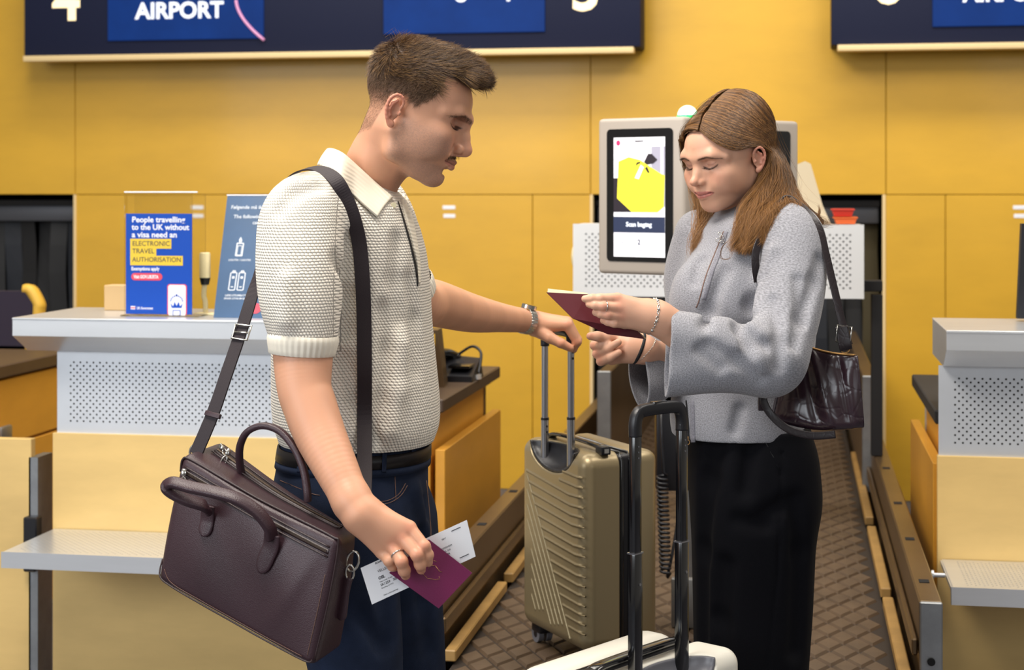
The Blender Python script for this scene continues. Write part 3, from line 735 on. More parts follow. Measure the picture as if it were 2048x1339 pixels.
# kiosk
DK = 4.75
t = thing('bagtag_kiosk', P(1395, 1255, 4.75)*np.array([1, 1, 0])+np.array([0, 0, BZ]), 'grey self-service kiosk with a lit screen behind the woman', 'kiosk')
def kiosk_head(pTL, pTR, pBR, pBL, dL, dR, lit):
    tl3, tr3 = P(*pTL, dL), P(*pTR, dR); bl3, br3 = P(*pBL, dL), P(*pBR, dR)
    # orthonormal frame
    u = tr3-tl3; u[2] = 0; Wk = np.linalg.norm(u); u /= Wk; v = Z_.copy(); n = np.cross(u, v)
    H_ = ((tl3-bl3)[2]+(tr3-br3)[2])/2; o = (bl3+br3)/2-u*Wk/2
    h = G(); h.obox(o+u*Wk/2+v*H_/2-n*.03, [u, v, n], (Wk/2, H_/2, .03), .012, 3); hd = h.out('head', 'kiosk_frame', t, auto=40)
    mL, mR, mT, mB = .115*Wk, .125*Wk, .07*H_, .082*H_
    b_ = G(); pts = rr(mL, mB, Wk-mR, H_-mT, .012)
    bz = flat('bezel', 'black_gloss', o, u, v, pts, hd, lift=.003)
    o2 = o+n*.0035
    if lit:
        sx, sy = mL+.085*Wk, mB+.03*H_; sw, sh = Wk-mL-mR-.17*Wk, H_-mB-mT-.085*H_
        q = lambda name, m, pts, dz=0: flat(name, m, o2+n*dz, u, v, [(sx+x*sw, sy+y*sh) for x, y in pts], hd, lift=.0004)
        q('display', 'screen_white', [(0, 0), (1, 0), (1, 1), (0, 1)])
        q('picture', 'screen_grey', [(.74, .42), (1, .42), (1, .92), (.74, .92)], .0006)
        q('picture', 'screen_white', [(.92, .45), (.97, .45), (.97, .92), (.92, .92)], .0009)
        q('picture', 'screen_dark', [(0, .375), (.36, .375), (.08, .52), (.1, .66), (0, .66)], .0009)
        q('picture', 'screen_yellow', [(.07, .49), (.36, .375), (.86, .375), (.98, .42), (1, .68), (.9, .70), (.52, .81), (.3, .835), (.1, .80)], .0015)
        q('picture', 'screen_dark', [(.60, .79), (.68, .86), (.75, .86), (.86, .81), (.78, .78), (.66, .77)], .0021)
        q('picture', 'screen_dark', [(.44, .76), (.46, .79), (.53, .795), (.53, .785), (.48, .775)], .0021)
        q('picture', 'screen_dark', [(.62, .74), (.68, .70), (.71, .705), (.66, .755)], .0021)
        q('picture', 'screen_white', [(.42, .66), (.50, .65), (.60, .75), (.54, .77)], .0021)
        q('banner', 'screen_navy', [(0, .205), (1, .205), (1, .335), (0, .335)], .0015)
        text('lettering', 'Scan bagtag', .030*H_, 'screen_text', o2+u*(sx+sw*.5)+v*(sy+sh*.255)+n*.0022, u, v, hd, 'CENTER', bold=.04)
        text('lettering', '2', .034*H_, 'screen_navy', o2+u*(sx+sw*.5)+v*(sy+sh*.105)+n*.0012, u, v, hd, 'CENTER', bold=.02)
        q('badge', 'screen_pink', [(.09+.04*math.cos(a), .955+.023*math.sin(a)) for a in np.linspace(0, 5.8, 12)], .0006)
        text('lettering', 'ABC123', .012*H_, 'screen_dark', o2+u*(sx+sw*.5)+v*(sy+sh*.965)+n*.0008, u, v, hd, 'CENTER', bold=.02) if 0 else None
        for xx in (.17, .5, .83):
            q('caption', 'screen_grey', [(xx-.08, .055), (xx+.08, .055), (xx+.08, .062), (xx-.08, .062)], .0006)
        q('caption', 'screen_dark', [(.42, .962), (.58, .962), (.58, .972), (.42, .972)], .0006)
        for xx in (.17, .83):
            q('step_dot', 'screen_grey', [(xx+.012*math.cos(a), .12+.01*math.sin(a)) for a in np.linspace(0, 5.5, 8)], .0006)
    return o, u, v, n, Wk, H_
kiosk_head((1205, 238), (1379, 232), (1366, 555), (1198, 543), DK+.08, DK-.09, True)
kiosk_head((1445, 236), (1602, 243), (1600, 540), (1440, 552), DK-.08, DK+.10, False)
c = P(1410, 300, DK+.02)
g = G(); g.box((c[0]-.05, c[1]+.0, 1.24), (c[0]+.05, c[1]+.07, 1.78), .006); g.out('spine', 'black_plastic', t, auto=40)
for k_ in range(9):
    z = 1.36+.03*k_; g = G(); g.box((c[0]-.035, c[1]-.004, z), (c[0]+.035, c[1]-.0005, z+.012)); g.out('vent_slot', 'dark_void', t)
base = P(1395, 1250, DK)
g = G(); g.box((base[0]-.03, base[1]-.02, BZ+.003), (base[0]+.03, base[1]+.05, 1.25), .004); g.out('column', 'galv', t, auto=40)
cb = P(1400, 1262, 4.28)
g = G(); g.box((cb[0]-.075, cb[1], BZ+.003), (cb[0]+.06, cb[1]+.03, BZ+.13), .004); g.box((cb[0]-.01, cb[1]+.03, BZ+.003), (cb[0]+.03, base[1]+.04, BZ+.03)); g.out('foot_block', 'galv', t, auto=40)
c = P(1375, 232, DK-.02); gl = G(); gl.cyl(c-Z_*.006, c+Z_*.002, .031); go = gl.out('lamp_ring', 'green_glow', t)
gl = G(); b_ = bmesh.new(); bmesh.ops.create_uvsphere(b_, u_segments=24, v_segments=14, radius=.029)
bmesh.ops.bisect_plane(b_, geom=b_.verts[:]+b_.edges[:]+b_.faces[:], plane_co=(0, 0, 0), plane_no=(0, 0, -1), clear_outer=True)
for x in b_.verts: x.co = x.co+Vector(tuple(c+Z_*.002))
gl.bm(b_); b_.free(); gl.out('lamp_dome', 'green_lamp', t, smooth=True)
# hand scanner holder with coiled cord, on the column
a = P(1312, 805, 4.6); b = P(1376, 978, 4.6)
h = G(); h.obox((a+b)/2, [W(np.array([1., 0, 0])), W(np.array([0, 1., 0])), Z_], (.046, .03, (a[2]-b[2])/2), .006)
h = h.out('scanner_holder', 'black_plastic', t, auto=40)
g = G(); g.obox((a+b)/2+np.array([.06, .05, .05]), [W(np.array([1., 0, 0])), W(np.array([0, 1., 0])), Z_], (.07, .015, .02)); g.out('holder_arm', 'black_matte', h)
top = P(1327, 830, 4.55); pts = [P(1322, 800, 4.55), P(1324, 880, 4.54), P(1327, 945, 4.54)]
def coil(p0, p1, r, turns, n):
    out = []
    for i in range(n+1):
        s_ = i/n; cc = p0*(1-s_)+p1*s_; an = s_*turns*2*math.pi
        out.append(cc+W(np.array([1., 0, 0]))*r*math.cos(an)+W(np.array([0, 1., 0]))*r*math.sin(an))
    return out
pts += coil(P(1324, 950, 4.54), P(1331, 1145, 4.52), .0135, 22, 22*12)
pts += cat_([P(1334, 1155, 4.52), P(1342, 1120, 4.52), P(1350, 1075, 4.53), P(1362, 1000, 4.55)], 6)
g = G(); g.tube(pts, .0042, 6); g.out('coiled_cord', 'black_plastic', h, smooth=True)
# ------------------------------------------------------------------ implicit surfaces for bodies and cloth
class Fld:
    CAP = .035
    def __init__(s, lo, hi, h):
        s.lo = np.array(lo, float); s.h = h
        n = np.ceil((np.array(hi)-s.lo)/h).astype(int)+1
        s.ax = [(s.lo[i]+h*np.arange(n[i])).astype(np.float32) for i in range(3)]
        s.d = np.full(tuple(n), s.CAP, np.float32)
    def put(s, prim, k=.01, op='u'):
        fn, lo, hi = prim; m = s.CAP+k if op == 'u' else k+.004
        sl = []
        for i in range(3):
            a = max(int((lo[i]-m-s.lo[i])/s.h), 0); b = min(int((hi[i]+m-s.lo[i])/s.h)+2, len(s.ax[i]))
            if b <= a: return s
            sl.append(slice(a, b))
        sl = tuple(sl)
        X = s.ax[0][sl[0]][:, None, None]; Y = s.ax[1][sl[1]][None, :, None]; Z = s.ax[2][sl[2]][None, None, :]
        v = fn(X, Y, Z).astype(np.float32); a = s.d[sl]
        if op == 'u':
            hh = np.maximum(k-np.abs(a-v), 0)/k; s.d[sl] = np.minimum(a, v)-hh*hh*k*.25
        else:
            v = -v; hh = np.maximum(k-np.abs(a-v), 0)/k; s.d[sl] = np.maximum(a, v)+hh*hh*k*.25
        return s
    def sample(s, p):
        p = np.atleast_2d(p); q = (p-s.lo)/s.h; n = np.array(s.d.shape)
        q = np.clip(q, 0, n-1.001); i = q.astype(int); f = q-i; r = 0
        for dx in (0, 1):
            for dy in (0, 1):
                for dz in (0, 1):
                    wgt = (f[:, 0] if dx else 1-f[:, 0])*(f[:, 1] if dy else 1-f[:, 1])*(f[:, 2] if dz else 1-f[:, 2])
                    r = r+wgt*s.d[i[:, 0]+dx, i[:, 1]+dy, i[:, 2]+dz]
        return r
    def hit(s, px, py, d0, d1, back=False):
        ds = np.arange(d0, d1, s.h*.5)
        pts = np.array([C(px, py, d) for d in ds]); v = s.sample(pts)
        k = np.where(v < 0)[0]
        if len(k) == 0: return ds[np.argmin(v)]
        return ds[k[-1] if back else k[0]]
    def mesh(s):
        d = s.d; ins = d < 0; sh = tuple(n-1 for n in d.shape)
        cnt = np.zeros(sh, np.uint8)
        for o in np.ndindex(2, 2, 2): cnt += ins[o[0]:o[0]+sh[0], o[1]:o[1]+sh[1], o[2]:o[2]+sh[2]]
        mask = (cnt > 0) & (cnt < 8); idx = np.argwhere(mask)
        acc = np.zeros((len(idx), 3)); c = np.zeros(len(idx))
        for a in range(3):
            for o in np.ndindex(2, 2):
                e0 = [0, 0, 0]; oth = [i for i in range(3) if i != a]; e0[oth[0]] = o[0]; e0[oth[1]] = o[1]
                e1 = list(e0); e1[a] = 1
                i0 = idx+e0; i1 = idx+e1
                v0 = d[i0[:, 0], i0[:, 1], i0[:, 2]].astype(float); v1 = d[i1[:, 0], i1[:, 1], i1[:, 2]].astype(float)
                x = (v0 < 0) != (v1 < 0); t = np.where(x, v0/np.where(x, v0-v1, 1), 0)
                pt = np.array(e0)[None]+np.zeros((len(idx), 3)); pt[:, a] += t
                acc[x] += pt[x]; c[x] += 1
        vert = (idx+acc/c[:, None])*s.h+s.lo
        vid = np.full(sh, -1, np.int32); vid[mask] = np.arange(len(idx))
        faces = []
        for a in range(3):
            b, e = [(1, 2), (2, 0), (0, 1)][a]
            sl0 = [slice(None)]*3; sl1 = [slice(None)]*3; sl0[a] = slice(0, -1); sl1[a] = slice(1, None)
            A = ins[tuple(sl0)]; B = ins[tuple(sl1)]; x = np.argwhere(A != B)
            ok = (x[:, b] > 0) & (x[:, e] > 0) & (x[:, b] < sh[b]) & (x[:, e] < sh[e]); x = x[ok]
            st = A[x[:, 0], x[:, 1], x[:, 2]]
            q = []
            for (ob, oe) in ((-1, -1), (0, -1), (0, 0), (-1, 0)):
                y = x.copy(); y[:, b] += ob; y[:, e] += oe; q.append(vid[y[:, 0], y[:, 1], y[:, 2]])
            q = np.stack(q, 1); q[~st] = q[~st][:, ::-1]; faces.append(q)
        fc = np.concatenate(faces); fc = fc[(fc >= 0).all(1)]
        return vert, fc
def relax(v, f, n=1, w=.5):
    e = np.concatenate([f[:, [0, 1]], f[:, [1, 2]], f[:, [2, 3]], f[:, [3, 0]]])
    for _ in range(n):
        s = np.zeros_like(v); c = np.zeros(len(v))
        for a, b in ((0, 1), (1, 0)):
            for k in range(3): s[:, k] += np.bincount(e[:, a], v[e[:, b], k], len(v))
            c += np.bincount(e[:, a], minlength=len(v))
        v = v*(1-w)+w*s/np.maximum(c, 1)[:, None]
    return v
def normals(v, f):
    n = np.cross(v[f[:, 2]]-v[f[:, 0]], v[f[:, 3]]-v[f[:, 1]]); o = np.zeros_like(v)
    for i in range(4):
        for k in range(3): o[:, k] += np.bincount(f[:, i], n[:, k], len(v))
    return o/(np.linalg.norm(o, axis=1)[:, None]+1e-12)
def cone(a, b, ra, rb):
    a = np.asarray(a, float); b = np.asarray(b, float); ab = b-a; L2 = ab@ab+1e-12
    def fn(X, Y, Z):
        t = np.clip(((X-a[0])*ab[0]+(Y-a[1])*ab[1]+(Z-a[2])*ab[2])/L2, 0, 1)
        return np.sqrt((X-a[0]-t*ab[0])**2+(Y-a[1]-t*ab[1])**2+(Z-a[2]-t*ab[2])**2)-(ra+t*(rb-ra))
    r = max(ra, rb); return fn, np.minimum(a, b)-r, np.maximum(a, b)+r
def ell(c, r, R=None):
    c = np.asarray(c, float); r = np.asarray(r, float); R = np.eye(3) if R is None else np.asarray(R, float)
    def fn(X, Y, Z):
        x, y, z = X-c[0], Y-c[1], Z-c[2]
        u = [(x*R[0, i]+y*R[1, i]+z*R[2, i]) for i in range(3)]
        k0 = np.sqrt((u[0]/r[0])**2+(u[1]/r[1])**2+(u[2]/r[2])**2); k1 = np.sqrt((u[0]/r[0]**2)**2+(u[1]/r[1]**2)**2+(u[2]/r[2]**2)**2)
        return k0*(k0-1)/(k1+1e-9)
    e = np.sqrt(((R*r[None])**2).sum(1)); return fn, c-e, c+e
def rbox(c, A, h, r):
    """rounded box: centre, axes as rows, half sizes"""
    c = np.asarray(c, float); A = np.asarray(A, float); h = np.asarray(h, float)
    def fn(X, Y, Z):
        x, y, z = X-c[0], Y-c[1], Z-c[2]
        q = [np.abs(x*A[i, 0]+y*A[i, 1]+z*A[i, 2])-(h[i]-r) for i in range(3)]
        m_ = [np.maximum(k, 0) for k in q]
        return np.sqrt(m_[0]**2+m_[1]**2+m_[2]**2)+np.minimum(np.maximum(np.maximum(q[0], q[1]), q[2]), 0)-r
    e = (np.abs(A)*h[:, None]).sum(0); return fn, c-e, c+e
def loft(rows, n=2.2, power=None):
    """rows: (z, cx, cy, rx, ry, rot) from high to low; horizontal superellipse slices"""
    A = np.array(sorted(rows, key=lambda q: q[0]), float)
    zz = np.linspace(A[0, 0], A[-1, 0], 160)
    def smooth(col):
        y = np.interp(zz, A[:, 0], A[:, col]); k = np.ones(9)/9; return np.convolve(np.pad(y, 4, mode='edge'), k, 'valid')
    cols = [smooth(i) for i in range(1, 6)]
    def fn(X, Y, Z):
        z = np.clip(Z, zz[0], zz[-1]); cx, cy, rx, ry, rt = (np.interp(z, zz, c) for c in cols)
        x, y = X-cx, Y-cy; c, s_ = np.cos(rt), np.sin(rt); u = x*c+y*s_; v = -x*s_+y*c
        q = (np.abs(u/rx)**n+np.abs(v/ry)**n)**(1/n)
        d = (q-1)*np.minimum(rx, ry); dz = np.abs(Z-(zz[0]+zz[-1])/2)-(zz[-1]-zz[0])/2
        return np.maximum(d, dz)
    R = A[:, 3:5].max()
    return fn, np.array([(A[:, 1]).min()-R, A[:, 2].min()-R, zz[0]]), np.array([A[:, 1].max()+R, A[:, 2].max()+R, zz[-1]])
def chain(F_, pts, rs, k=.006, op='u'):
    for i in range(len(pts)-1): F_.put(cone(pts[i], pts[i+1], rs[i], rs[i+1]), k, op)
def frame(yaw, pitch, roll, side):
    y, p, r = map(math.radians, (yaw, pitch, roll))
    f0 = np.array([side, 0, 0.]); l0 = np.array([0, -1., 0]); u0 = np.array([0, 0, 1.])
    f = f0*math.cos(y)+l0*math.sin(y); l = -f0*math.sin(y)+l0*math.cos(y)
    f2 = f*math.cos(p)-u0*math.sin(p); u2 = u0*math.cos(p)+f*math.sin(p)
    l3 = l*math.cos(r)+u2*math.sin(r); u3 = u2*math.cos(r)-l*math.sin(r)
    return np.stack([f2, l3, u3], 1)       # columns: forward, camera side, up
def sst(a, b, x): t = np.clip((x-a)/(b-a), 0, 1); return t*t*(3-2*t)
def head_field(h, R, o, s, male, neck, lo=None, hi=None):
    o = np.asarray(o, float)
    sv = s if hasattr(s, '__len__') else (s, s, s); sv = np.array(sv); s = float(sv[0])
    T = lambda p: o+R@(np.asarray(p, float)*sv)
    if lo is None: lo = o-.17; hi = o+.17
    Fd = Fld(lo, hi, h)
    E_ = lambda c, r, k, op='u', rot=None: Fd.put(ell(T(c), np.array(r)*sv, R if rot is None else R@rot), k*s, op)
    K_ = lambda a, b, ra, rb, k, op='u': Fd.put(cone(T(a), T(b), ra*s, rb*s), k*s, op)
    def ry(a):
        c, q = math.cos(a), math.sin(a); return np.array([[c, 0, q], [0, 1, 0], [-q, 0, c]])
    def rz(a):
        c, q = math.cos(a), math.sin(a); return np.array([[c, -q, 0], [q, c, 0], [0, 0, 1]])
    m = male
    E_((.025, 0, .047), (.1015, .0765, .080), .01)
    E_((.045, 0, .005), (.078, .068 if m else .066, .075), .02)
    E_((.066, 0, -.035), (.053, .053 if m else .052, .062), .02)
    E_((.066, 0, -.066), (.050, .041 if m else .036, .038), .02)
    for y in (1, -1):
        # jaw
        K_((.008, .057*y if m else .054*y, -.035), (.022, (.050 if m else .045)*y, -.070 if m else -.060), .016, .015 if m else .013, .02)
        K_((.022, (.050 if m else .045)*y, -.070 if m else -.060), (.094, .015*y, -.092 if m else -.088), .015 if m else .012, .013 if m else .012, .022)
        E_((.088, .046*y, -.012), (.024, .019, .020), .02)
        E_((.098, .033*y, -.036), (.019, .018, .020), .018)
        E_((.060, .052*y, -.030), (.040, .016, .035), .02)
        if m:
            K_((.126, .010*y, .035), (.106, .036*y, .039), .0095, .0090, .014)
            K_((.106, .036*y, .039), (.082, .054*y, .030), .0090, .0085, .014)
        else:
            K_((.119, .012*y, .036), (.110, .040*y, .040), .0095, .009, .016)
            K_((.110, .040*y, .040), (.088, .056*y, .030), .009, .009, .016)
        # eye socket, then the closed lid over the ball
        ex = -.0085 if m else 0.0; ez = .002 if m else 0.0
        E_((.1255+ex, .0325*y, .0200+ez), (.0190, .0200, .0115), .012, 's', rz(-.45*y))
        E_((.0985+ex, .0325*y, .0165+ez), (.0142, .0158, .0132), .006)
        K_((.1125+ex, .016*y, .0115+ez), (.1127+ex, .0310*y, .0085+ez), .0016, .0021, .004); K_((.1127+ex, .0310*y, .0085+ez), (.1020+ex, .0465*y, .0135+ez), .0021, .0014, .004)
        K_((.1110+ex, .019*y, .0040+ez), (.1100+ex, .033*y, .0010+ez), .0022, .0030, .006); K_((.1100+ex, .033*y, .0010+ez), (.1000+ex, .046*y, .006+ez), .0030, .002, .006)
    # nose
    if m:
        K_((.122, 0, .032), (.1245, 0, .020), .0100, .0085, .012)
        K_((.1245, 0, .020), (.1325, 0, .003), .0085, .0090, .008)
        K_((.1325, 0, .003), (.1430, 0, -.0175), .0090, .0115, .008)
        E_((.1440, 0, -.0215), (.0115, .0105, .0100), .006)
        K_((.118, 0, .015), (.124, 0, -.020), .0115, .0145, .012)
        for y in (1, -1):
            E_((.1300, .0128*y, -.0235), (.0108, .0075, .0092), .0028)
        K_((.146, 0, -.027), (.130, 0, -.034), .0045, .005, .005)
    else:
        K_((.115, 0, .032), (.117, 0, .018), .0095, .0075, .012)
        K_((.117, 0, .018), (.127, 0, .002), .0075, .0072, .008)
        K_((.127, 0, .002), (.1405, 0, -.0155), .0072, .0088, .008)
        E_((.1430, 0, -.0180), (.0095, .0092, .0085), .006)
        K_((.112, 0, .012), (.120, 0, -.018), .0105, .0145, .014)
        for y in (1, -1):
            E_((.1290, .0105*y, -.0225), (.0105, .0062, .0072), .005)
        K_((.144, 0, -.023), (.127, 0, -.030), .0038, .0045, .005)
    for y in (1, -1):
        E_((.1370 if m else .1350, (.0085 if m else .0065)*y, -.0335 if m else -.0300), (.0080 if m else .0062, .0034, .0040), .002, 's')
    # mouth
    E_((.104, 0, -.052), (.0225, .0235, .024), .014)
    lx = .0030 if m else -.0015
    up, lw = (.0045, .0058) if m else (.0050, .0066)
    zc = -.0515 if m else -.0500
    for y in (1, -1):
        P_ = [(.1285+lx, 0, -.0495), (.1270+lx, .008*y, -.0488), (.1205+lx, .018*y, -.0505), (.1060+lx, .0300*y, zc+.002)]
        for i in range(3): K_(P_[i], P_[i+1], up*(1-.22*i), up*(1-.22*(i+1)), .004)
        P_ = [(.1265+lx, 0, -.0600), (.1250+lx, .008*y, -.0595), (.1190+lx, .0165*y, -.0568), (.1055+lx, .0285*y, zc+.001)]
        for i in range(3): K_(P_[i], P_[i+1], lw*(1-.2*i), lw*(1-.2*(i+1)), .004)
        P_ = [(.1350+lx, 0, -.0550), (.1320+lx, .010*y, -.0545), (.1230+lx, .020*y, -.0525), (.1125+lx, .0275*y, zc+.001), (.1030+lx, .0325*y, zc+.002)]
        for i in range(4 if m else 3): K_(P_[i], P_[i+1], .0015, .0015, .0022, 's')
        # smile fold
        P_ = [(.1215, .0215*y, -.0225), (.1150, .0270*y, -.033), (.1050, .0335*y, -.044), (.1000, .036*y, -.056)]
        for i in range(3 if m else 0): K_(P_[i], P_[i+1], .0020, .0018, .009, 's')
    K_((.131, 0, -.038), (.1325, 0, -.044), .0014, .0016, .004, 's')
    E_((.1065 if m else .0980, 0, -.0900 if m else -.0880), (.0190, .0215 if m else .0175, .0180 if m else .0155), .014)
    if m: K_((.119, -.01, -.0735), (.119, .01, -.0735), .0035, .0035, .010, 's')
    # ears
    for y in (1, -1):
        Ty = lambda x, yy, z: (x+(0 if m else .0065), yy*y, z)
        E_(Ty(-.0035, .0775, .002), (.0125, .0050, .0220), .005, 'u', rz(-.30*y))
        pts = [q_ for q_ in cat_([np.array(w_) for w_ in [(.007, .0790, .006), (.0095, .0815, .018), (.004, .0850, .0275), (-.007, .0885, .0290), (-.0155, .0905, .0190), (-.0170, .0905, .0050), (-.0130, .0875, -.0110), (-.005, .0825, -.0225), (.002, .0790, -.0270)]], 2)]; rr_ = np.interp(np.linspace(0, 8, 17), range(9), [.0024, .0028, .0030, .0031, .0032, .0031, .0030, .0042, .0050])
        for i in range(len(pts)-1): K_(Ty(*pts[i]), Ty(*pts[i+1]), rr_[i], rr_[i+1], .0012)
        E_(Ty(.000, .0795, -.0250), (.0062, .0042, .0070), .005)
        ah = [(-.002, .0850, .0190), (-.0085, .0868, .0110), (-.0100, .0868, .0000), (-.0060, .0845, -.0110)]
        for i in range(3): K_(Ty(*ah[i]), Ty(*ah[i+1]), .0026, .0026, .004)
        E_(Ty(-.0005, .0870, -.001), (.0062, .0065, .0095), .003, 's')
        E_(Ty(.0085, .0800, -.0020), (.0036, .0046, .0052), .003)
    for i in range(len(neck)-1):
        Fd.put(cone(neck[i][0], neck[i+1][0], neck[i][1], neck[i+1][1]), .022)
    return Fd, T
def to_local(v, R, o, s): return (v-np.asarray(o))@R/s
def strands(roots, paths, r0, r1=.3, name='hair', nseg=None):
    """paths: (N,S,3) polylines -> thin three-sided tapering strands"""
    N, S, _ = paths.shape
    t = np.gradient(paths, axis=1); t /= np.linalg.norm(t, axis=2, keepdims=True)+1e-9
    ref = np.array([.31, -.85, .42]); a = np.cross(t, ref); a /= np.linalg.norm(a, axis=2, keepdims=True)+1e-9; b = np.cross(t, a)
    sc = (1-(1-r1)*np.linspace(0, 1, S)**1.5)[None, :, None]*np.asarray(r0).reshape(-1, 1, 1)
    ring = [paths+(a*math.cos(q)+b*math.sin(q))*sc for q in (0, 2.094, 4.189)]
    v = np.stack(ring, 2).reshape(-1, 3)
    base = (np.arange(N)*S*3)[:, None, None]+(np.arange(S-1)*3)[None, :, None]; k = np.arange(3)[None, None]
    k2 = (k+1) % 3
    f = np.stack([base+k, base+k2, base+3+k2, base+3+k], -1).reshape(-1, 4)
    return v, f
def joinm(parts):
    V = []; Fc = []; Cc = []; n = 0
    for p in parts:
        V.append(p[0]); Fc.append(p[1]+n); n += len(p[0]); Cc.append(p[2] if len(p) > 2 else np.zeros((len(p[0]), 3)))
    return np.concatenate(V), np.concatenate(Fc), np.concatenate(Cc)
def L3(c): return np.array(lin(c)[:3])
def mixc(a, b, t): return a*(1-t[:, None])+b*t[:, None]
def noise3(p, sc, seed=0):
    """cheap smooth value noise"""
    q = p*sc; i = np.floor(q).astype(np.int64); f = q-i; f = f*f*(3-2*f); r = 0
    for dx in (0, 1):
        for dy in (0, 1):
            for dz in (0, 1):
                hsh = ((i[:, 0]+dx)*73856093 ^ (i[:, 1]+dy)*19349663 ^ (i[:, 2]+dz)*83492791 ^ seed*2654435) & 0xffff
                r = r+(f[:, 0] if dx else 1-f[:, 0])*(f[:, 1] if dy else 1-f[:, 1])*(f[:, 2] if dz else 1-f[:, 2])*(hsh/65535.)
    return r
def face_color(l, male, base):
    """skin albedo from local head position: lips, brows, lashes, beard shadow"""
    x, y, z = l[:, 0], l[:, 1], l[:, 2]; ay = np.abs(y)
    c = np.tile(L3(base), (len(l), 1))
    c = c*(1+.10*(noise3(l, 60)-.5))[:, None]
    red = L3('c9705a')
    def G3(cx, cy, cz, sx, sy, sz): return np.exp(-(((x-cx)/sx)**2+((ay-cy)/sy)**2+((z-cz)/sz)**2))
    c = mixc(c, red, .32*G3(.1, .042, -.015, .03, .02, .02)+.30*G3(.142, 0, -.018, .018, .014, .014))
    c = mixc(c, L3('c96a5c'), .45*np.clip((ay-.076)/.012, 0, 1)*(np.abs(z) < .045)*(x < .03)*(x > -.04))
    # lips
    mz = -.0545+.10*ay*0
    lu = .0095 if male else .0105
    lipw = np.clip(1-(ay/.0315)**2, 0, 1)
    inl = sst(0, .25, lipw)*sst(.092, .100, x)*sst(.0, .0016, (.0075 if male else .0085)*lipw**.7+.0012-np.abs(z-(-.0545+.10*np.maximum(ay-.008, 0))))
    c = mixc(c, L3('b5655a' if male else 'b8605e'), (.55 if male else .72)*inl)
    line = np.exp(-((z-(-.0548+.10*np.maximum(ay-.006, 0)))/.0013)**2)*sst(.0, .15, lipw)*(x > .092)
    c = mixc(c, L3('5a201e'), .75*line)
    # brows
    bz = (.0295 if male else .0310)+.20*np.minimum(ay, .034)-.34*np.maximum(ay-.036, 0)
    th = (.0042 if male else .0027)*sst(.064, .040, ay)+.0006
    br = sst(1.25, .65, np.abs(z-bz)/th)*sst(.009, .014, ay)*sst(.066, .058, ay)*(x > .06)
    br *= .55+.45*rng.random(len(l))
    c = mixc(c, L3('5a4030' if male else '6a4a36'), (.7 if male else .62)*br)
    # lash line / closed lid edge
    lz = .0045+.5*np.abs(ay-.031)**1.5
    lz = (.0098 if male else .0078)+26*(ay-.0315)**2
    ls = sst(1.3, .5, np.abs(z-lz)/(.0016 if male else .0018))*sst(.0150, .0175, ay)*sst(.0510, .0475, ay)*(x > .075)
    c = mixc(c, L3('241510'), .92*ls)
    # lid shade colour
    c = mixc(c, L3('a8685a'), .35*G3(.108+(-.008 if male else 0), .0325, .017, .03, .016, .007))
    # lid crease
    cz = lz+.0085; cr = np.exp(-((z-cz)/.0011)**2)*sst(.018, .022, ay)*sst(.050, .045, ay)*(x > .075)
    c = mixc(c, L3('7d4436'), .5*cr)
    if male:
        st = sst(-.020, -.040, z+.22*(.10-x)*0)*1.0
        lowf = sst(-.006, -.030, z-.35*(x-.11))*sst(.03, .045, x+.3*0)
        jaw = sst(.0, .022, x)*sst(.012, -.020, z-.0)*sst(.036, .050, ay)
        beard = np.maximum(lowf*sst(.034, .06, np.maximum(ay, .10-x+.02)), jaw)
        chin = sst(-.060, -.070, z)*sst(.05, .07, x)
        beard = np.clip(np.maximum(beard, chin), 0, 1)
        c = mixc(c, L3('8c7468'), .42*beard*(.55+.8*rng.random(len(l))))
        # moustache
        mu = sst(1, .6, np.abs(z+.0425-.0-.16*ay*-1*0+.14*ay)/.0055)*sst(.027, .020, ay)*(x > .108)
        c = mixc(c, L3('6a4c34'), .60*mu*(.4+.7*rng.random(len(l))))
    return np.clip(c, 0, 1)
M('skin', 'ffffff', .46, vcol=True, sss=.12, spec=.4, bump=(900, .05))
M('hair_man', '5c4128', .5, vcol=True, spec=.55)
M('hair_woman', '6b4526', .42, vcol=True, spec=.5)
M('denim', '1c2539', .9, var=(9, .4), bump=(900, .35), spec=.2)
M('belt_leather', '120d0e', .45, spec=.3)
M('metal_silver', 'd2d0ca', .22, metal=1)
M('strap_web', '21151c', .62, bump=(900, .3))
M('bag_leather', '38232a', .42, bump=(620, .28, 'vor', .0010), var=(8, .10))
M('bag_leather_edge', '2c191b', .45, bump=(500, .2, 'vor', .001))
M('zip', '9a8878', .35, metal=.9)
M('stitch', '6e5145', .7)
M('collar', 'efe7d6', .85, bump=(1, .0))
M('passport', '6a0f45', .42, bump=(900, .12))
M('passport_dark', '571520', .42, bump=(900, .12))
M('gold_print', 'b58a52', .35, metal=.6)
M('paper', 'e9eaee', .6)
M('paper_ink', '33343a', .7)
M('pages', 'e6dcb8', .7)
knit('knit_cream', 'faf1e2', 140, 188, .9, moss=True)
knit('knit_grey', '8f8f95', 700, 520, .12, moss=False, speck=.30, var=.03)
knit('knit_rib', 'e8dfcc', 150, 30, .8, moss=False, var=.16)
knit('knit_grey_rib', '84838c', 700, 120, .3, moss=False, speck=.22, var=.12)
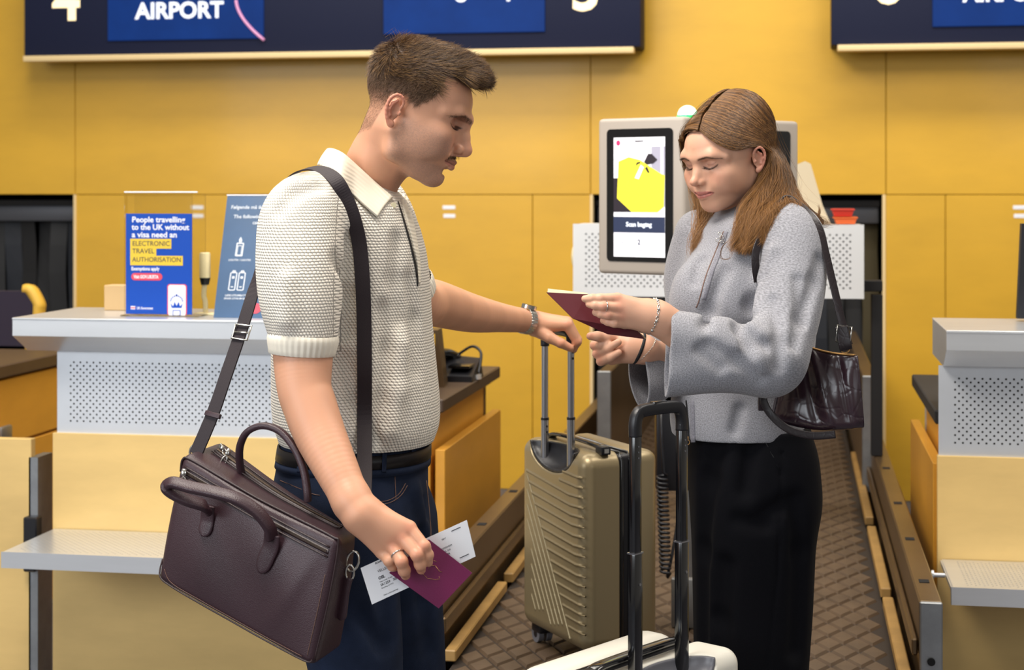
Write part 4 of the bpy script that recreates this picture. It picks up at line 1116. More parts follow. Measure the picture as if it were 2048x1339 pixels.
# ------------------------------------------------------------------ the man
HS = 1.0                      # build scale of fine meshes
def limb(Fd, pts, k=.02, n=8):
    """one smooth tapering limb: joints are splined, then joined to the field in one go"""
    q = cat_([np.append(np.asarray(p[0], float), p[1]) for p in pts], n)
    cs = [cone(a[:3], b[:3], a[3], b[3]) for a, b in zip(q[:-1], q[1:])]
    lo = np.min([c[1] for c in cs], 0); hi = np.max([c[2] for c in cs], 0)
    def fn(X, Y, Z):
        d = None
        for c in cs: v = c[0](X, Y, Z); d = v if d is None else np.minimum(d, v)
        return d
    Fd.put((fn, lo, hi), k)
man = thing('person', W(np.array([-.30, 3.22, 0])), 'man in a cream knitted polo shirt holding a dark red passport', 'person')
Rm = frame(2, 21.7, 0, 1); om = np.array([-.2141, 3.15, 1.7151])
neck = [(om+Rm@np.array([-.004, 0, -.030]), .054), (C(757, 322, 3.18), .0545), (C(722, 385, 3.20), .060), (C(700, 440, 3.22), .075)]
HF, TM = head_field(.0015, Rm, om, 1.0, True, neck, om+np.array([-.19, -.13, -.26]), om+np.array([.18, .13, .17]))
hv, hf = HF.mesh(); hl = to_local(hv, Rm, om, 1)
SK = 'd49d7e'
hc = face_color(hl, True, SK)
# cropped hair at the sides and nape is part of the scalp colour
def scalp_man(l):
    x, y, z = l[:, 0], l[:, 1], l[:, 2]; ay = np.abs(y)
    zl = np.interp(x, [-.09, -.06, -.035, -.022, .010, .018, .032, .045, .060, .064, .084, .12], [-.060, -.064, -.046, .026, .036, .028, .020, .036, .056, .096, .096, .092])
    return sst(-.006, .008, z-zl)
sc_ = scalp_man(hl); fade = sc_*np.clip(.45+.55*sst(.0, .05, hl[:, 2]), 0, 1)*(1-.85*((np.abs(hl[:, 1]) > .0785) & (hl[:, 0] > -.03) & (hl[:, 2] < .04)))
hc = mixc(hc, L3('5a4331'), fade*(.75+.3*noise3(hl, 1200, 4)))
skin_parts = [(hv, hf, hc)]
# near (right) arm
def arm_mesh(lo, hi, h, build, base=SK, knuck=()):
    Fd = Fld(lo, hi, h); build(Fd); v, f = Fd.mesh()
    c = np.tile(L3(base), (len(v), 1))*(1+.12*(noise3(v, 50)-.5))[:, None]
    for k in knuck:
        w_ = np.exp(-(((v-k)**2).sum(1))/(2*.0075**2)); c = mixc(c, L3('c4705a'), .38*w_)
    return Fd, v, f, c
def z6(zx, zy, d): return C(660+zx/5.15, 980+zy/5.15, d)
def hand_near(Fd):
    limb(Fd, [(C(606, 560, 2.98), .056), (C(606, 690, 2.955), .0545), (C(608, 770, 2.93), .0485), (C(620, 812, 2.915), .0475), (C(640, 868, 2.89), .0450), (C(674, 940, 2.85), .0380), (C(704, 1003, 2.815), .0315)], .03)
    limb(Fd, [(C(706, 1003, 2.815), .0305), (z6(330, 250, 2.80), .029)], .02)
    wr = z6(330, 250, 2.80); wr2 = z6(290, 300, 2.80)
    M1, M2, M3, M4 = z6(815, 385, 2.792), z6(735, 475, 2.788), z6(635, 560, 2.79), z6(535, 635, 2.797)
    for m_, a, ra, rb in ((M1, z6(400, 230, 2.80), .021, .0125), (M2, wr, .024, .0130), (M3, wr, .024, .0128), (M4, wr2, .022, .0115)):
        Fd.put(cone(a, m_, ra, rb), .014)
    Fd.put(cone(z6(420, 250, 2.81), z6(700, 380, 2.82), .024, .018), .014)
    def fin(p, r):
        for i in range(len(p)-1): Fd.put(cone(p[i], p[i+1], r[i], r[i+1]), .0035)
        for q, rr_ in zip(p[1:-1], r[1:-1]): Fd.put(ell(q+np.array([0, -.001, 0]), (rr_*1.05,)*3), .004)
    fin([M1, z6(975, 575, 2.775), z6(1010, 665, 2.778), z6(1016, 745, 2.785)], [.0115, .0093, .0086, .0072])
    fin([M2, z6(900, 665, 2.768), z6(930, 760, 2.774), z6(938, 815, 2.782)], [.0125, .0102, .0096, .0082])
    fin([M3, z6(738, 735, 2.768), z6(765, 825, 2.774), z6(778, 872, 2.782)], [.0122, .0100, .0096, .0084])
    fin([M4, z6(610, 725, 2.782), z6(645, 775, 2.788), z6(665, 790, 2.795)], [.0110, .0090, .0085, .0075])
    # thumb behind the passport, leaving the side of the palm
    fin([z6(520, 330, 2.825), z6(760, 470, 2.842), z6(900, 600, 2.838), z6(960, 700, 2.832)], [.016, .0120, .0105, .0085])
kn = [z6(815, 385, 2.78), z6(735, 475, 2.775), z6(635, 560, 2.775), z6(975, 575, 2.765), z6(900, 665, 2.76), z6(738, 735, 2.76), z6(940, 820, 2.775), z6(778, 875, 2.775)]
AF, v, f, c = arm_mesh(C(530, 540, 2.98)+np.array([0, -.30, -.56]), C(530, 540, 2.98)+np.array([.35, .06, .02]), .0019, hand_near, knuck=kn)
skin_parts.append((v, f, c))
# far (left) arm
def z4(zx, zy, d): return C(820+zx/3.524, 520+zy/3.524, d+.10*min(max((d-3.5)/.35, 0), 1))
def arm_far(Fd):
    limb(Fd, [(C(795, 480, 3.42), .042), (C(812, 560, 3.46), .046), (C(838, 605, 3.50), .0500), (z4(160, 300, 3.56), .0510), (z4(420, 370, 3.68), .0440), (z4(640, 405, 3.78), .0340), (z4(800, 425, 3.85), .0285), (z4(880, 440, 3.88), .025)], .03)
    for k_, (zy, dd) in enumerate(((455, -.022), (438, .0), (436, .022), (445, .04))):
        Fd.put(cone(z4(890, 450, 3.885+dd*.4), z4(1105, zy, 3.88+dd), .024, .0135), .016)
    def fin(p, r):
        for i in range(len(p)-1): Fd.put(cone(p[i], p[i+1], r[i], r[i+1]), .004)
    fin([z4(1112, 458, 3.858), z4(1178, 575, 3.862), z4(1150, 622, 3.872), z4(1105, 590, 3.885)], [.0135, .0108, .0098, .009])
    fin([z4(1108, 440, 3.882), z4(1180, 560, 3.888), z4(1150, 625, 3.895), z4(1100, 600, 3.905)], [.0135, .0108, .0098, .009])
    fin([z4(1100, 440, 3.905), z4(1165, 555, 3.912), z4(1135, 620, 3.918), z4(1095, 600, 3.925)], [.013, .0105, .0095, .0085])
    fin([z4(1085, 445, 3.928), z4(1140, 550, 3.934), z4(1115, 610, 3.938), z4(1080, 595, 3.945)], [.012, .009, .0085, .0075])
    # thumb along the near side of the grip
    fin([z4(900, 490, 3.868), z4(985, 545, 3.852), z4(1065, 585, 3.846), z4(1128, 618, 3.850)], [.019, .0135, .0115, .0095])
kn = [z4(1112, 448, 3.845), z4(1178, 575, 3.852), z4(1120, 615, 3.84), z4(1065, 585, 3.836)]
AF2, v, f, c = arm_mesh(np.array([-.31, 3.33, 1.10]), np.array([.25, 4.12, 1.56]), .0022, arm_far, knuck=kn)
skin_parts.append((v, f, c))
# torso and legs under the clothes
def XC(L, R_, d): return ((L+R_)/2-1024)/F*d
def zr(py, d): return EYE-(py-HOR)/F*d
DT = 3.22
def torow(py, L, R_, ry, d=DT, rot=0.0): return (zr(py, d), XC(L, R_, d), d, (R_-L)/2/F*d, ry, rot)
Bd = Fld(np.array([-.62, 2.9, .02]), np.array([.0, 3.6, 1.62]), .006)
Bd.put(loft([torow(p, l+18, r-22, q-.02) for p, l, r, q in ((372, 640, 800, .12), (400, 590, 815, .17), (450, 570, 838, .18), (560, 560, 860, .175), (720, 555, 872, .165), (905, 575, 860, .165), (1010, 560, 870, .17))]), .02)
LEGN = [(C(700, 1000, 3.13), .075), (C(700, 1180, 3.12), .068), (C(722, 1400, 3.11), .055), (C(735, 1560, 3.10), .052), (C(738, 1930, 3.12), .040)]
LEGF = [(C(775, 1000, 3.29), .072), (C(785, 1180, 3.31), .064), (C(805, 1400, 3.32), .055), (C(830, 1560, 3.33), .052), (C(838, 1870, 3.33), .040)]
limb(Bd, LEGN); limb(Bd, LEGF)
bv, bf = Bd.mesh(); skin_parts.append((bv, bf, np.tile(L3(SK), (len(bv), 1))))
v, f, c = joinm(skin_parts)
mk('body', W(v), f, 'skin', man, True, col=c)

# polo shirt ---------------------------------------------------------
ROWS = [(362, 668, 770, .080), (374, 632, 786, .118), (390, 596, 804, .155), (410, 572, 820, .180), (450, 560, 838, .192), (500, 553, 852, .192), (560, 550, 860, .188), (640, 546, 864, .184), (720, 545, 872, .180), (800, 545, 880, .182), (840, 548, 880, .184), (866, 556, 874, .180), (880, 562, 866, .170)]
Sh = Fld(np.array([-.62, 2.84, 1.02]), np.array([-.08, 3.60, 1.66]), .0032)
Sh.put(loft([torow(*r) for r in ROWS], n=2.25), .02)
Sh.put(cone(C(692, 384, 3.18), C(692, 384, 3.26), .055, .055), .04)
SLV = [(C(646, 392, 3.09), .047), (C(606, 431, 3.02), .073), (C(599, 505, 2.985), .078), (C(601, 590, 2.962), .0745), (C(607, 662, 2.95), .0610)]
limb(Sh, SLV, .045)
SLF = [(C(765, 405, 3.36), .050), (C(775, 445, 3.41), .060), (C(797, 520, 3.43), .058), (C(808, 565, 3.45), .056)]
limb(Sh, SLF, .04)
# folds: from the armpit, and soft drape at the waist
def fold(F_, pts, r, k=.02, op='s'):
    for a, b in zip(pts[:-1], pts[1:]):
        F_.put(cone(C(*a), C(*b), r, r), k, op)
dsurf = lambda px, py: Sh.hit(px, py, 2.86, 3.5)
for pts, r, op, off in (([(676, 520), (690, 590), (693, 660)], .007, 's', 0.0), ([(700, 480), (690, 540)], .006, 's', 0.0), ([(560, 420), (590, 385), (640, 372)], .002, 's', 0.0),
                        ([(770, 620), (775, 700), (765, 800), (745, 880)], .006, 's', .0), ([(820, 560), (830, 640), (832, 740)], .005, 's', 0.0), ([(690, 720), (715, 800), (735, 880)], .006, 's', 0), ([(795, 480), (790, 560), (800, 640)], .004, 's', 0)):
    q = [(a, b, dsurf(a, b)+off-.001) for a, b in pts]; fold(Sh, q, r, .028, op)
for pts, r in (([(800, 690), (795, 780), (780, 860)], .006), ([(545+30, 560), (575, 640)], .004)):
    q = [(a, b, dsurf(a, b)+r*.4) for a, b in pts]; fold(Sh, q, r, .03, 'u')
sv, sf = Sh.mesh(); sv = relax(sv, sf, 2)
def shirt_uv(v):
    z = v[:, 2]; xs = np.interp(z, [1.25, 1.33, 1.5], [SLV[4][0][0], SLV[3][0][0], SLV[1][0][0]]); ys = np.interp(z, [1.25, 1.5], [2.95, 3.02])
    dsl = np.hypot(v[:, 0]-xs, v[:, 1]-ys)
    tx = np.interp(z, [1.0, 1.6], [XC(560, 866, DT), XC(620, 800, DT)])
    ut = np.arctan2((v[:, 0]-tx), -(v[:, 1]-DT))*.185; us = np.arctan2((v[:, 0]-xs), -(v[:, 1]-ys))*.100+.4
    m = (dsl < .13) & (z > 1.27) & (v[:, 1] < 3.12)
    seam = v[:, 0] < XC(676, 676, 3.0)
    m &= seam
    return np.stack([np.where(m, us, ut), z+np.where(m, .5, 0)], 1)
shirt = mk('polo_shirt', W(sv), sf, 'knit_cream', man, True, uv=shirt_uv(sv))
def band(F_, pts, wid, lift, up=None, th=.0025, n=6, cross=None):
    """ribbon lying on a field surface; pts: (px,py) list; wid in px list; returns verts/faces in camera metres"""
    pts = cat_([np.array(p, float) for p in pts], n); m = len(pts)
    ws = np.interp(np.linspace(0, 1, m), np.linspace(0, 1, len(wid)), wid)
    V = []
    for i, p in enumerate(pts):
        a = pts[max(i-1, 0)][:2]; b = pts[min(i+1, m-1)][:2]; t = b-a; t /= np.linalg.norm(t)+1e-9; nn = np.array([-t[1], t[0]])
        for s_ in (-1, -.33, .33, 1):
            q = p[:2]+nn*s_*ws[i]/2
            V.append((q[0], q[1], p[2] if len(p) > 2 else F_.hit(q[0], q[1], 2.7, 4.0)))
    V3 = [C(a, b, d-lift) for a, b, d in V]+[C(a, b, d-lift+th) for a, b, d in V]
    o_ = len(V); Fc = []
    for i in range(m-1):
        for k in range(3):
            a = i*4+k; Fc.append((a, a+1, a+5, a+4)); Fc.append((o_+a+4, o_+a+5, o_+a+1, o_+a))
        Fc.append((i*4, i*4+4, o_+i*4+4, o_+i*4)); Fc.append((i*4+3, o_+i*4+3, o_+i*4+7, i*4+7))
    Fc.append((0, o_, o_+1, 1)); Fc.append((1, o_+1, o_+2, 2)); Fc.append((2, o_+2, o_+3, 3))
    e = (m-1)*4; Fc += [(e+k, e+k+1, o_+e+k+1, o_+e+k) for k in range(3)]
    uv = []
    for i in range(m):
        for k in range(4): uv.append((np.linspace(-1, 1, 4)[k]*ws[i]/2/1080, i*.01))
    return np.array(V3), Fc, np.array(uv+uv)
# ribbed sleeve cuff
def ribcuff(p0, p1, r0, r1, name, parent, n=72):
    p0, p1 = np.asarray(p0), np.asarray(p1); t = p1-p0; L_ = np.linalg.norm(t); t /= L_; u = np.cross(t, (0, 1., 0)); u /= np.linalg.norm(u); w_ = np.cross(t, u)
    V = []; UV = []; Fc = []
    prof = [(-.004, .995, -.006), (0, 1.0, 0), (.25, 1.035, 0), (.5, 1.03, 0), (.75, 1.01, 0), (.97, 1.0, 0), (1.0, .985, 0), (1.0, .93, 0), (.6, .93, 0)]
    for (s_, kf, _) in prof:
        for i in range(n*2):
            a = math.pi*i/n; rb = 1+(.014 if i % 4 < 2 else -.010)
            r = (r0+(r1-r0)*max(s_, 0))*kf*rb; c = p0+t*L_*s_
            V.append(c+(u*math.cos(a)+w_*math.sin(a))*r); UV.append((a*.06, s_*L_))
    N2 = n*2
    for j in range(len(prof)-1):
        for i in range(N2): Fc.append((j*N2+i, j*N2+(i+1) % N2, (j+1)*N2+(i+1) % N2, (j+1)*N2+i))
    mk(name, W(np.array(V)), np.array(Fc), 'collar', parent, True)
ribcuff(C(606.5, 668, 2.95), C(604, 708, 2.95), .0620, .0590, 'sleeve_cuff', shirt)
ribcuff(C(811, 567, 3.45), C(824, 590, 3.47), .058, .055, 'sleeve_cuff', shirt)
# collar: a folded strip around the neck
hd_ = lambda a, b, l=.004: HF.hit(a, b, 2.9, 3.4)-l
ss_ = lambda a, b, l=.008: Sh.hit(a, b, 2.8, 3.5)-l
up = [(646, 312, 3.24), (656, 296, 3.19), (684, 304, min(hd_(700, 310)-.012, 3.12)), (718, 333, hd_(724, 336, .008)), (752, 364, min(hd_(756, 366, .007), ss_(756, 372, .006))), (785, 393, min(hd_(782, 390, .006), ss_(784, 398, .006)))]
dn = [(634, 330, 3.25), (641, 331, 3.16), (674, 357, ss_(674, 372, .006)), (706, 390, ss_(706, 394, .006)), (731, 414, ss_(728, 414, .007)), (754, 434, ss_(750, 432, .007))]
upf = [(796, 396, 3.21), (803, 392, 3.25), (806, 385, 3.30)]; dnf = [(812, 420, 3.20), (822, 430, 3.24), (826, 418, 3.30)]
def sheet(U, D, th, name, mat, parent, nu=36, nv=10, bulge=.006, rib=True):
    U = cat_([C(*p) for p in U], 8); D = cat_([C(*p) for p in D], 8)
    U = np.array(U); D = np.array(D); ti = np.linspace(0, 1, nu); to = np.linspace(0, 1, len(U))
    U = np.stack([np.interp(ti, to, U[:, k]) for k in range(3)], 1); D = np.stack([np.interp(ti, to, D[:, k]) for k in range(3)], 1)
    V = []
    for lay in (0, 1):
        for i in range(nu):
            nr = np.array([-.15, -1, .25]); nr /= np.linalg.norm(nr)
            for j in range(nv):
                s_ = j/(nv-1); p = U[i]*(1-s_)+D[i]*s_+nr*(bulge*math.sin(math.pi*s_)-lay*th)
                V.append(p)
    o_ = nu*nv; Fc = []
    for i in range(nu-1):
        for j in range(nv-1):
            a = i*nv+j; Fc.append((a, a+1, a+nv+1, a+nv)); Fc.append((o_+a+nv, o_+a+nv+1, o_+a+1, o_+a))
    for i in range(nu-1):
        a = i*nv; Fc.append((a, a+nv, o_+a+nv, o_+a)); a = i*nv+nv-1; Fc.append((a, o_+a, o_+a+nv, a+nv))
    for j in range(nv-1):
        a = j; Fc.append((a, o_+a, o_+a+1, a+1)); a = (nu-1)*nv+j; Fc.append((a, a+1, o_+a+1, o_+a))
    return mk(name, W(np.array(V)), Fc, mat, parent, True)
M('collar_rib', 'e9e0cd', .85)
def ribline(m, scale, axis, strength):
    nt = MATS[m].node_tree; N = nt.nodes; L = nt.links
    tc = N.new('ShaderNodeTexCoord'); mp = N.new('ShaderNodeMapping'); mp.inputs['Rotation'].default_value = axis
    wv = N.new('ShaderNodeTexWave'); wv.inputs['Scale'].default_value = scale; wv.bands_direction = 'X'
    L.new(tc.outputs['Object'], mp.inputs['Vector']); L.new(mp.outputs[0], wv.inputs['Vector'])
    b = N.new('ShaderNodeBump'); b.inputs['Strength'].default_value = strength; b.inputs['Distance'].default_value = .001
    L.new(wv.outputs['Fac'], b.inputs['Height']); L.new(b.outputs[0], N['Principled BSDF'].inputs['Normal'])
ribline('collar_rib', 75, (0, math.radians(48), 0), .55)
sheet(up, dn, .004, 'collar', 'collar_rib', shirt)
sheet(upf, dnf, .003, 'collar', 'collar_rib', shirt, 10, 6, .002)
# placket with its dark opening and buttons
pv, pf_, pu = band(Sh, [(808, 396), (820, 440), (831, 490), (838, 530), (839, 566)], [15, 14, 10, 7, 3], .0040, th=.006)
mk('placket', W(pv), pf_, 'collar_rib', shirt, True)
pv, pf_, pu = band(Sh, [(796, 402), (808, 440), (822, 490), (832, 535), (836, 572)], [2.5, 3.5, 4, 4, 1.5], .0030, th=.003)
mk('placket_edge', W(pv), pf_, 'black_matte', shirt, True)
for q in ((787, 410),):
    d_ = Sh.hit(q[0], q[1], 2.8, 3.5); c_ = C(q[0], q[1], d_-.004)
    g = G(); n_ = np.array([.35, -.9, .1]); n_ /= np.linalg.norm(n_)
    g.cyl(W(c_), W(c_+n_*.003), .0052, 16); g.out('button', 'pages', shirt, auto=40)
# belt, jeans
Jn = Fld(np.array([-.62, 2.92, .05]), np.array([-.06, 3.58, 1.14]), .005)
Jn.put(loft([torow(p, l, r, q) for p, l, r, q in ((874, 566, 856, .160), (925, 556, 856, .168), (985, 545, 856, .176), (1040, 552, 862, .178), (1100, 580, 866, .172), (1130, 600, 862, .150))]), .02)
JN = [(C(688, 1040, 3.12), .108), (C(688, 1150, 3.11), .104), (C(708, 1300, 3.11), .092), (C(722, 1450, 3.10), .078), (C(735, 1600, 3.10), .070), (C(738, 1935, 3.12), .062)]
JF = [(C(768, 1040, 3.30), .106), (C(782, 1150, 3.31), .100), (C(805, 1300, 3.32), .086), (C(818, 1450, 3.32), .076), (C(830, 1600, 3.33), .070), (C(838, 1870, 3.33), .062)]
limb(Jn, JN, .03); limb(Jn, JF, .03)
js = lambda a, b: Jn.hit(a, b, 2.9, 3.5)
for pts, r, op in (([(850, 1010), (842, 1080), (830, 1150)], .007, 's'), ([(790, 1090), (770, 1180), (775, 1280)], .012, 's'), ([(830, 980), (846, 1060)], .006, 'u'), ([(720, 1230), (760, 1290)], .006, 's'), ([(862, 1120), (850, 1200), (858, 1300)], .006, 's')):
    q = [(a, b, js(a, b)) for a, b in pts]; fold(Jn, q, r, .03, op)
jv, jf = Jn.mesh(); jv = relax(jv, jf, 2); jeans = mk('jeans', W(jv), jf, 'denim', man, True)
def waistband(rows, name, mat, parent, grow, z0p, z1p, n=72, sag=0):
    V = []; 
    lay = [(z0p, grow), (z0p, grow+.0045), (z1p, grow+.0045), (z1p, grow)]
    for py, gr in lay:
        r = torow(py, *[np.interp(py, [q[0] for q in rows], [q[i] for q in rows]) for i in (1, 2, 3)])
        for i in range(n):
            a = 2*math.pi*i/n; ca, sa = math.cos(a), math.sin(a); e = 2/2.25
            V.append((r[1]+(r[3]+gr)*math.copysign(abs(ca)**e, ca), r[2]+(r[4]+gr)*math.copysign(abs(sa)**e, sa), r[0]+sag*ca))
    Fc = [(j*n+i, j*n+(i+1) % n, ((j+1) % 4)*n+(i+1) % n, ((j+1) % 4)*n+i) for j in range(4) for i in range(n)]
    return mk(name, W(np.array(V)), np.array(Fc), mat, parent, True)
wr_ = [(874, 566, 856, .160), (935, 556, 856, .168), (985, 545, 856, .176)]
bt = waistband(wr_, 'belt', 'belt_leather', man, .0020, 886, 911)
waistband(wr_, 'waistband', 'denim', jeans, .001, 912, 926)
for px in (600, 690, 770, 828):
    pv, pf_, _ = band(Jn, [(px, 898), (px-1, 920), (px-2, 944)], [9, 9], .0105, th=.003); mk('belt_loop', W(pv), pf_, 'denim', jeans, True)
pv, pf_, _ = band(Jn, [(846, 900), (849, 915), (842, 930)], [9, 10, 8], .012, th=.004); mk('belt_tip', W(pv), pf_, 'belt_leather', bt, True)
for pts in ([(742, 1008), (775, 1006), (800, 992), (815, 970)], [(742, 1003), (773, 1001), (797, 988), (811, 966)], [(560, 960), (620, 985), (640, 990)], [(790, 952), (792, 1000)], [(853, 960), (862, 1060), (858, 1110)]):
    pv, pf_, _ = band(Jn, pts, [1.6, 1.6], .0022, th=.002); mk('seam', W(pv), pf_, 'stitch', jeans, True)
# shoes on the floor, out of the frame
for (cx, cy) in ((735, 3.12), (838, 3.33)):
    x0 = C(cx, 1900, cy)[0]; Fs = Fld((x0-.10, cy-.09, 0.001), (x0+.26, cy+.09, .16), .006)
    Fs.put(ell((x0+.02, cy, .05), (.075, .045, .055)), .02); Fs.put(ell((x0+.12, cy, .032), (.10, .045, .034)), .03); Fs.put(cone((x0, cy, .06), (x0, cy, .12), .045, .04), .02)
    v, f = Fs.mesh(); mk('shoe', W(v), f, 'belt_leather', man, True)

# hair ---------------------------------------------------------------
HC = Fld(om+np.array([-.17, -.12, -.08]), om+np.array([.20, .12, .19]), .0028)
for c_, r_, k in (((.012, 0, .066), (.086, .071, .074), .01), ((.044, 0, .102), (.058, .050, .036), .03), ((.096, 0, .111), (.032, .046, .017), .025), ((-.012, 0, .074), (.066, .064, .058), .02)):
    HC.put(ell(TM(c_), r_, Rm), k)
# trim: nothing below the hairline
hcv, hcf = HC.mesh(); l = to_local(hcv, Rm, om, 1)
keep = (scalp_man(l) > .5) & (l[:, 2] > .046) & ~((l[:, 0] > .118) & (l[:, 2] < .096))
fk = keep[hcf].all(1); hcf = hcf[fk]
cols = np.tile(L3('523a25'), (len(hcv), 1))
hp = [(hcv, hcf, cols)]
# strands rooted over the scalp
def pick(v, f, wgt, n):
    c = v[f].mean(1); ar = np.linalg.norm(np.cross(v[f[:, 2]]-v[f[:, 0]], v[f[:, 3]]-v[f[:, 1]]), axis=1); w_ = ar*wgt(c); w_ /= w_.sum()
    i = rng.choice(len(f), n, p=w_); a, b = rng.random((2, n, 1))
    q = v[f[i]]; p = (q[:, 0]*(1-a)+q[:, 1]*a)*(1-b)+(q[:, 3]*(1-a)+q[:, 2]*a)*b
    nn = np.cross(q[:, 2]-q[:, 0], q[:, 3]-q[:, 1]); nn /= np.linalg.norm(nn, axis=1, keepdims=True)+1e-12
    return p, nn
def grow(p, nn, dirf, lenf, S, lift, curl=0., jit=.25):
    """p,nn in local head axes; strand leaves along dirf, pulled off the surface by lift"""
    N = len(p); dr = dirf(p); dr = dr+rng.normal(size=(N, 3))*jit
    dr -= nn*(dr*nn).sum(1, keepdims=True); dr /= np.linalg.norm(dr, axis=1, keepdims=True)+1e-9
    Ln = lenf(p)[:, None]; lf = lift(p)[:, None]
    out = []
    for k in range(S):
        s_ = k/(S-1)
        out.append(p+dr*Ln*s_*(1-.25*lf*s_)+nn*Ln*(lf*s_-.30*lf*s_*s_)-np.array([0, 0, 1.])*Ln*curl*s_*s_)
    return np.stack(out, 1)
loc = lambda v: to_local(v, Rm, om, 1)
# short sides and back
def wside(c): l = loc(c); return scalp_man(l)*sst(.105, .075, l[:, 2])*((np.abs(l[:, 1]) < .0785) | (l[:, 2] > .042) | (l[:, 0] < -.03))
p, nn = pick(hv, hf, wside, 15000); lp, ln = loc(p), nn@Rm
ps = grow(lp, ln, lambda q: np.stack([-.35-0*q[:, 0], 0*q[:, 0], -.8+4*q[:, 2]], 1), lambda q: .0020+.0175*sst(-.01, .10, q[:, 2])+.003*rng.random(len(q)), 4, lambda q: .55+0*q[:, 0], jit=.3)
A_ = ps@Rm.T+om; sv_, sf_ = strands(None, A_, .00016+.00012*sst(0, .06, lp[:, 2]))
keepd = rng.random(len(lp)) < .30+.70*sst(.0, .055, lp[:, 2]-.0*lp[:, 0]); A_ = A_[keepd]; lp = lp[keepd]
sv_, sf_ = strands(None, A_, .00011+.00016*sst(-.02, .06, lp[:, 2]))
bc = mixc(np.tile(L3('6b4f38'), (len(lp), 1)), L3('4a3320'), rng.random(len(lp))); bc = mixc(bc, L3('8a6a4c'), .6*(rng.random(len(lp)) < .22))
hp.append((sv_, sf_, np.repeat(bc, 12, 0)))
# longer top swept forward into a quiff
def wtop(c): l = loc(c); return (l[:, 2] > .060)*((l[:, 2] > .100) | (l[:, 0] < .045))*(scalp_man(l) > .3)*1.0*(.8+.9*(l[:, 0] > .05))
m_ = keep[hcf].all(1)
p, nn = pick(hcv, hcf, wtop, 15000); lp, ln = loc(p), nn@Rm
def dtop(q):
    x, y, z = q.T; a_ = noise3(q+7, 75, 11)-.5; b_ = noise3(q+3, 75, 12)-.5; return np.stack([1.0+0*x, .25*np.sign(y)*np.abs(y)*8+1.5*a_, .25+1.1*b_], 1)
def dcrown(q):
    c_ = np.array([-.035, 0.0, .12]); r_ = q-c_; r_[:, 2] *= .3; r_[:, 0] += .02; return r_/(np.linalg.norm(r_, axis=1, keepdims=True)+1e-6)
def dmix(q): t_ = sst(-.05, -.01, q[:, 0])[:, None]; return dtop(q)*t_+dcrown(q)*(1-t_)*1.2+(noise3(q+9, 80, 5)-.5)[:, None]*np.array([.5, 1.2, .3])
ps = grow(lp-ln*.001, ln, dmix, lambda q: .020+.022*sst(.0, .06, q[:, 0])-.014*sst(.07, .12, q[:, 0])+.010*rng.random(len(q)), 7, lambda q: .50+.15*rng.random(len(q)), curl=-.05, jit=.20)
A_ = ps@Rm.T+om; sv_, sf_ = strands(None, A_, .00030)
bc = mixc(np.tile(L3('5a3d24'), (len(lp), 1)), L3('33210f'), rng.random(len(lp))); bc = mixc(bc, L3('9b7443'), .75*(rng.random(len(lp)) < .35))
hp.append((sv_, sf_, np.repeat(bc, 21, 0)))
# tuft at the crown, brows, lashes
q0 = np.array([-.030, 0, .122]); n_ = 900
lp = q0+rng.normal(size=(n_, 3))*np.array([.014, .018, .002]); ln = np.tile(np.array([-.1, 0, 1.]), (n_, 1)); ln /= np.linalg.norm(ln, axis=1, keepdims=True)
ps = grow(lp, ln, lambda q: np.stack([.8+0*q[:, 0], 0*q[:, 0], 0*q[:, 0]], 1), lambda q: .022+.014*rng.random(len(q)), 6, lambda q: 1.1+0*q[:, 0], jit=.5)
sv_, sf_ = strands(None, ps@Rm.T+om, .00028); hp.append((sv_, sf_, np.tile(L3('6b4a2a'), (len(sv_), 1))))
def brow_hair(Fm, R, o, s, n, colr, zoff, L0, th, r):
    out = []
    for sd in (1, -1):
        ay = .013+.047*rng.random(n); z = zoff+.20*np.minimum(ay, .034)-.34*np.maximum(ay-.036, 0)+rng.normal(size=n)*th
        lp = np.stack([.150+0*ay, ay*sd, z], 1)
        # march back onto the face along -x
        ts = np.arange(0, .09, .0008); Pt = lp[:, None, :]-np.array([1., 0, 0])*ts[None, :, None]
        vals = Fm.sample((Pt.reshape(-1, 3)*s)@R.T+o).reshape(n, -1); k = np.argmax(vals < .0003, 1); lp[:, 0] -= ts[k]
        dr = np.stack([-.15+0*ay, sd*(.9+0*ay), .45-12*np.maximum(ay-.02, 0)], 1)+rng.normal(size=(n, 3))*.2
        S = 4; P3 = np.stack([lp+dr*L0*(q/(S-1))+np.array([1., 0, 0])*.0016*math.sin(q/(S-1)*2.2) for q in range(S)], 1)
        v_, f_ = strands(None, (P3*s)@R.T+o, r); out.append((v_, f_, np.tile(L3(colr), (len(v_), 1))))
    return out
hp += brow_hair(HF, Rm, om, 1.0, 170, '54402e', .0295, .0075, .0018, .00016)
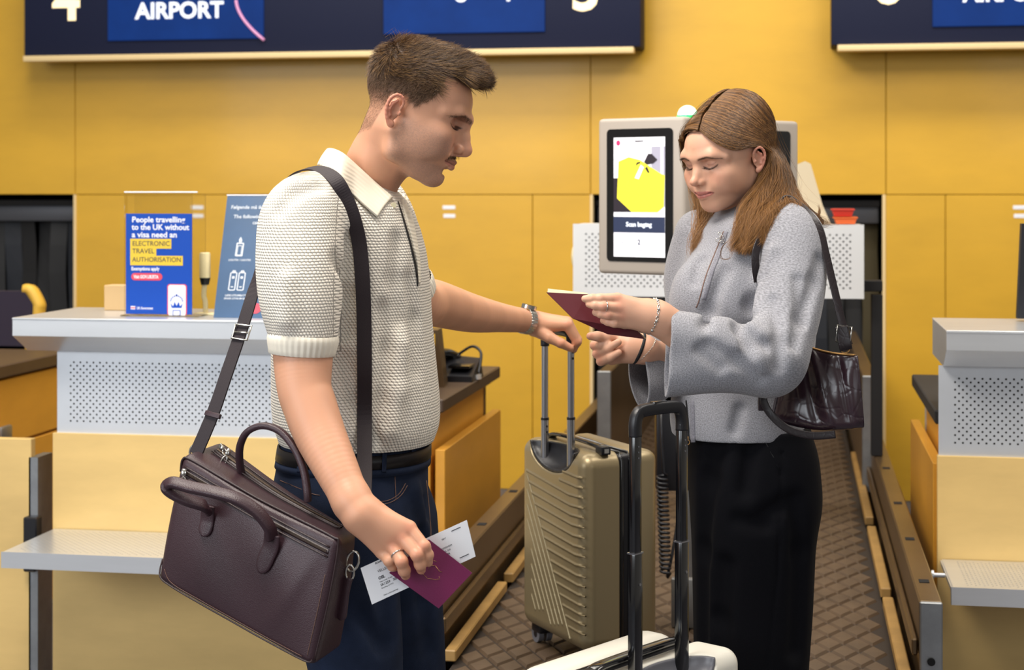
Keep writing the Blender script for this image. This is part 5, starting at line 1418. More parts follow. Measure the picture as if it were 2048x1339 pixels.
# moustache
n = 900; y = rng.normal(size=n)*.016; y = np.clip(y, -.026, .026); z = -.0400-.20*np.abs(y)+rng.normal(size=n)*.0022
lp = np.stack([.150+0*y, y, z], 1); ts = np.arange(0, .06, .0007); Pt = lp[:, None, :]-np.array([1., 0, 0])*ts[None, :, None]
vals = HF.sample(Pt.reshape(-1, 3)@Rm.T+om).reshape(n, -1); lp[:, 0] -= ts[np.argmax(vals < .0002, 1)]
dr = np.stack([.30+0*y, np.sign(y)*.35, -.85+0*y], 1)+rng.normal(size=(n, 3))*.2
P3 = np.stack([lp+dr*.0055*(q/3) for q in range(4)], 1); v_, f_ = strands(None, P3@Rm.T+om, .00010); hp.append((v_, f_, np.tile(L3('6e5236'), (len(v_), 1))))
def lashes(Fm, R, o, s, n, L0, r, colr='1c120d', dz=0.0):
    out = []
    for sd in (1, -1):
        ay = .017+.031*rng.random(n); z = .0072+dz+26*(ay-.0315)**2
        lp = np.stack([.150+0*ay, ay*sd, z], 1); ts = np.arange(0, .085, .0007); Pt = lp[:, None, :]-np.array([1., 0, 0])*ts[None, :, None]
        vals = Fm.sample((Pt.reshape(-1, 3)*s)@R.T+o).reshape(n, -1); lp[:, 0] -= ts[np.argmax(vals < .0002, 1)]
        dr = np.stack([.75+0*ay, sd*(ay-.027)*35, -.55+0*ay], 1)+rng.normal(size=(n, 3))*.08
        P3 = np.stack([lp+dr*L0*(q/4)+np.array([0, 0, 1.])*L0*.5*(q/4)**2 for q in range(5)], 1)
        v_, f_ = strands(None, (P3*s)@R.T+o, r); out.append((v_, f_, np.tile(L3(colr), (len(v_), 1))))
    return out
hp += lashes(HF, Rm, om, 1.0, 50, .0060, .00013, dz=.002)
v, f, c = joinm(hp); mk('hair', W(v), f, 'hair_man', man, True, col=c)

# wrist watch on the far wrist
t_ = z4(900, 445, 3.885)-z4(760, 420, 3.84); t_ /= np.linalg.norm(t_)
wc = z4(815, 425, 3.857)
wt = thing('wrist_watch', W(wc), 'steel wristwatch on the man\'s outstretched wrist', 'watch')
u = np.cross(t_, (0, 1., 0)); u /= np.linalg.norm(u); u = u if u[2] > 0 else -u; w_ = np.cross(t_, u)
nl = 26
for i in range(nl):
    a = 2*math.pi*i/nl
    if abs(math.sin(a/2-0)) < .14: continue
    rdir = u*math.cos(a)+w_*math.sin(a); tg = -u*math.sin(a)+w_*math.cos(a)
    g = G(); g.obox(W(wc+rdir*.0312), [W(tg), W(t_), W(rdir)], (.0036, .0100, .0013), .0006, 1); g.out('link', 'metal_silver', wt, auto=40)
g = G(); g.cyl(W(wc+u*.0295), W(wc+u*.0385), .0185, 28); case = g.out('watch_case', 'metal_silver', wt, auto=30)
g = G(); g.cyl(W(wc+u*.0386), W(wc+u*.0392), .0150, 28); g.out('dial', 'black_gloss', case, auto=30)
g = G(); g.cyl(W(wc+u*.033+w_*-.017), W(wc+u*.033-w_*.021), .0022, 10); g.out('crown', 'metal_silver', case)
# ring
def ringobj(c, ax, r, lab, mat='metal_silver', th=.0011, wd=.0018, name='finger_ring'):
    ax = np.asarray(ax, float); ax /= np.linalg.norm(ax); u = np.cross(ax, (0, 0, 1.)); u /= np.linalg.norm(u); w_ = np.cross(ax, u)
    g = G(); g.tube([W(c+(u*math.cos(a)+w_*math.sin(a))*r) for a in np.linspace(0, 2*math.pi, 36, endpoint=False)], th, 8, closed=True)
    return tag(g.out(name, mat, smooth=True), lab, 'ring')
a, b = z6(635, 560, 2.79), z6(738, 735, 2.768)
ringobj(a*.42+b*.58, b-a, .0114, 'plain silver ring on the man\'s hand that holds the passport', th=.0013)
# passport and boarding pass in his hand
def card(name, corners, th, mat, lab, cat, d_off=0):
    q = [np.asarray(c) for c in corners]; n = np.cross(q[1]-q[0], q[3]-q[0]); n /= np.linalg.norm(n)
    if n[1] > 0: n = -n
    t = thing(name, W(sum(q)/4), lab, cat)
    g = G(); g.prism([W(p) for p in q], W(-n*th)); g.out('cover' if 'pass' in name and 'board' not in name else 'sheet', mat, t)
    return t, q, n
pp = [z6(610, 850, 2.800), z6(1120, 1215, 2.800), z6(1465, 850, 2.812), z6(1020, 505, 2.812)]
t, q, n = card('passport', pp, .004, 'passport', 'dark red passport held in the man\'s lowered hand', 'passport')
def onc(q, n, a, b, lift=.0004): return (q[0]*(1-a)*(1-b)+q[1]*(1-a)*b+q[3]*a*(1-b)+q[2]*a*b)+n*lift   # a: 0->3 long side? , b: 0->1
def emb(pts, r, name, mat, t, q, n):
    g = G(); g.tube([W(onc(q, n, a, b)) for a, b in pts], r, 6); g.out(name, mat, t, smooth=True)
emb([(.52, .40), (.60, .37), (.66, .44)], .0004, 'emblem_line', 'gold_print', t, q, n)
emb([(.38, .40), (.36, .50), (.44, .62), (.50, .66), (.53, .62)], .0003, 'emblem_line', 'gold_print', t, q, n)
emb([(.66, .44), (.62, .56), (.64, .60)], .0003, 'emblem_line', 'gold_print', t, q, n)
emb([(.72, .34), (.74, .40)], .0003, 'emblem_line', 'gold_print', t, q, n)
bp = [z6(315, 800, 2.808), z6(432, 1175, 2.808), z6(1500, 680, 2.822), z6(1410, 305, 2.822)]
t, q, n = card('boarding_pass', bp, .0006, 'paper', 'white boarding pass sticking out behind the dark red passport', 'ticket')
uu = q[3]-q[0]; Lu = np.linalg.norm(uu); uu /= Lu; vv = q[0]-q[1]; Lv = np.linalg.norm(vv); vv /= Lv
def bt_(s, a, b, size, bold=0): text('lettering', s, size, 'paper_ink', W(q[1]+uu*Lu*a+vv*Lv*b+n*.0002), W(uu), W(vv), t, bold=bold, ext=.0001)
bt_('BOARDING PASS', .13, .93, .0032, .02); bt_('VELLE/MR', .13, .70, .0045); bt_('OSL', .12, .52, .0048, .06); bt_('Gate closes 15 min', .12, .44, .0022); bt_('SK1259   30A', .12, .34, .0042, .02)
bt_('Boarding ref 0412', .12, .27, .0022); bt_('Have a nice journey', .12, .08, .0024)
bt_('SEAT', .74, .78, .0026); bt_('TRONDHEIM', .70, .55, .0028); bt_('TKL 264', .72, .46, .0028); bt_('30A', .74, .37, .003, .03)
# printed code block is left out; only its two border bars are printed
for b_ in (.16, .90):
    g = G(); a0, a1 = (.83, .955)
    g = G(); cA = q[1]+uu*Lu*.885+vv*Lv*b_*1.0+n*.0003
    g.obox(W(cA), [W(vv), W(uu), W(n)], (.0008 if 0 else .0006, .0085, .0002)); g.out('code_bar', 'paper_ink', t)
# ------------------------------------------------------------------ the woman
wom = thing('person', W(np.array([.49, 3.42, 0])), 'woman in a grey knitted zip jacket reading an open passport', 'person')
WS = .88; WV = np.array([.88, .88, .88*.93])
Rw = frame(41.4, 14.9, .8, -1); ow = np.array([.4544, 3.4, 1.6306])
DW = 3.42
neckw = [(ow+Rw@(np.array([-.008, 0, -.035])*WS), .049*WS/.88), (C(1482, 425, 3.43), .046), (C(1500, 470, 3.44), .052), (C(1505, 520, 3.44), .065)]
WF, TW = head_field(.00145, Rw, ow, WV, False, neckw, ow+np.array([-.15, -.14, -.22]), ow+np.array([.15, .13, .15]))
hv, hf = WF.mesh(); hl = to_local(hv, Rw, ow, WV)
SKW = 'd8a68a'
parts = [(hv, hf, face_color(hl, False, SKW))]
def wz(zx, zy, d): return C(820+zx/3.524, 520+zy/3.524, d)
def finger(Fd, p, r, k=.003):
    for i in range(len(p)-1): Fd.put(cone(p[i], p[i+1], r[i], r[i+1]), k)
def hand_w1(Fd):
    limb(Fd, [(C(1400, 690, 3.12), .037), (C(1342, 652, 3.10), .0335), (wz(1735, 400, 3.09), .0285)], .02)
    limb(Fd, [(wz(1735, 400, 3.09), .0285), (wz(1690, 390, 3.088), .0270)], .02)
    Ms = [wz(1462, 270, 3.072), wz(1478, 335, 3.068), wz(1492, 395, 3.072), wz(1515, 445, 3.082)]
    for m_, a, ra, rb in zip(Ms, [wz(1640, 350, 3.085), wz(1660, 380, 3.085), wz(1660, 400, 3.085), wz(1650, 420, 3.088)], (.020, .022, .022, .020), (.0105, .011, .011, .0100)):
        Fd.put(cone(a, m_, ra, rb), .013)
    finger(Fd, [Ms[0], wz(1345, 268, 3.062), wz(1285, 268, 3.064), wz(1232, 272, 3.070)], [.0105, .0086, .0080, .0066])
    finger(Fd, [Ms[1], wz(1365, 325, 3.056), wz(1305, 318, 3.060), wz(1262, 310, 3.068)], [.0110, .0088, .0082, .0068])
    finger(Fd, [Ms[2], wz(1395, 385, 3.058), wz(1345, 378, 3.062), wz(1308, 368, 3.070)], [.0108, .0086, .0080, .0068])
    finger(Fd, [Ms[3], wz(1440, 445, 3.066), wz(1395, 435, 3.070), wz(1362, 425, 3.078)], [.0100, .0078, .0072, .0062])
    finger(Fd, [wz(1580, 430, 3.105), wz(1480, 440, 3.128), wz(1400, 400, 3.130), wz(1330, 350, 3.125)], [.0150, .0110, .0098, .0080], .008)
kn = [wz(1462, 265, 3.06), wz(1478, 335, 3.055), wz(1492, 395, 3.06), wz(1365, 325, 3.05), wz(1395, 385, 3.05)]
_, v, f, c = arm_mesh(np.array([.10, 3.0, 1.20]), np.array([.40, 3.2, 1.40]), .0016, hand_w1, SKW, kn); parts.append((v, f, c))
def hand_w2(Fd):
    limb(Fd, [(C(1380, 722, 3.40), .030), (C(1316, 708, 3.335), .027), (wz(1640, 625, 3.30), .0255)], .02)
    Fd.put(cone(wz(1640, 625, 3.30), wz(1540, 610, 3.30), .0255, .026), .02)
    Fd.put(cone(wz(1560, 600, 3.30), wz(1440, 560, 3.315), .024, .014), .015)
    Fd.put(cone(wz(1560, 630, 3.30), wz(1420, 690, 3.315), .024, .014), .015)
    finger(Fd, [wz(1450, 555, 3.305), wz(1385, 548, 3.285), wz(1320, 536, 3.275), wz(1270, 535, 3.272)], [.0130, .0105, .0092, .0078], .006)
    for b, p, t in ((wz(1470, 580, 3.325), wz(1300, 600, 3.310), wz(1395, 585, 3.278)), (wz(1460, 625, 3.325), wz(1318, 660, 3.305), wz(1468, 578, 3.268)), (wz(1460, 670, 3.325), wz(1345, 712, 3.300), wz(1470, 650, 3.268))):
        finger(Fd, [b, p, (p+t)/2+np.array([0, -.010, 0]), t], [.0105, .0092, .0086, .0070])
_, v, f, c = arm_mesh(np.array([.04, 3.22, 1.18]), np.array([.36, 3.42, 1.34]), .0017, hand_w2, SKW, [wz(1300, 600, 3.30), wz(1318, 660, 3.295), wz(1345, 712, 3.29), wz(1270, 535, 3.265)]); parts.append((v, f, c))
WR = [(408, 1485, 1545, .060), (425, 1440, 1588, .105), (448, 1405, 1612, .130), (500, 1378, 1624, .140), (560, 1360, 1630, .142), (610, 1348, 1632, .142), (660, 1352, 1630, .138), (720, 1350, 1625, .134), (780, 1345, 1618, .134), (825, 1340, 1610, .136), (858, 1342, 1606, .136), (867, 1346, 1604, .134)]
TR = [(850, 1374, 1615, .125), (905, 1374, 1634, .134), (1000, 1380, 1642, .142), (1080, 1385, 1627, .140), (1218, 1388, 1621, .136), (1340, 1390, 1612, .134), (1600, 1396, 1604, .130), (1868, 1398, 1600, .128)]
def wrow(py, L, R_, ry, g_=0): return (zr(py, DW), XC(L, R_, DW), DW, (R_-L)/2/F*DW-g_, ry-g_, 0)
Bw = Fld(np.array([.25, 3.2, .0]), np.array([.72, 3.65, 1.56]), .007)
Bw.put(loft([wrow(*r, .02) for r in WR]), .02); Bw.put(loft([wrow(*r, .025) for r in TR if r[0] < 1100]), .02)
for xx in (1450, 1550): limb(Bw, [(C(xx, 1050, 3.42), .06), (C(xx, 1500, 3.42), .048), (C(xx, 1862, 3.42), .038)])
v, f = Bw.mesh(); parts.append((v, f, np.tile(L3(SKW), (len(v), 1))))
v, f, c = joinm(parts); mk('body', W(v), f, 'skin', wom, True, col=c)

# jacket ---------------------------------------------------------------
Jk = Fld(np.array([.20, 2.98, .98]), np.array([.76, 3.68, 1.58]), .003)
Jk.put(loft([wrow(*r) for r in WR], n=2.2), .02)
Jk.put(ell(C(1395, 600, 3.33), (.052, .055, .075)), .06); Jk.put(ell(C(1480, 610, 3.30), (.06, .045, .075)), .06)
Jk.put(cone(C(1490, 440, 3.43), C(1492, 412, 3.43), .066, .056), .03)
limb(Jk, [(C(1560, 452, 3.33), .052), (C(1584, 478, 3.285), .066), (C(1584, 560, 3.235), .0665), (C(1568, 650, 3.175), .0640), (C(1540, 712, 3.135), .0650)], .03)
limb(Jk, [(C(1540, 712, 3.135), .0650), (C(1440, 692, 3.105), .056), (C(1326, 671, 3.095), .0510)], .03)
limb(Jk, [(C(1530, 722, 3.135), .0620), (C(1440, 725, 3.105), .056), (C(1322, 744, 3.095), .0480)], .03)
limb(Jk, [(C(1400, 470, 3.50), .055), (C(1380, 560, 3.52), .056), (C(1395, 660, 3.50), .055)], .03)
# folds on the near sleeve
wsf = lambda a, b: Jk.hit(a, b, 2.95, 3.6)
for pts, r, op in (([(1478, 655), (1500, 668), (1530, 690)], .0075, 's'), ([(1480, 668), (1498, 690), (1505, 715)], .006, 's'), ([(1520, 560), (1505, 610), (1482, 648)], .010, 's'), ([(1545, 600), (1560, 680), (1556, 735)], .005, 's'),
                   ([(1500, 655), (1520, 668)], .005, 'u'), ([(1490, 680), (1515, 720), (1520, 745)], .006, 'u'), ([(1420, 690), (1470, 720), (1520, 760)], .006, 's'), ([(1596, 560), (1600, 640), (1590, 690)], .006, 's'), ([(1640, 520), (1630, 560), (1600, 640)], .006, 's'),
                   ([(1400, 700), (1440, 735)], .005, 's'), ([(1400, 520), (1390, 560)], .005, 's'), ([(1450, 540), (1420, 620), (1410, 650)], .006, 's'), ([(1480, 820), (1470, 860)], .005, 's'), ([(1548, 500), (1530, 560), (1515, 620)], .006, 'u')):
    q = [(a, b, wsf(a, b)+(r*.35 if op == 'u' else -.0005)) for a, b in pts]; fold(Jk, q, r, .022, op)
# hollow cuff and straight cuff edge
def slab(c, n, big=.3):
    c = np.asarray(c); n = np.asarray(n, float); n /= np.linalg.norm(n)
    return (lambda X, Y, Z: (X-c[0])*n[0]+(Y-c[1])*n[1]+(Z-c[2])*n[2])
def cutbox(Fd, c, n, lo, hi):
    g_ = slab(c, n); Fd.put((lambda X, Y, Z: np.maximum(np.maximum(g_(X, Y, Z), lo[1]-Y), Y-hi[1]), np.array(lo), np.array(hi)), .001, 's')
cutbox(Jk, C(1335, 700, 3.10), (1, 0, -.06), np.array([.19, 2.97, 1.15]), np.array([.302, 3.20, 1.40]))
for (a, b, r0, r1) in ((C(1300, 671, 3.093), C(1380, 683, 3.103), .0465, .0300), (C(1300, 744, 3.093), C(1380, 733, 3.103), .0435, .030)): Jk.put(cone(a, b, r0, r1), .006, 's')
jv_, jf_ = Jk.mesh(); jv_ = relax(jv_, jf_, 2)
def jk_uv(v):
    u = np.arctan2(v[:, 0]-.46, -(v[:, 1]-3.42))*.15; fore = (v[:, 1] < 3.19) & (v[:, 0] < .50) & (v[:, 2] < 1.34)
    return np.stack([np.where(fore, v[:, 2], u), np.where(fore, v[:, 0], v[:, 2])+.0*u], 1)
jacket = mk('knitted_jacket', W(jv_), jf_, 'knit_grey', wom, True, uv=jk_uv(jv_))
# far sleeve: an open bell with real wall thickness
def bell(rings, th, n=56):
    """rings: (centre, vertical half axis, depth half axis); outside then inside"""
    R_ = [np.array(cat_([np.concatenate([r[0], r[1], r[2]]) for r in rings], 6))][0]; V = []; m = len(R_)
    for lay in (0, 1):
        for q in R_:
            c_, a_, b_ = q[:3], q[3:6], q[6:9]; ka = 1-lay*th/np.linalg.norm(a_); kb = 1-lay*th/np.linalg.norm(b_)
            for i in range(n):
                an = 2*math.pi*i/n; V.append(c_+a_*ka*math.cos(an)+b_*kb*math.sin(an)*(1+.10*math.sin(3*an+1)))
    o_ = m*n; Fc = []
    for j in range(m-1):
        for i in range(n):
            a, b = j*n+i, j*n+(i+1) % n; Fc.append((a, b, b+n, a+n)); Fc.append((o_+a+n, o_+b+n, o_+b, o_+a))
    for i in range(n): a, b = i, (i+1) % n; Fc.append((a, o_+a, o_+b, b))
    return np.array(V), np.array(Fc)
v, f = bell([(C(1277, 744, 3.318), np.array([-.006, 0, .0735]), np.array([.016, -.044, 0])), (C(1305, 738, 3.35), np.array([-.006, 0, .070]), np.array([.024, -.044, 0])), (C(1345, 726, 3.42), np.array([0, 0, .060]), np.array([.034, -.036, 0])), (C(1400, 710, 3.50), np.array([0, 0, .054]), np.array([.04, -.036, 0]))], .0032)
mk('far_sleeve', W(v), f, 'knit_grey', jacket, True, uv=np.stack([v[:, 2], v[:, 0]], 1))
# zip, hem rib and zip pulls
for pts, w_, l_, m_ in (([(1447, 462), (1432, 500), (1412, 550), (1398, 600), (1392, 615)], [2, 2], .0015, 'stitch'), ([(1372, 800), (1376, 840), (1378, 884)], [3, 3], .0015, 'black_matte'), ([(1452, 462), (1440, 500), (1422, 548), (1408, 600)], [9, 9], .0012, 'knit_grey_rib'), ([(1384, 800), (1386, 884)], [9, 9], .0015, 'knit_grey_rib')):
    v, f, uv = band(Jk, pts, w_, l_, th=.0025); mk('zip_band' if w_[0] > 4 else 'zip_line', W(v), f, m_, jacket, True, uv=uv)
c = C(1376, 872, Jk.hit(1378, 872, 3.1, 3.7)-.006)
g = G(); g.tube([W(c+np.array(q)) for q in ((0, 0, 0), (0, -.001, -.008))], .0012, 6); g.tube([W(c+np.array([.0032*math.cos(a), -.001, -.012+.0045*math.sin(a)])) for a in np.linspace(0, 6.28, 14, endpoint=False)], .0009, 6, closed=True); g.out('zip_pull', 'gold_print', jacket, smooth=True)
c = C(1440, 470, Jk.hit(1444, 470, 3.1, 3.7)-.008)
for k_, (dx, dz, r) in enumerate(((0, .003, .004), (.003, -.004, .0045), (-.004, -.010, .005), (.004, -.013, .004))):
    g = G(); g.tube([W(c+np.array([dx+r*math.cos(a), -.001*k_, dz+r*.7*math.sin(a)])) for a in np.linspace(0, 6.28, 14, endpoint=False)], .0008, 6, closed=True); g.out('zip_ring', 'metal_silver', jacket, smooth=True)
Tf = Fld(np.array([.33, 3.24, .02]), np.array([.68, 3.60, 1.12]), .005)
Tf.put(loft([wrow(*r) for r in TR], n=2.5), .01)
ts_ = lambda a, b: Tf.hit(a, b, 3.1, 3.6)
for pts, r, op in (([(1432, 895), (1418, 960), (1404, 1100), (1402, 1340)], .012, 's'), ([(1563, 905), (1562, 1000), (1556, 1150), (1534, 1340)], .0022, 's'), ([(1562, 1008), (1530, 1028)], .006, 's'), ([(1450, 1130), (1440, 1240), (1446, 1338)], .010, 's'), ([(1590, 1000), (1600, 1100), (1592, 1300)], .008, 's'), ([(1500, 900), (1490, 980)], .005, 's'), ([(1475, 1040), (1530, 1048)], .004, 's')):
    q = [(a, b, ts_(a, b)) for a, b in pts]; fold(Tf, q, r, .03 if r > .003 else .004, op)
v, f = Tf.mesh(); v = relax(v, f, 1)
M('black_wool', '0b0b10', .85, bump=(800, .2), spec=.12)
tr = mk('wide_trousers', W(v), f, 'black_wool', wom, True)
v, f, _ = band(Tf, [(1530, 882), (1545, 910), (1559, 938)], [2, 2], .001, th=.002); mk('pocket_edge', W(v), f, 'black_matte', tr, True)
for xx in (1450, 1550):
    c = C(xx, 1862, 3.40); Fs = Fld(c+np.array([-.16, -.13, -.075]), c+np.array([.07, .09, .10]), .006); Fs.put(ell((c[0]-.05, c[1]-.03, .03), (.095, .05, .032), np.array([[.85, -.5, 0], [.5, .85, 0], [0, 0, 1]])), .02); Fs.put(cone((c[0], c[1], .04), (c[0], c[1], .12), .04, .036), .02)
    v, f = Fs.mesh(); mk('shoe', W(v), f, 'belt_leather', wom, True)

# hair -----------------------------------------------------------------
def h1(zx, zy, d): return C(1340+zx/3.347, 160+zy/3.347, d)
CP = Fld(ow+np.array([-.14, -.13, -.12]), ow+np.array([.16, .16, .16]), .003)
CP.put(ell(TW((.024, 0, .049)), np.array((.1045, .0815, .0840))*WS, Rw), .01)
CP.put(ell(TW((-.018, 0, .030)), np.array((.070, .074, .085))*WS, Rw), .02); CP.put(ell(C(1482, 264, 3.43), (.064, .072, .080)), .03); CP.put(ell(C(1468, 256, 3.42), (.066, .070, .0745)), .03)
def wline(l): return sst(-.003, .004, l[:, 2]-np.interp(l[:, 0], [-.1, -.03, -.012, .006, .016, .030, .050, .075, .095, .112, .122], [-.2, -.2, .030, .034, .040, .042, .048, .068, .085, .103, .107]))
v, f = CP.mesh(); l = to_local(v, Rw, ow, WV); keep = wline(l) > .5; f = f[keep[f].all(1)]
cc = np.tile(L3('4a311c'), (len(v), 1)); prt = np.exp(-(l[:, 1]/.006)**2)*(l[:, 0] > -.02)*(l[:, 2] > .06); cc = mixc(cc, L3('c99a78'), .9*prt)
wh = [(v, f, cc)]
WHd = Fld(ow+np.array([-.14, -.15, -.36]), ow+np.array([.24, .14, .15]), .0032)
nd = lambda zx, zy: CP.hit(1340+zx/3.347, 160+zy/3.347, 3.2, 3.6)
def gd(pts):
    out = []
    for p in pts: out.append(h1(p[0], p[1], p[2] if len(p) > 2 else nd(p[0], p[1])-.003))
    return out
D0 = 3.315
NG = [gd([(202, 340), (310, 425), (440, 470), (560, 440), (650, 470, 3.358), (672, 585, 3.352), (620, 715, 3.335), (525, 850, 3.315), (480, 985, 3.292), (455, 1060, 3.275), (430, 1130, 3.268)]),
      gd([(209, 310), (340, 385), (480, 425), (590, 432), (672, 500, 3.362), (680, 620, 3.350), (625, 750, 3.325), (545, 880, 3.300), (510, 1000, 3.280), (500, 1080, 3.268), (455, 1155, 3.262)]),
      gd([(222, 275), (370, 335), (520, 385), (625, 425, ), (695, 530, 3.365), (698, 660, 3.345), (640, 790, 3.305), (585, 900, 3.290), (550, 1010, 3.270), (545, 1090, 3.262), (500, 1165, 3.258)]),
      gd([(247, 232), (400, 275), (560, 345), (655, 430, ), (715, 560, 3.345), (720, 700, 3.325), (680, 815, 3.300), (630, 900, 3.280), (590, 1000, 3.262), (575, 1090, 3.255), (540, 1150, 3.252)]),
      gd([(287, 173), (440, 210), (595, 310), (680, 430, 3.40), (740, 580, 3.37), (752, 720, 3.335), (725, 815, 3.300), (680, 890, 3.270), (640, 960, 3.255), (605, 1050, 3.252), (580, 1120, 3.250)]),
      gd([(341, 119), (490, 150), (620, 280), (697, 430, 3.43), (760, 590, 3.39), (785, 720, 3.345), (775, 800, 3.300), (735, 850, 3.272), (700, 900, 3.262), (650, 970, 3.255), (620, 1030, 3.255)]),
      gd([(398, 76), (555, 94), (676, 235), (730, 415, 3.46), (785, 590, 3.42), (808, 720, 3.365), (830, 800, 3.31), (880, 850, 3.285), (940, 905, 3.285), (1010, 950, 3.29), (1075, 975, 3.295)])]
FG = [gd([(188, 336), (160, 350, 3.345), (112, 366, 3.375), (72, 382, 3.405), (98, 430, 3.45), (140, 560, 3.50), (190, 720, 3.49), (240, 880, 3.44), (215, 1000, 3.40), (185, 1120, 3.375), (215, 1235, 3.365)]),
      gd([(203, 287), (165, 300), (110, 335), (74, 368, 3.42), (105, 440, 3.47), (150, 580, 3.51), (225, 730, 3.49), (285, 880, 3.44), (255, 1000, 3.395), (225, 1110, 3.37), (245, 1200, 3.362)]),
      gd([(242, 206), (195, 225), (130, 280), (85, 340, 3.44), (120, 460, 3.50), (170, 600, 3.52), (255, 740, 3.49), (335, 880, 3.44), (300, 990, 3.39), (270, 1080, 3.37), (280, 1150, 3.362)]),
      gd([(312, 120), (258, 138), (180, 210), (110, 330, 3.47), (120, 480, 3.52), (190, 620, 3.52), (285, 750, 3.49), (370, 880, 3.45), (345, 960, 3.40), (310, 1040, 3.38), (315, 1100, 3.37)]),
      gd([(400, 74), (345, 80), (270, 115), (190, 200), (170, 420, 3.52), (230, 620, 3.53), (310, 750, 3.50), (400, 880, 3.46), (375, 950, 3.41), (340, 1010, 3.39), (335, 1070, 3.38)])]
def strandset(Gd, n, spread, wave, seed, r, trim0=0.0, S=26, flat_=False):
    Gs = np.array([cat_(g, 5) for g in Gd]); T_ = Gs.shape[1]; u = rng.random(n)*(len(Gd)-1); i = np.minimum(u.astype(int), len(Gd)-2); fr = (u-i)[:, None, None]
    fr = fr*fr*(3-2*fr)*.35+fr*.65
    pth = Gs[i]*(1-fr)+Gs[i+1]*fr
    ti = np.linspace(0, 1, T_); end = 1-trim0*rng.random(n)
    st = np.linspace(0, 1, S)[None]*end[:, None]
    k = st*(T_-1); k0 = np.minimum(k.astype(int), T_-2); fk = (k-k0)[..., None]
    ar = np.arange(n)[:, None]; P_ = pth[ar, k0]*(1-fk)+pth[ar, k0+1]*fk
    t_ = st[..., None]; grow_ = sst(.15, .75, t_)
    off = rng.normal(size=(n, 1, 3))*spread*np.array([1, .7, .6])
    ph = rng.random((n, 1, 1))*1.5+np.floor(u*5)[:, None, None]*1.7
    ph = ph+(np.floor(rng.random((n, 1, 1))*3)-1)*.9
    wv = np.concatenate([np.sin(t_*15+ph), .5*np.cos(t_*13+ph*1.3), .25*np.sin(t_*7+ph)], 2)*wave*grow_
    jit = np.concatenate([np.sin(t_*23+ph*9), np.cos(t_*19+ph*7), np.sin(t_*17+ph*5)], 2)*.0011*sst(.1, .5, t_)
    lay = np.array([0, 1., 0])*rng.random((n, 1, 1))*.010*sst(.3, .5, t_)
    P_ = P_+off*(.10+.9*grow_)+wv+jit+lay+np.array([0, -.0014, .0005])
    clr = np.repeat(.0012+.0042*rng.random(n), S)
    for _ in range(3):
        fl_ = P_.reshape(-1, 3); d_ = CP.sample(fl_); inside = d_ < clr; q = fl_[inside]
        if not len(q): break
        e = .0015; gr = np.stack([CP.sample(q+np.eye(3)[k]*e)-CP.sample(q-np.eye(3)[k]*e) for k in range(3)], 1); gr /= np.linalg.norm(gr, axis=1, keepdims=True)+1e-9
        fl_[inside] = q+gr*np.clip(clr[inside]-d_[inside], 0, .02)[:, None]; P_ = fl_.reshape(P_.shape)
    if flat_:
        for _ in range(2):
            tt0 = np.broadcast_to(st, (n, S)).ravel(); fl_ = P_.reshape(-1, 3); d_ = CP.sample(fl_); far_ = (d_ > clr) & (d_ < .033) & (tt0 < .36); q = fl_[far_]
            e = .0015; gr = np.stack([CP.sample(q+np.eye(3)[k]*e)-CP.sample(q-np.eye(3)[k]*e) for k in range(3)], 1); gr /= np.linalg.norm(gr, axis=1, keepdims=True)+1e-9
            fl_[far_] = q-gr*((d_[far_]-clr[far_])*sst(.36, .26, tt0[far_]))[:, None]; P_ = fl_.reshape(P_.shape)
    v, f = strands(None, P_, r)
    fl = rng.random(n); gcol = .5+.5*np.sin(u*23+rng.normal(size=n)*.7)
    base = mixc(np.tile(L3('38230f'), (n, 1)), L3('7a5430'), np.clip(fl*.5+.55*gcol, 0, 1)); base = mixc(base, L3('a8773f'), (rng.random(n) < .34)*.75*gcol)
    tip = mixc(base, L3('b07c42'), .25+.4*gcol)
    tt = sst(.25, .85, st)[..., None]; cl = base[:, None]*(1-tt)+tip[:, None]*tt
    return v, f, np.repeat(cl.reshape(-1, 3), 3, 0)
# filler body under the strands
for Gd, r0, r1 in ((NG, .010, .0125), (FG, .007, .012)):
    for g_ in Gd:
        c_ = cat_(g_, 2)
        for i in range(9 if Gd is NG else 12, len(c_)-3):
            q = i/len(c_); r = r0+(r1-r0)*math.sin(math.pi*min(1, q*1.05)); o_ = np.array([.002, .020, 0])
            WHd.put(cone(c_[i]+o_, c_[i+1]+o_, r, r*(1 if i < len(c_)-7 else .75)), .008)
v, f = WHd.mesh(); l = to_local(v, Rw, ow, WV); near_face = (l[:, 0] > .012) & (l[:, 2] > -.095) & (l[:, 2] < .075) & (np.abs(l[:, 1]) < .086)
ear = (l[:, 0] > -.032) & (l[:, 0] < .02) & (l[:, 2] > -.04) & (l[:, 2] < .038) & (l[:, 1] > .06)
f = f[~(near_face | ear)[f].any(1)]
wh.append((v, f, np.tile(L3('452c18'), (len(v), 1))))
wh.append(strandset(NG, 10500, .0048, .0130, 1, .00038, .20, flat_=True)); wh.append(strandset(FG, 5200, .0075, .0130, 2, .00040, .16, flat_=True))
wh.append(strandset([gd([(430, 950, 3.27), (400, 1060, 3.262), (350, 1120, 3.258), (345, 1190, 3.262), (400, 1200, 3.262), (415, 1150, 3.26), (380, 1110, 3.258)])]*2, 9, .0022, .0, 3, .00022, .1))
wh.append(strandset([gd([(850, 830, 3.29), (930, 880, 3.285), (985, 920, 3.285), (1005, 880, 3.285), (995, 830, 3.285)]), gd([(860, 840, 3.29), (930, 890, 3.285), (970, 940, 3.285), (1000, 900, 3.285), (1000, 850, 3.285)])], 50, .0012, .0, 3, .0003, .2))
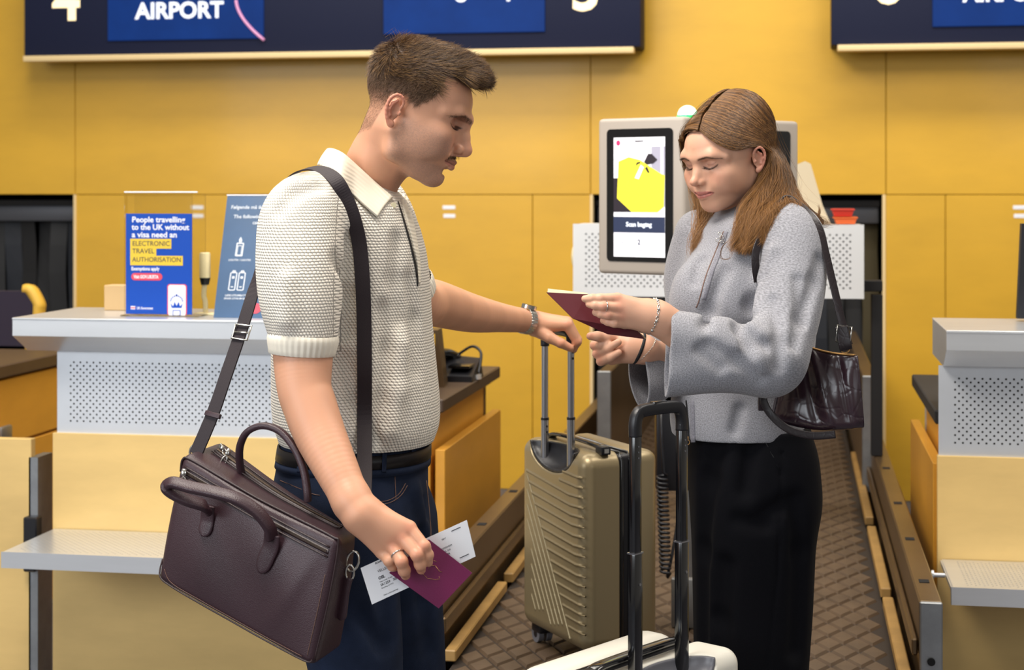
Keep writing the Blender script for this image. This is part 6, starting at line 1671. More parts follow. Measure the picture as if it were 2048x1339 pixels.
# fly-away strands
wh.append(strandset(NG[3:], 160, .0150, .010, 4, .00022, .1)); wh.append(strandset(FG, 90, .012, .009, 4, .00022, .1))
wh += brow_hair(WF, Rw, ow, WV, 240, '5e4330', .0310, .0060, .0009, .00012)
wh += lashes(WF, Rw, ow, WV, 90, .0080, .00012)
v, f, c = joinm(wh); mk('hair', W(v), f, 'hair_woman', wom, True, col=c)

# jewellery -------------------------------------------------------------
wc = wz(1706, 392, 3.088); ax = wz(1735, 400, 3.09)-wz(1670, 385, 3.086)
def chainbracelet(c, ax, rx, n, link, lab, name, fat=None):
    t = thing(name, W(c), lab, 'bracelet'); ax = ax/np.linalg.norm(ax); u = np.cross(ax, (0, -1., 0)); u /= np.linalg.norm(u); w_ = np.cross(ax, u)
    for i in range(n):
        a = 2*math.pi*i/n; rd = u*math.cos(a)+w_*math.sin(a); tg = -u*math.sin(a)+w_*math.cos(a); p = c+rd*rx; sd = ax if i % 2 else rd
        g = G()
        if fat and i % fat == 0: g.ball(W(p), link*.95, 2); g.out('bead', 'metal_silver', t, smooth=True); continue
        g.tube([W(p+tg*link*math.cos(b)+sd*link*.62*math.sin(b)) for b in np.linspace(0, 2*math.pi, 12, endpoint=False)], link*.24, 6, closed=True); g.out('link', 'metal_silver', t, smooth=True)
chainbracelet(wc, ax, .0325, 36, .0034, 'chunky silver chain bracelet on the woman\'s nearer wrist', 'chain_bracelet', 4)
c2 = wz(1612, 622, 3.30); ax2 = wz(1640, 632, 3.302)-wz(1570, 605, 3.30)
g = G(); ax2n = ax2/np.linalg.norm(ax2); u = np.cross(ax2n, (0, -1., 0)); u /= np.linalg.norm(u); w_ = np.cross(ax2n, u)
g.tube([W(c2+(u*math.cos(a)+w_*math.sin(a))*.0300) for a in np.linspace(0, 6.283, 40, endpoint=False)], .0036, 8, closed=True)
tag(g.out('hair_tie', 'black_matte', smooth=True), 'black elastic hair tie around the woman\'s farther wrist', 'hair tie')
chainbracelet(wz(1655, 640, 3.302), ax2+np.array([0, 0, -.01]), .031, 60, .0019, 'thin silver chain bracelet beside the black hair tie', 'thin_bracelet')
a, b = wz(1478, 335, 3.068), wz(1365, 325, 3.056)
ringobj(a*.10+b*.90, b-a, .0098, 'silver ring on the woman\'s hand above the open passport')
# open passport
M1_ = [wz(962, 226, 3.100), wz(1150, 412, 3.085), wz(1600, 495, 3.105), wz(1250, 240, 3.110)]
M2_ = [wz(1150, 412, 3.085), wz(1392, 522, 3.100), wz(1655, 556, 3.120), wz(1600, 494, 3.105)]
t = thing('passport', W(sum(M1_)/4), 'open dark red passport held up in the woman\'s hands', 'passport')
def leaf(q, th, name, mat):
    n = np.cross(q[1]-q[0], q[3]-q[0]); n /= np.linalg.norm(n)
    if n[1] > 0: n = -n
    g = G(); g.prism([W(p) for p in q], W(-n*th)); return g.out(name, mat, t), n
_, n1 = leaf(M1_, .0015, 'front_cover', 'passport_dark'); _, n2 = leaf(M2_, .0015, 'back_cover', 'passport_dark')
for k_ in range(6):
    e = k_*.9
    q = [wz(966+e, 224-e*5.5, 3.1025+.0012*k_), wz(1152, 408, 3.087+.001*k_), wz(1598, 490, 3.107+.001*k_), wz(1250-e, 239-e*2.0, 3.112+.0012*k_)]
    leaf(q, .0004, 'page', 'pages')
for k_ in range(4):
    q = [wz(1152, 410, 3.0865+.0008*k_), wz(1396, 518, 3.1015+.0008*k_), wz(1662+k_*1.5, 553-k_, 3.1215+.0008*k_), wz(1600, 493, 3.1065+.0008*k_)]
    leaf(q, .0003, 'page', 'pages')

# shoulder bag ------------------------------------------------------------
def hbag(zx, zy, d): return C(1360+zx/2.575, 400+zy/2.575, d)
M('patent', '2a1820', .27, coat=.35, var=(7, .25), bump=(34, .35, 'crack', .0012), coatrough=.18)
M('strap_leather', '1a1014', .38, bump=(60, .2, 'crack', .0008))
sb = thing('shoulder_bag', W(hbag(700, 1200, 3.21)), 'glossy dark brown crackled leather bag hanging at the woman\'s hip', 'bag')
A8 = dict(bl=hbag(470, 1130, 3.25), br=hbag(945, 1170, 3.17), tl=hbag(560, 715, 3.245), tr=hbag(915, 800, 3.165))
N1, N2 = 60, 46
def bagpt(u, w_, side):
    bl, br, tl, tr_ = A8['bl'], A8['br'], A8['tl'], A8['tr']
    p = (bl*(1-u)+br*u)*(1-w_)+(tl*(1-u)+tr_*u)*w_
    p = p+np.array([0, 0, -.012*math.sin(math.pi*u)])*(1-w_)+np.array([0, 0, -.008*math.sin(math.pi*u)])*w_
    ed = min(1, u*6, (1-u)*6)
    th = .040*(math.sin(math.pi*min(max(u, .02), .98))**.45)*(math.cos(w_*math.pi/2)**.55*.9+.08)*(1 if w_ > .0 else 1)
    if w_ < .12: th *= math.sqrt(max(1-(1-w_/.12)**2, .0))*.85+.15
    cr = .0022*math.sin(u*6+w_*4)*math.sin(w_*4+1)+.0055*math.exp(-((u-.32-.35*(1-w_))/.07)**2)-.006*math.exp(-((u-.20-.30*(1-w_))/.06)**2)-.005*math.exp(-((u-.86+.15*w_)/.05)**2)+.0008*math.sin(u*19-w_*11)*w_
    return p+np.array([.25*th*0, -side*(th+cr*ed*min(1, w_*5)*min(1, (1-w_)*5+.25)), 0])
V = []; Fc = []
for s_ in (1, -1):
    b0 = len(V)
    for i in range(N1+1):
        for j in range(N2+1): V.append(bagpt(i/N1, j/N2, s_))
    for i in range(N1):
        for j in range(N2):
            a = b0+i*(N2+1)+j; q = (a, a+N2+1, a+N2+2, a+1); Fc.append(q if s_ > 0 else q[::-1])
nn_ = (N1+1)*(N2+1)
for i in range(N1):
    for j in (0, N2): a = i*(N2+1)+j; Fc.append((a, a+N2+1, nn_+a+N2+1, nn_+a) if j else (nn_+a, nn_+a+N2+1, a+N2+1, a))
for j in range(N2):
    for i in (0, N1): a = i*(N2+1)+j; Fc.append((a, nn_+a, nn_+a+1, a+1))
mk('bag_body', W(np.array(V)), Fc, 'patent', sb, True)
def strap(name, pts, wid, th, mat, parent, up=None, n=8):
    p = cat_([np.asarray(q) for q in pts], n); g = G()
    upv = up if up is None else W(np.array(up, float))
    g.tube([W(q) for q in p], 1, 12, ell=(wid/2, th/2), up=upv); return g.out(name, mat, parent, smooth=True)
# zip along the top
strap('top_zip', [bagpt(u, 1.0, 0)+np.array([0, 0, .001]) for u in np.linspace(.04, .96, 8)], .010, .003, 'gold_print', sb, (0, 0, 1))
sp = [hbag(870, 745, 3.17), hbag(838, 640, 3.175), hbag(800, 480, 3.19), hbag(757, 300, 3.215), hbag(722, 160, 3.235), hbag(680, 90, 3.250), hbag(625, 32, 3.275), hbag(560, -5, 3.30), hbag(520, 20, 3.285), hbag(450, 130, 3.265), hbag(395, 250, 3.240), hbag(388, 330, 3.235), hbag(400, 420, 3.24)]
strap('shoulder_strap', sp, .017, .0035, 'strap_leather', sb, (-.35, 1, -.1))
strap('strap_end', [hbag(832, 650, 3.164), hbag(850, 740, 3.160), hbag(856, 770, 3.162)], .025, .004, 'strap_leather', sb, (0, 1, 0))
g = G(); bc_ = hbag(840, 690, 3.160)
g.tube([W(bc_+np.array(q)) for q in ((-.015, 0, -.014), (.013, 0, -.018), (.017, 0, .014), (-.011, 0, .018))], .0016, 8, closed=True); g.out('buckle', 'metal_silver', sb, smooth=True)
g = G(); g.tube([W(hbag(848, 764, 3.166)+np.array([.009*math.cos(a), .003*math.sin(a), .008*math.sin(a)])) for a in np.linspace(0, 6.28, 16, endpoint=False)], .0013, 6, closed=True); g.out('ring', 'gold_print', sb, smooth=True)
strap('lower_band', [hbag(435, 960, 3.185), hbag(430, 1030, 3.18), hbag(470, 1105, 3.178), hbag(560, 1180, 3.168), hbag(680, 1212, 3.160), hbag(800, 1205, 3.158)], .015, .005, 'strap_leather', sb, (0, 1, -.2))
g = G(); g.obox(W(hbag(425, 1020, 3.205)), [W(np.array([1., 0, 0])), W(np.array([0, 1., 0])), Z_], (.009, .006, .024), .002); g.out('side_tab', 'patent', sb, auto=40)
# ------------------------------------------------------------------ luggage
def nrm(v): v = np.asarray(v, float); return v/np.linalg.norm(v)
M('case_gold', '928364', .36, metal=.45, bump=(520, .12, 'vor', .0006))
M('case_white', 'e9e5d8', .38, coat=.2)
M('alu', 'b4b4b8', .28, metal=1.0)
M('grey_plastic', '6a6a70', .35)
class Box3:
    """camera-metre frame: near corner, width direction, thickness direction"""
    def __init__(s, o, aw, at): s.o = np.asarray(o, float); s.w = nrm(aw); s.t = nrm(at); s.z = np.array([0, 0, 1.])
    def __call__(s, u, t, z): return s.o+s.w*u+s.t*t+s.z*z
    def A(s): return np.array([s.w, s.t, s.z])
    def AW(s): return np.array([W(s.w), W(s.t), s.z])
gc = Box3(C(1168, 1299, 3.87)*np.array([1, 1, 0])+np.array([0, 0, .477]), (-.43, .90, 0), (.90, .43, 0))
GW, GT, GH = .345, .205, .470
case = thing('suitcase', W(gc(GW/2, GT/2, 0))*np.array([1, 1, 0])+np.array([0, 0, BZ]), 'champagne gold ribbed hard-shell suitcase standing on the belt', 'suitcase', )
tf = .47*GT
lo = np.minimum(np.minimum(gc(0, 0, 0), gc(GW, 0, 0)), np.minimum(gc(0, tf, 0), gc(GW, tf, 0)))-.01; hi = np.maximum(np.maximum(gc(0, 0, GH), gc(GW, 0, GH)), np.maximum(gc(0, tf, GH), gc(GW, tf, GH)))+.01
FS = Fld(lo, hi, .0019)
FS.put(rbox(gc(GW/2, tf/2+.03, GH/2), gc.A(), (GW/2, tf/2+.03, GH/2), .034), .002)
cutc = gc(GW/2, tf+.06, GH/2); FS.put(rbox(gc(GW/2, tf+.1, GH/2), gc.A(), (GW, .1, GH), .001), .001, 's')
# handle well
well = gc(.175, .000, GH-.005)
Aell = np.array([gc.w, gc.t, gc.z]).T
FS.put(ell(well, (.118, .052, .060), Aell), .004, 's')
def face(px, py, t0=0.0):
    c = C(px, py, 1.0)-np.array([0, 0, EYE]); o = np.array([0, 0, EYE]); q = gc(0, t0, 0); n = gc.t
    k = ((q-o)@n)/(c@n); return o+c*k
def zf(zx, zy): return face(1020+zx/2.485, 800+zy/2.485)
RB = []
ends = [387, 437, 487, 538, 586, 634, 686, 736, 780, 830, 882, 930, 978, 1028, 1075, 1122, 1170]
for i, ye in enumerate(ends):
    xe = 360+i*1.6
    if i < 2: xs, ys = (262, 352) if i == 0 else (245, 392)
    else:
        ys = (ye-.5*(370-85+350*.265))/(1-.5*.265); xs = 85+(ys-350)*.265; ys = ye-.5*(xe-xs)
    dx, dy = xe-xs, ye-ys
    RB.append([zf(xs, ys), zf(xs+.45*dx, ys+.52*dy), zf(xs+.75*dx, ys+.86*dy), zf(xe, ye)])
for j in range(8):
    p = []
    for y in np.linspace(300, 1260, 14):
        x = 80-19*j+.262*(y-350)
        if x > 76+.036*(y-300) and y > 325 and y < 1050+(x-100)*.72: p.append(zf(x, y))
    if len(p) > 1: RB.append(p)
for p in RB:
    for a, b in zip(p[:-1], p[1:]): FS.put(cone(a-gc.t*.0006, b-gc.t*.0006, .0024, .0024), .0014)
v, f = FS.mesh(); v = relax(v, f, 1, .4); mk('front_shell', W(v), f, 'case_gold', case, True)
g = G(); t0 = tf+.036; g.obox(W(gc(GW/2, (t0+GT)/2, GH/2)), gc.AW(), (GW/2, (GT-t0)/2, GH/2), .026, 4); g.out('rear_shell', 'case_gold', case, auto=60)
g = G(); g.obox(W(gc(GW/2, tf+.018, GH/2)), gc.AW(), (GW/2-.004, .020, GH/2-.004), .012, 3); g.out('gasket', 'black_plastic', case, auto=60)
for tt in (tf+.007, tf+.029):
    g = G(); q = [(.016, .006), (GW-.016, .006), (GW-.002, .02), (GW-.002, GH-.02), (GW-.016, GH-.002), (.016, GH-.002), (.002, GH-.02), (.002, .02)]
    g.tube([W(gc(u, tt, z)) for u, z in q], .0035, 6, closed=True); g.out('zip_track', 'black_gloss', case, smooth=True)
# well liner
LF = Fld(gc(.175, 0, GH-.03)-.15, gc(.175, 0, GH-.03)+.15, .003)
LF.put(ell(well, (.1195, .0535, .0615), Aell), .001); LF.put(ell(well+np.array([0, 0, .004]), (.112, .047, .056), Aell), .001, 's')
LF.put(rbox(gc(GW/2, -.1+.003, GH/2), gc.A(), (GW, .1, GH), .001), .001, 's'); LF.put(rbox(gc(GW/2, 0, GH+.1-.002), gc.A(), (GW, GH, .1), .001), .001, 's')
v, f = LF.mesh(); v = relax(v, f, 1); mk('handle_well', W(v), f, 'black_plastic', case, True)
# telescopic handle
hz = 1.213; tel = []
for nm, u0, pxs in (('near', .108, 0), ('far', .248, 0)):
    b = gc(u0, .022, GH-.052); top = np.array([b[0], b[1], hz])
    b2 = b*np.array([1, 1, 0])+np.array([0, 0, GH+.477+.055 if nm == 'far' else 1.02])
    g = G(); g.tube([W(b), W(b2)], .0098, 16); tb = g.out('tube', 'alu', case, smooth=False, auto=40)
    g = G(); g.tube([W(b2), W(top)], .0082, 16); g.out('tube', 'alu', case, auto=40)
    g = G(); g.tube([W(b2-np.array([0, 0, .003])), W(b2+np.array([0, 0, .003]))], .0104, 16); g.out('tube_ring', 'black_plastic', tb, auto=40)
    for dz in (.018, .032) if nm == 'far' else (.16, .145):
        g = G(); p = (b2 if nm == 'far' else b2)+np.array([.0045, -.0075, -dz if nm == 'far' else dz]); g.obox(W(p), [X_, Y_, Z_], (.0026, .0022, .0026)); g.out('stud', 'black_plastic', tb)
    tel.append(top)
g = G(); a, b = tel; g.tube([W(x) for x in cat_([a-np.array([0, 0, .03]), a+np.array([0, 0, .004])+(b-a)*.02, a+(b-a)*.15+np.array([0, 0, .012]), a+(b-a)*.85+np.array([0, 0, .012]), b+np.array([0, 0, .004])-(b-a)*.02, b-np.array([0, 0, .03])], 5)], .0112, 12); g.out('grip', 'black_plastic', case, smooth=True)
# carry handle, lock, wheels
hp_ = [gc(u, .062, GH+z) for u, z in ((.012, .002), (.03, .012), (.10, .016), (.20, .016), (.27, .012), (.29, .002))]
g = G(); g.tube([W(x) for x in cat_(hp_, 5)], 1, 10, ell=(.013, .005), up=(0, 0, 1)); g.out('carry_handle', 'black_gloss', case, smooth=True)
g = G(); g.obox(W(gc(.020, .062, GH+.006)), gc.AW(), (.016, .013, .010), .003); lk = g.out('lock', 'black_plastic', case, auto=40)
g = G(); g.obox(W(gc(.0035, .062, GH+.006)), gc.AW(), (.0015, .006, .005)); g.out('lock_plate', 'metal_silver', lk)
for u in (.045, GW-.04):
    for t_ in (.045, GT-.04):
        c = gc(u, t_, 0)
        g = G(); g.obox(W(c+np.array([0, 0, -.008])), gc.AW(), (.024, .022, .012), .006); g.out('wheel_housing', 'black_plastic', case, auto=40)
        for s_ in (-1, 1):
            q = c+gc.t*s_*.012+np.array([0, 0, -.024])+gc.w*.004; g = G(); g.cyl(W(q-gc.t*.007), W(q+gc.t*.007), .0215, 20); wh_ = g.out('wheel', 'grey_plastic', case, auto=40)
            g = G(); g.cyl(W(q-gc.t*.0075), W(q+gc.t*.0075), .009, 14); g.out('hub', 'black_plastic', wh_, auto=40)

# white suitcase in the foreground
tn, tfp = C(1270.5, 700, 2.90), C(1363.5, 700, 2.98); cxy = (tn+tfp)/2; cxy[2] = 0
aw2 = nrm([.66, .75, 0]); at2 = nrm([-.75, .66, 0])
wc_ = Box3(cxy-aw2*.19+at2*.18, aw2, -at2); WW, WT, WH, WZ = .38, .235, .665, .725
wcase = thing('suitcase', W(wc_(WW/2, WT/2, 0))*np.array([1, 1, 0]), 'creamy white suitcase in the foreground with its black handle pulled up', 'suitcase')
zb_ = WZ-WH
tz = .095
for (ta, tb_), nm in (((0, tz), 'rear_shell'), ((tz+.028, WT), 'front_shell')):
    if nm == 'rear_shell':
        g = G(); g.obox(W(wc_(WW/2, (ta+tb_)/2, zb_+WH/2)), wc_.AW(), (WW/2, (tb_-ta)/2, WH/2), .032, 5); g.out(nm, 'case_white', wcase, auto=60)
    else:
        q = [wc_(a_, b_, c_) for a_ in (0, WW) for b_ in (ta, tb_) for c_ in (zb_, WZ)]; lo = np.min(q, 0)-.012; hi = np.max(q, 0)+.012
        FW = Fld(lo, hi, .0028); FW.put(rbox(wc_(WW/2, (ta+tb_)/2, zb_+WH/2), wc_.A(), (WW/2, (tb_-ta)/2, WH/2), .030), .002)
        wl = wc_(WW/2, WT-.008, WZ-.004); Ae = np.array([wc_.w, wc_.t, wc_.z]).T
        FW.put(ell(wl, (.105, .058, .060), Ae), .004, 's'); v, f = FW.mesh(); v = relax(v, f, 1)
        mk(nm, W(v), f, 'case_white', wcase, True)
        LF = Fld(wl-.14, wl+.14, .003); LF.put(ell(wl, (.1065, .0595, .0615), Ae), .001); LF.put(ell(wl+np.array([0, 0, .004]), (.099, .053, .056), Ae), .001, 's')
        LF.put(rbox(wc_(WW/2, WT+.1-.004, WZ-.1), wc_.A(), (WW, .1, .4), .001), .001, 's'); LF.put(rbox(wc_(WW/2, 0, WZ+.1-.002), wc_.A(), (WW, 1, .1), .001), .001, 's')
        v, f = LF.mesh(); v = relax(v, f, 1); mk('handle_well', W(v), f, 'grey_plastic', wcase, True)
g = G(); g.obox(W(wc_(WW/2, tz+.014, zb_+WH/2)), wc_.AW(), (WW/2-.003, .016, WH/2-.003), .014, 3); g.out('gasket', 'black_plastic', wcase, auto=60)
for tt in (tz+.004, tz+.024):
    g = G(); q = [(.03, WZ-.002), (WW-.03, WZ-.002), (WW-.008, WZ-.012), (WW-.001, WZ-.04), (WW-.001, zb_+.04), (WW-.03, zb_+.002), (.03, zb_+.002), (.001, zb_+.04), (.001, WZ-.04), (.008, WZ-.012)]
    g.tube([W(wc_(u, tt, z)) for u, z in q], .0036, 6, closed=True); g.out('zip_track', 'black_gloss', wcase, smooth=True)
hp_ = [wc_(u, tz+.052, WZ+z) for u, z in ((.035, .001), (.05, .014), (.10, .017), (.24, .017), (.29, .014), (.305, .001))]
g = G(); g.tube([W(x) for x in cat_(hp_, 5)], 1, 10, ell=(.014, .005), up=(0, 0, 1)); g.out('carry_handle', 'black_gloss', wcase, smooth=True)
g = G(); g.obox(W(wc_(.028, tz+.052, WZ+.006)), wc_.AW(), (.020, .015, .009), .003); g.out('lock', 'black_plastic', wcase, auto=40)
zt_w = 1.179
for b0, zj in ((tn, .930), (tfp, .934)):
    b = b0.copy(); b[2] = WZ-.055; j = b0.copy(); j[2] = zj; top = b0.copy(); top[2] = zt_w-.03
    g = G(); g.obox(W((b+j)/2), wc_.AW(), (.0120, .0085, (j[2]-b[2])/2), .003); tb = g.out('tube', 'black_gloss', wcase, auto=40)
    g = G(); g.obox(W((j+top)/2), wc_.AW(), (.0105, .0072, (top[2]-j[2])/2), .003); g.out('tube', 'black_gloss', wcase, auto=40)
    g = G(); g.obox(W(j), wc_.AW(), (.0124, .0089, .0012)); g.out('tube_rim', 'alu', tb)
    g = G(); p = j-wc_.t*-.0086+wc_.w*.002; p[2] = zj-.055; g.cyl(W(p-wc_.t*.0+wc_.t*.0), W(p+wc_.t*.0012), .0026, 12); g.out('stud', 'alu', tb)
    for dz in (.012, .022, .032):
        g = G(); p = top+wc_.t*.0074; p[2] = zt_w-.05-dz; g.cyl(W(p), W(p+wc_.t*.0006), .0016, 8); g.out('dot', 'grey_plastic', tb)
a, b = tn.copy(), tfp.copy(); a[2] = b[2] = zt_w-.045
pts = [a, a+np.array([0, 0, .022]), a+(b-a)*.05+np.array([0, 0, .038]), a+(b-a)*.20+np.array([0, 0, .0445]), a+(b-a)*.80+np.array([0, 0, .0445]), a+(b-a)*.95+np.array([0, 0, .038]), b+np.array([0, 0, .022]), b]
g = G(); g.tube([W(x) for x in cat_(pts, 6)], 1, 16, ell=(.0112, .0092), up=W(wc_.t)); grip = g.out('grip', 'black_plastic', wcase, smooth=True)
m_ = (a+b)/2+np.array([0, 0, .0445+.010]); g = G(); g.obox(W(m_), wc_.AW(), (.020, .006, .0035), .0015); g.out('release_button', 'black_gloss', grip, auto=40)
for u in (.05, WW-.05):
    for t_ in (.045, WT-.045):
        c = wc_(u, t_, zb_); g = G(); g.obox(W(c+np.array([0, 0, -.01])), wc_.AW(), (.026, .024, .012), .006); g.out('wheel_housing', 'black_plastic', wcase, auto=40)
        for s_ in (-1, 1):
            q = c+wc_.t*s_*.013; q[2] = .026; g = G(); g.cyl(W(q-wc_.t*.008), W(q+wc_.t*.008), .0255, 20); g.out('wheel', 'grey_plastic', wcase, auto=40)

# ------------------------------------------------------------------ the man's leather bag
def z5(zx, zy, d): return C(290+zx/2.581, 820+zy/2.581, d)
DL, DR = 2.955, 2.775
K8 = {(0, 0, 0): z5(58, 880, DL), (1, 0, 0): z5(865, 1335, DR), (0, 0, 1): z5(186, 222, DL), (1, 0, 1): z5(1008, 665, DR),
      (0, 1, 0): z5(215, 800, DL+.115), (1, 1, 0): z5(1020, 1225, DR+.115), (0, 1, 1): z5(398, 146, DL+.105), (1, 1, 1): z5(1098, 628, DR+.105)}
def tri(q):
    q = np.atleast_2d(q); r = np.zeros((len(q), 3))
    for (a, b, c_), p in K8.items():
        r += ((q[:, 0] if a else 1-q[:, 0])*(q[:, 1] if b else 1-q[:, 1])*(q[:, 2] if c_ else 1-q[:, 2]))[:, None]*p
    return r
def bagmap(q, lift=0.0):
    """unit box -> bag; front (v=0) bulges, top sags, sides crease"""
    q = np.atleast_2d(np.asarray(q, float)); p = tri(q); u, v, w_ = q.T
    bu = np.sin(np.pi*np.clip(u, 0, 1)); bw = np.sin(np.pi*np.clip(w_, 0, 1))
    front = 1-2*np.clip(v, 0, 1)
    p[:, 1] -= front*(.016*bu**.7*bw**.8+.004*bu*np.sin(7*u+4*w_)*bw+.003*np.exp(-((u-.80-.25*(w_-.5))/.05)**2)*bw)
    p[:, 0] += .010*(np.clip(u, 0, 1)-.5)*2*bw*np.abs(2*u-1)**4*np.sin(np.pi*np.clip(v, .1, .9))
    top = np.clip(w_, 0, 1)**10
    p[:, 2] -= top*(.006*bu+.005*np.sin(np.pi*np.clip(v, 0, 1)))*np.sin(np.pi*np.clip(u, 0, 1))
    p[:, 1] -= lift
    return p
def roundbox(n, r):
    """surface of a rounded unit cube with radii r=(ru,rv,rw)"""
    r = np.array(r)*2; V = []; Fc = []
    for ax in range(3):
        for sg in (-1, 1):
            b, c_ = [(1, 2), (2, 0), (0, 1)][ax]; base = len(V); lin_ = np.sin(np.linspace(-1, 1, n)*np.pi/2)*.35+np.linspace(-1, 1, n)*.65
            for i in lin_:
                for j in lin_:
                    q = np.zeros(3); q[ax] = sg; q[b] = i; q[c_] = j; V.append(q)
            for i in range(n-1):
                for j in range(n-1):
                    a = base+i*n+j; q = (a, a+n, a+n+1, a+1); Fc.append(q if sg > 0 else q[::-1])
    V = np.array(V); inner = np.clip(V, -(1-r), 1-r); dv = (V-inner)/r; ln = np.linalg.norm(dv, axis=1, keepdims=True)
    V = inner+np.where(ln > 1e-9, dv/np.maximum(ln, 1e-9)*np.minimum(ln, 1)**0, 0)*r
    return (V+1)/2, np.array(Fc)
bag = thing('briefcase', W(tri([.5, .5, 0])[0]), 'dark brown leather briefcase hanging from the man\'s shoulder strap', 'bag')
q, f = roundbox(56, (.045, .16, .06)); v = bagmap(q)
# merge the duplicated edge vertices
key = np.round(q*1e5).astype(np.int64); _, first, inv = np.unique(key, axis=0, return_index=True, return_inverse=True); inv = inv.ravel()
mk('bag_body', W(v[first]), inv[f], 'bag_leather', bag, True)
def onbag(pts, lift=.0, n=6):
    return cat_([bagmap(p, lift)[0] for p in pts], n)
def pipe(name, pts, r, mat, parent=bag, closed=False, n=6, nn=8):
    g = G(); g.tube([W(x) for x in onbag(pts, 0, n)], r, nn, closed=closed); return g.out(name, mat, parent, smooth=True)
# piping around the top front edge and the bottom
pipe('piping', [(.012, .05, .86), (.012, .03, .955), (.06, .035, .985), (.3, .03, .992), (.5, .03, .992), (.7, .03, .992), (.95, .035, .985), (.990, .05, .94), (.992, .06, .5), (.990, .06, .05)], .0022, 'bag_leather_edge')
pipe('piping', [(.0, .10, .16), (.02, -.012, .055), (.10, -.012, .025), (.3, -.012, .02), (.5, -.012, .02), (.7, -.012, .02), (.95, -.012, .03), (.985, .0, .06)], .0016, 'bag_leather_edge')
pipe('stitching', [(.04, -.004, .12), (.10, -.006, .05), (.3, -.006, .045), (.5, -.006, .045), (.7, -.006, .045), (.93, -.006, .05)], .0006, 'stitch')
pipe('stitching', [(.955, -.004, .07), (.955, -.004, .3), (.955, -.004, .5), (.955, -.004, .7)], .0006, 'stitch')
# pocket zip on the front, main zip on the top
def bandw(name, A_, B_, mat, parent, lift=.0012, n=40):
    """ruled strip between two unit-box curves"""
    A_ = [bagmap(p)[0] for p in A_]; B_ = [bagmap(p)[0] for p in B_]
    A_ = np.array(cat_(A_, n//(len(A_)-1))); B_ = np.array(cat_(B_, n//(len(B_)-1)))
    c = np.array([bagmap((.5, .5, .5))[0]]); m = len(A_); nr = np.cross(A_[-1]-A_[0], B_[0]-A_[0]); nr /= np.linalg.norm(nr)
    if nr@(A_.mean(0)-c[0]) < 0: nr = -nr
    V = np.concatenate([A_+nr*lift, B_+nr*lift, A_-nr*.002, B_-nr*.002]); Fc = []
    for i in range(m-1): Fc += [(i, i+1, m+i+1, m+i), (2*m+i, i, i+1, 2*m+i+1)[::-1], (m+i, 3*m+i, 3*m+i+1, m+i+1)[::-1]]
    return mk(name, W(V), Fc, mat, parent, True)
us = (.04, .27, .5, .73, .95)
zp = bandw('front_zip', [(u, -.002, .905-.02*u) for u in us], [(u, -.002, .868-.02*u) for u in us], 'bag_leather_edge', bag)
def teeth(a, b, n, fn, parent):
    V = []; Fc = []
    for i in range(n):
        u = a+(b-a)*i/n; p = bagmap(fn(u))[0]; p2 = bagmap(fn(u+(b-a)/n*.55))[0]; t = p2-p; s_ = nrm(np.cross(t, (0, 1, .3)))*.0024; o_ = np.array([0, -.0022, .0008]); k = len(V)
        V += [p-s_+o_, p+s_+o_, p2+s_+o_, p2-s_+o_, p-s_, p+s_, p2+s_, p2-s_]; Fc += [(k, k+1, k+2, k+3), (k, k+4, k+5, k+1), (k+1, k+5, k+6, k+2), (k+2, k+6, k+7, k+3), (k+3, k+7, k+4, k)]
    tag(mk('zip_teeth', W(np.array(V)), Fc, 'zip', parent), kind='stuff')
teeth(.05, .94, 150, lambda u: (u, -.004, .886-.02*u), zp)
pipe('zip_edge', [(u, -.006, .925-.02*u) for u in us], .0018, 'bag_leather_edge'); pipe('zip_edge', [(u, -.006, .850-.02*u) for u in us], .0018, 'bag_leather_edge')
us2 = (.07, .3, .5, .7, .93)
mz = bandw('top_zip', [(u, .55, 1.0) for u in us2], [(u, .70, 1.0) for u in us2], 'bag_leather_edge', bag, lift=.0035)
V = []; Fc = []
for i in range(150):
    u = .08+.84*i/150; a = bagmap((u, .60, 1.0))[0]+np.array([0, -.001, .0050]); b = bagmap((u, .65, 1.0))[0]+np.array([0, -.001, .0050]); t = (bagmap((u+.0035, .60, 1))[0]-bagmap((u, .60, 1))[0]); k = len(V)
    V += [a, b, b+t, a+t]+[x-np.array([0, 0, .003]) for x in (a, b, b+t, a+t)]; Fc += [(k, k+1, k+2, k+3), (k, k+4, k+5, k+1), (k+2, k+6, k+7, k+3)]
tag(mk('zip_teeth', W(np.array(V)), Fc, 'zip', mz), kind='stuff')
for v_ in (.50, .74): pipe('zip_edge', [(u, v_, 1.012) for u in us2], .0016, 'bag_leather_edge')
# end cover and pulls
def pull(c, dr, L_, name='zip_pull'):
    c = np.asarray(c); dr = nrm(dr); sd = nrm(np.cross(dr, (0, 1., .2))); g = G()
    g.obox(W(c+dr*-.004), [W(sd), W(dr), W(np.cross(sd, dr))], (.0045, .006, .003), .001, 1)
    g.tube([W(c+dr*(.004+L_*.5+L_*.5*math.cos(a))+sd*.0045*math.sin(a)) for a in np.linspace(0, 6.283, 16, endpoint=False)], .0013, 6, closed=True); g.out(name, 'metal_silver', bag, smooth=True)
p0 = bagmap((.16, .60, 1.0))[0]+np.array([0, -.006, .012]); pull(p0, (-.45, -.5, -.9), .020)
p0 = bagmap((.115, .62, 1.0))[0]+np.array([0, -.004, .013]); pull(p0, (.3, -.4, -.3), .014)
p0 = bagmap((.052, -.01, .875))[0]+np.array([0, -.008, .0]); pull(p0, (-.05, -.3, -1), .016)
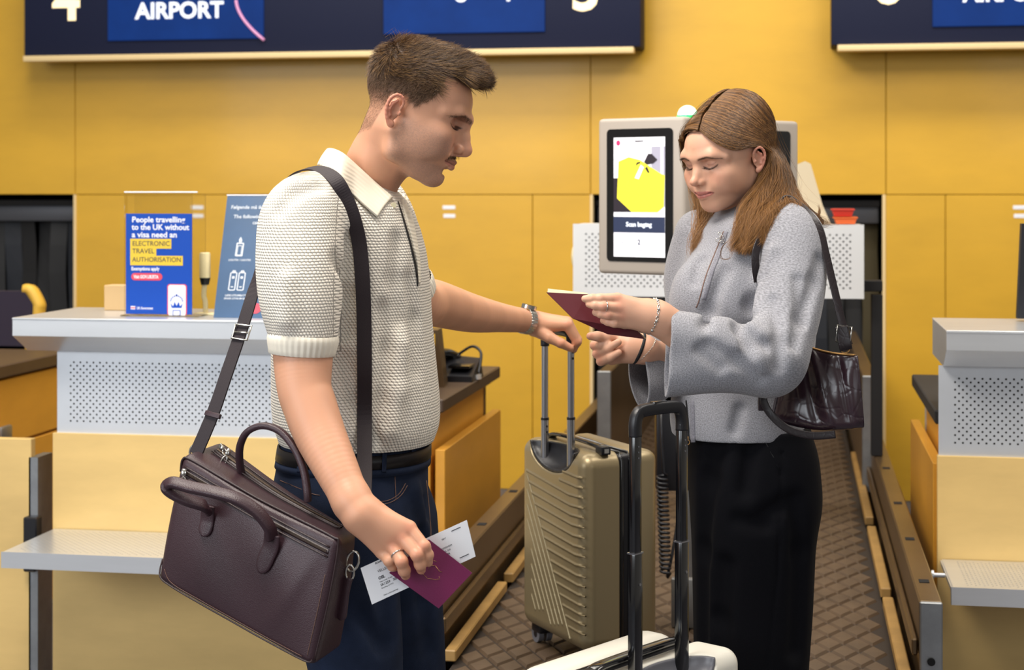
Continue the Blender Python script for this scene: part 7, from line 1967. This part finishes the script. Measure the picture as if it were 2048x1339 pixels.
# carry handles
def roll(name, pts, e, upv, mat='bag_leather', n=7):
    p = cat_(pts, n); g = G(); g.tube([W(x) for x in p], 1, 12, ell=e, up=upv); return g.out(name, mat, bag, smooth=True)
dF = lambda zx: DL+(DR-DL)*(zx-60)/950-.012
h1_ = roll('handle', [z5(322, 520, dF(322)-.012), z5(300, 490, dF(300)-.035), z5(215, 462, dF(215)-.060), z5(140, 425, dF(140)-.075), z5(112, 395, dF(112)-.082), z5(140, 372, dF(140)-.085), z5(230, 395, dF(230)-.080), z5(370, 425, dF(370)-.072), z5(480, 458, dF(480)-.062), z5(575, 520, dF(575)-.045), z5(640, 600, dF(640)-.028), z5(655, 660, dF(650)-.016)], (.0112, .0062), (.3, -.6, .7))
h2_ = roll('handle', [z5(500, 330, DL+.06-.05), z5(488, 260, DL+.05-.05), z5(492, 180, DL+.04-.05), z5(530, 110, DL-.02), z5(610, 80, DL-.03), z5(700, 110, DL-.045), z5(775, 200, DL-.065), z5(820, 310, DL-.08), z5(838, 420, DL-.09), z5(840, 470, DL-.09)], (.0060, .0080), (0, -1, 0))
def tab(pts, name, d0=.004, w0=.0145):
    p = cat_(pts, 6); wd = [w0]*len(p); g = G()
    e = [(w0*(1 if i < len(p)-5 else (.95, .88, .72, .5, .25)[i-len(p)+5]), .0028) for i in range(len(p))]
    g.tube([W(x) for x in p], 1, 12, ell=e, up=(-.3, -1, .1)); return g.out(name, 'bag_leather', bag, smooth=True)
def onf(zx, zy, lift=.004):
    # point on the front face under a pixel: march
    ds = np.arange(2.60, 3.1, .0015); uw = None
    best = None
    for d in ds:
        c = z5(zx, zy, d)
        if best is None: best = (9, d)
    return best
# front-face lookup by search over the unit box
_gu, _gw = np.meshgrid(np.linspace(0, 1, 81), np.linspace(0, 1, 81)); _gp = bagmap(np.stack([_gu.ravel(), np.zeros(81*81), _gw.ravel()], 1))
_px = 1024+F*_gp[:, 0]/_gp[:, 1]; _py = HOR-F*(_gp[:, 2]-EYE)/_gp[:, 1]
def ff(zx, zy, lift=.004):
    k = np.argmin((_px-(290+zx/2.581))**2+(_py-(820+zy/2.581))**2); return z5(zx, zy, _gp[k, 1]-lift)
tab([ff(325, 490, .012), ff(322, 560), ff(315, 600), ff(300, 650)], 'handle_tab'); tab([ff(655, 640, .014), ff(650, 700, .006), ff(625, 760), ff(595, 838)], 'handle_tab', w0=.0165)
# ring and hook on the right end, tab below
rc = bagmap((1.0, .5, .80))[0]+np.array([.008, -.010, 0])
g = G(); g.tube([W(rc+np.array([.011*math.cos(a)+.003*math.sin(a), -.004*math.cos(a), .017*math.sin(a)])) for a in np.linspace(0, 6.283, 20, endpoint=False)], .0022, 8, closed=True); g.out('d_ring', 'metal_silver', bag, smooth=True)
g = G(); g.tube([W(rc+np.array([-.004, -.004, -.018])+np.array([.007*math.cos(a), 0, .013*math.sin(a)])) for a in np.linspace(0, 6.283, 16, endpoint=False)], .0019, 8, closed=True); g.out('hook', 'metal_silver', bag, smooth=True)
tab([rc+np.array([-.008, -.003, -.026]), rc+np.array([-.014, -.002, -.05]), rc+np.array([-.018, -.001, -.085]), rc+np.array([-.020, 0, -.10])], 'ring_tab', w0=.011)
# ring at the left end, where the strap starts
rc = bagmap((.0, .5, .93))[0]+np.array([-.004, -.004, .004])
g = G(); g.tube([W(rc+np.array([.012*math.cos(a), -.004*math.cos(a), .015*math.sin(a)])) for a in np.linspace(0, 6.283, 20, endpoint=False)], .0022, 8, closed=True); g.out('d_ring', 'metal_silver', bag, smooth=True)
# shoulder strap
def ribbon(name, pts, nrmls, wid, th, mat, parent, n=8):
    p = np.array(cat_(pts, n)); m = len(p); nn = np.array(cat_([nrm(x) for x in nrmls], n)); V = []; Fc = []
    T = np.gradient(p, axis=0); T /= np.linalg.norm(T, axis=1, keepdims=True)
    for i in range(m):
        s_ = nrm(np.cross(T[i], nn[i])); q = nrm(np.cross(s_, T[i])); 
        for a, b in ((-1, -1), (-.96, 1), (.96, 1), (1, -1)): V.append(p[i]+s_*a*wid/2+q*b*th/2)
    for i in range(m-1):
        for k in range(4): Fc.append((i*4+k, i*4+(k+1) % 4, i*4+4+(k+1) % 4, i*4+4+k))
    Fc += [(3, 2, 1, 0), ((m-1)*4, (m-1)*4+1, (m-1)*4+2, (m-1)*4+3)]
    return mk(name, W(np.array(V)), Fc, mat, parent, False)
def sh(px, py, l=.005): return C(px, py, Sh.hit(px, py, 2.8, 3.5)-l)
f0, f1 = (-.45, -.9, 0), (.05, -1, 0)
P1 = [C(391, 908, 2.985), C(425, 828, 3.00), C(452, 750, 3.025), C(482, 662, 3.06), C(508, 575, 3.10), C(524, 500, 3.18), C(540, 430, 3.215), C(562, 374, 3.19), C(592, 346, 3.150), C(624, 336, 3.095), C(650, 342, 3.045), C(674, 362, min(3.015, Sh.hit(674, 366, 2.8, 3.5)-.022)), sh(693, 398, .018), sh(708, 440, .009), sh(719, 490), sh(725, 560), sh(728, 640), sh(729, 740), sh(729, 830), C(729, 900, 3.010), C(729, 950, 2.975), C(726, 1010, 2.93), C(716, 1075, 2.90)]
NR = [f0, f0, f0, f0, f0, (-.8, -.5, .2), (-.8, -.3, .5), (-.6, -.2, .8), (-.2, -.3, .95), (0, -.45, .9), (.12, -.7, .7), (.15, -.85, .45), (.1, -.95, .25), f1, f1, f1, f1, f1, f1, f1, f1, f1, f1]
st = ribbon('shoulder_strap', P1, NR, .0275, .0028, 'strap_web', bag)
g = G(); c = C(483, 664, 3.052); ax_ = nrm(C(492, 630, 3.07)-C(470, 700, 3.045)); sd_ = nrm(np.cross(ax_, f0))
g.tube([W(c+sd_*a*.0175+ax_*b*.014) for a, b in ((-1, -1), (1, -1), (1, 1), (-1, 1))], .0021, 8, closed=True); g.tube([W(c-sd_*.0175), W(c+sd_*.0175)], .0016, 8); g.out('buckle', 'metal_silver', st, smooth=True)
c = C(426, 829, 2.996); ax_ = nrm(C(440, 790, 3.01)-C(412, 865, 2.99)); sd_ = nrm(np.cross(ax_, f0)); nn_ = nrm(np.cross(sd_, ax_))
g = G(); g.obox(W(c), [W(sd_), W(ax_), W(nn_)], (.0165, .0045, .0038), .001); g.out('keeper', 'bag_leather', st, auto=40)
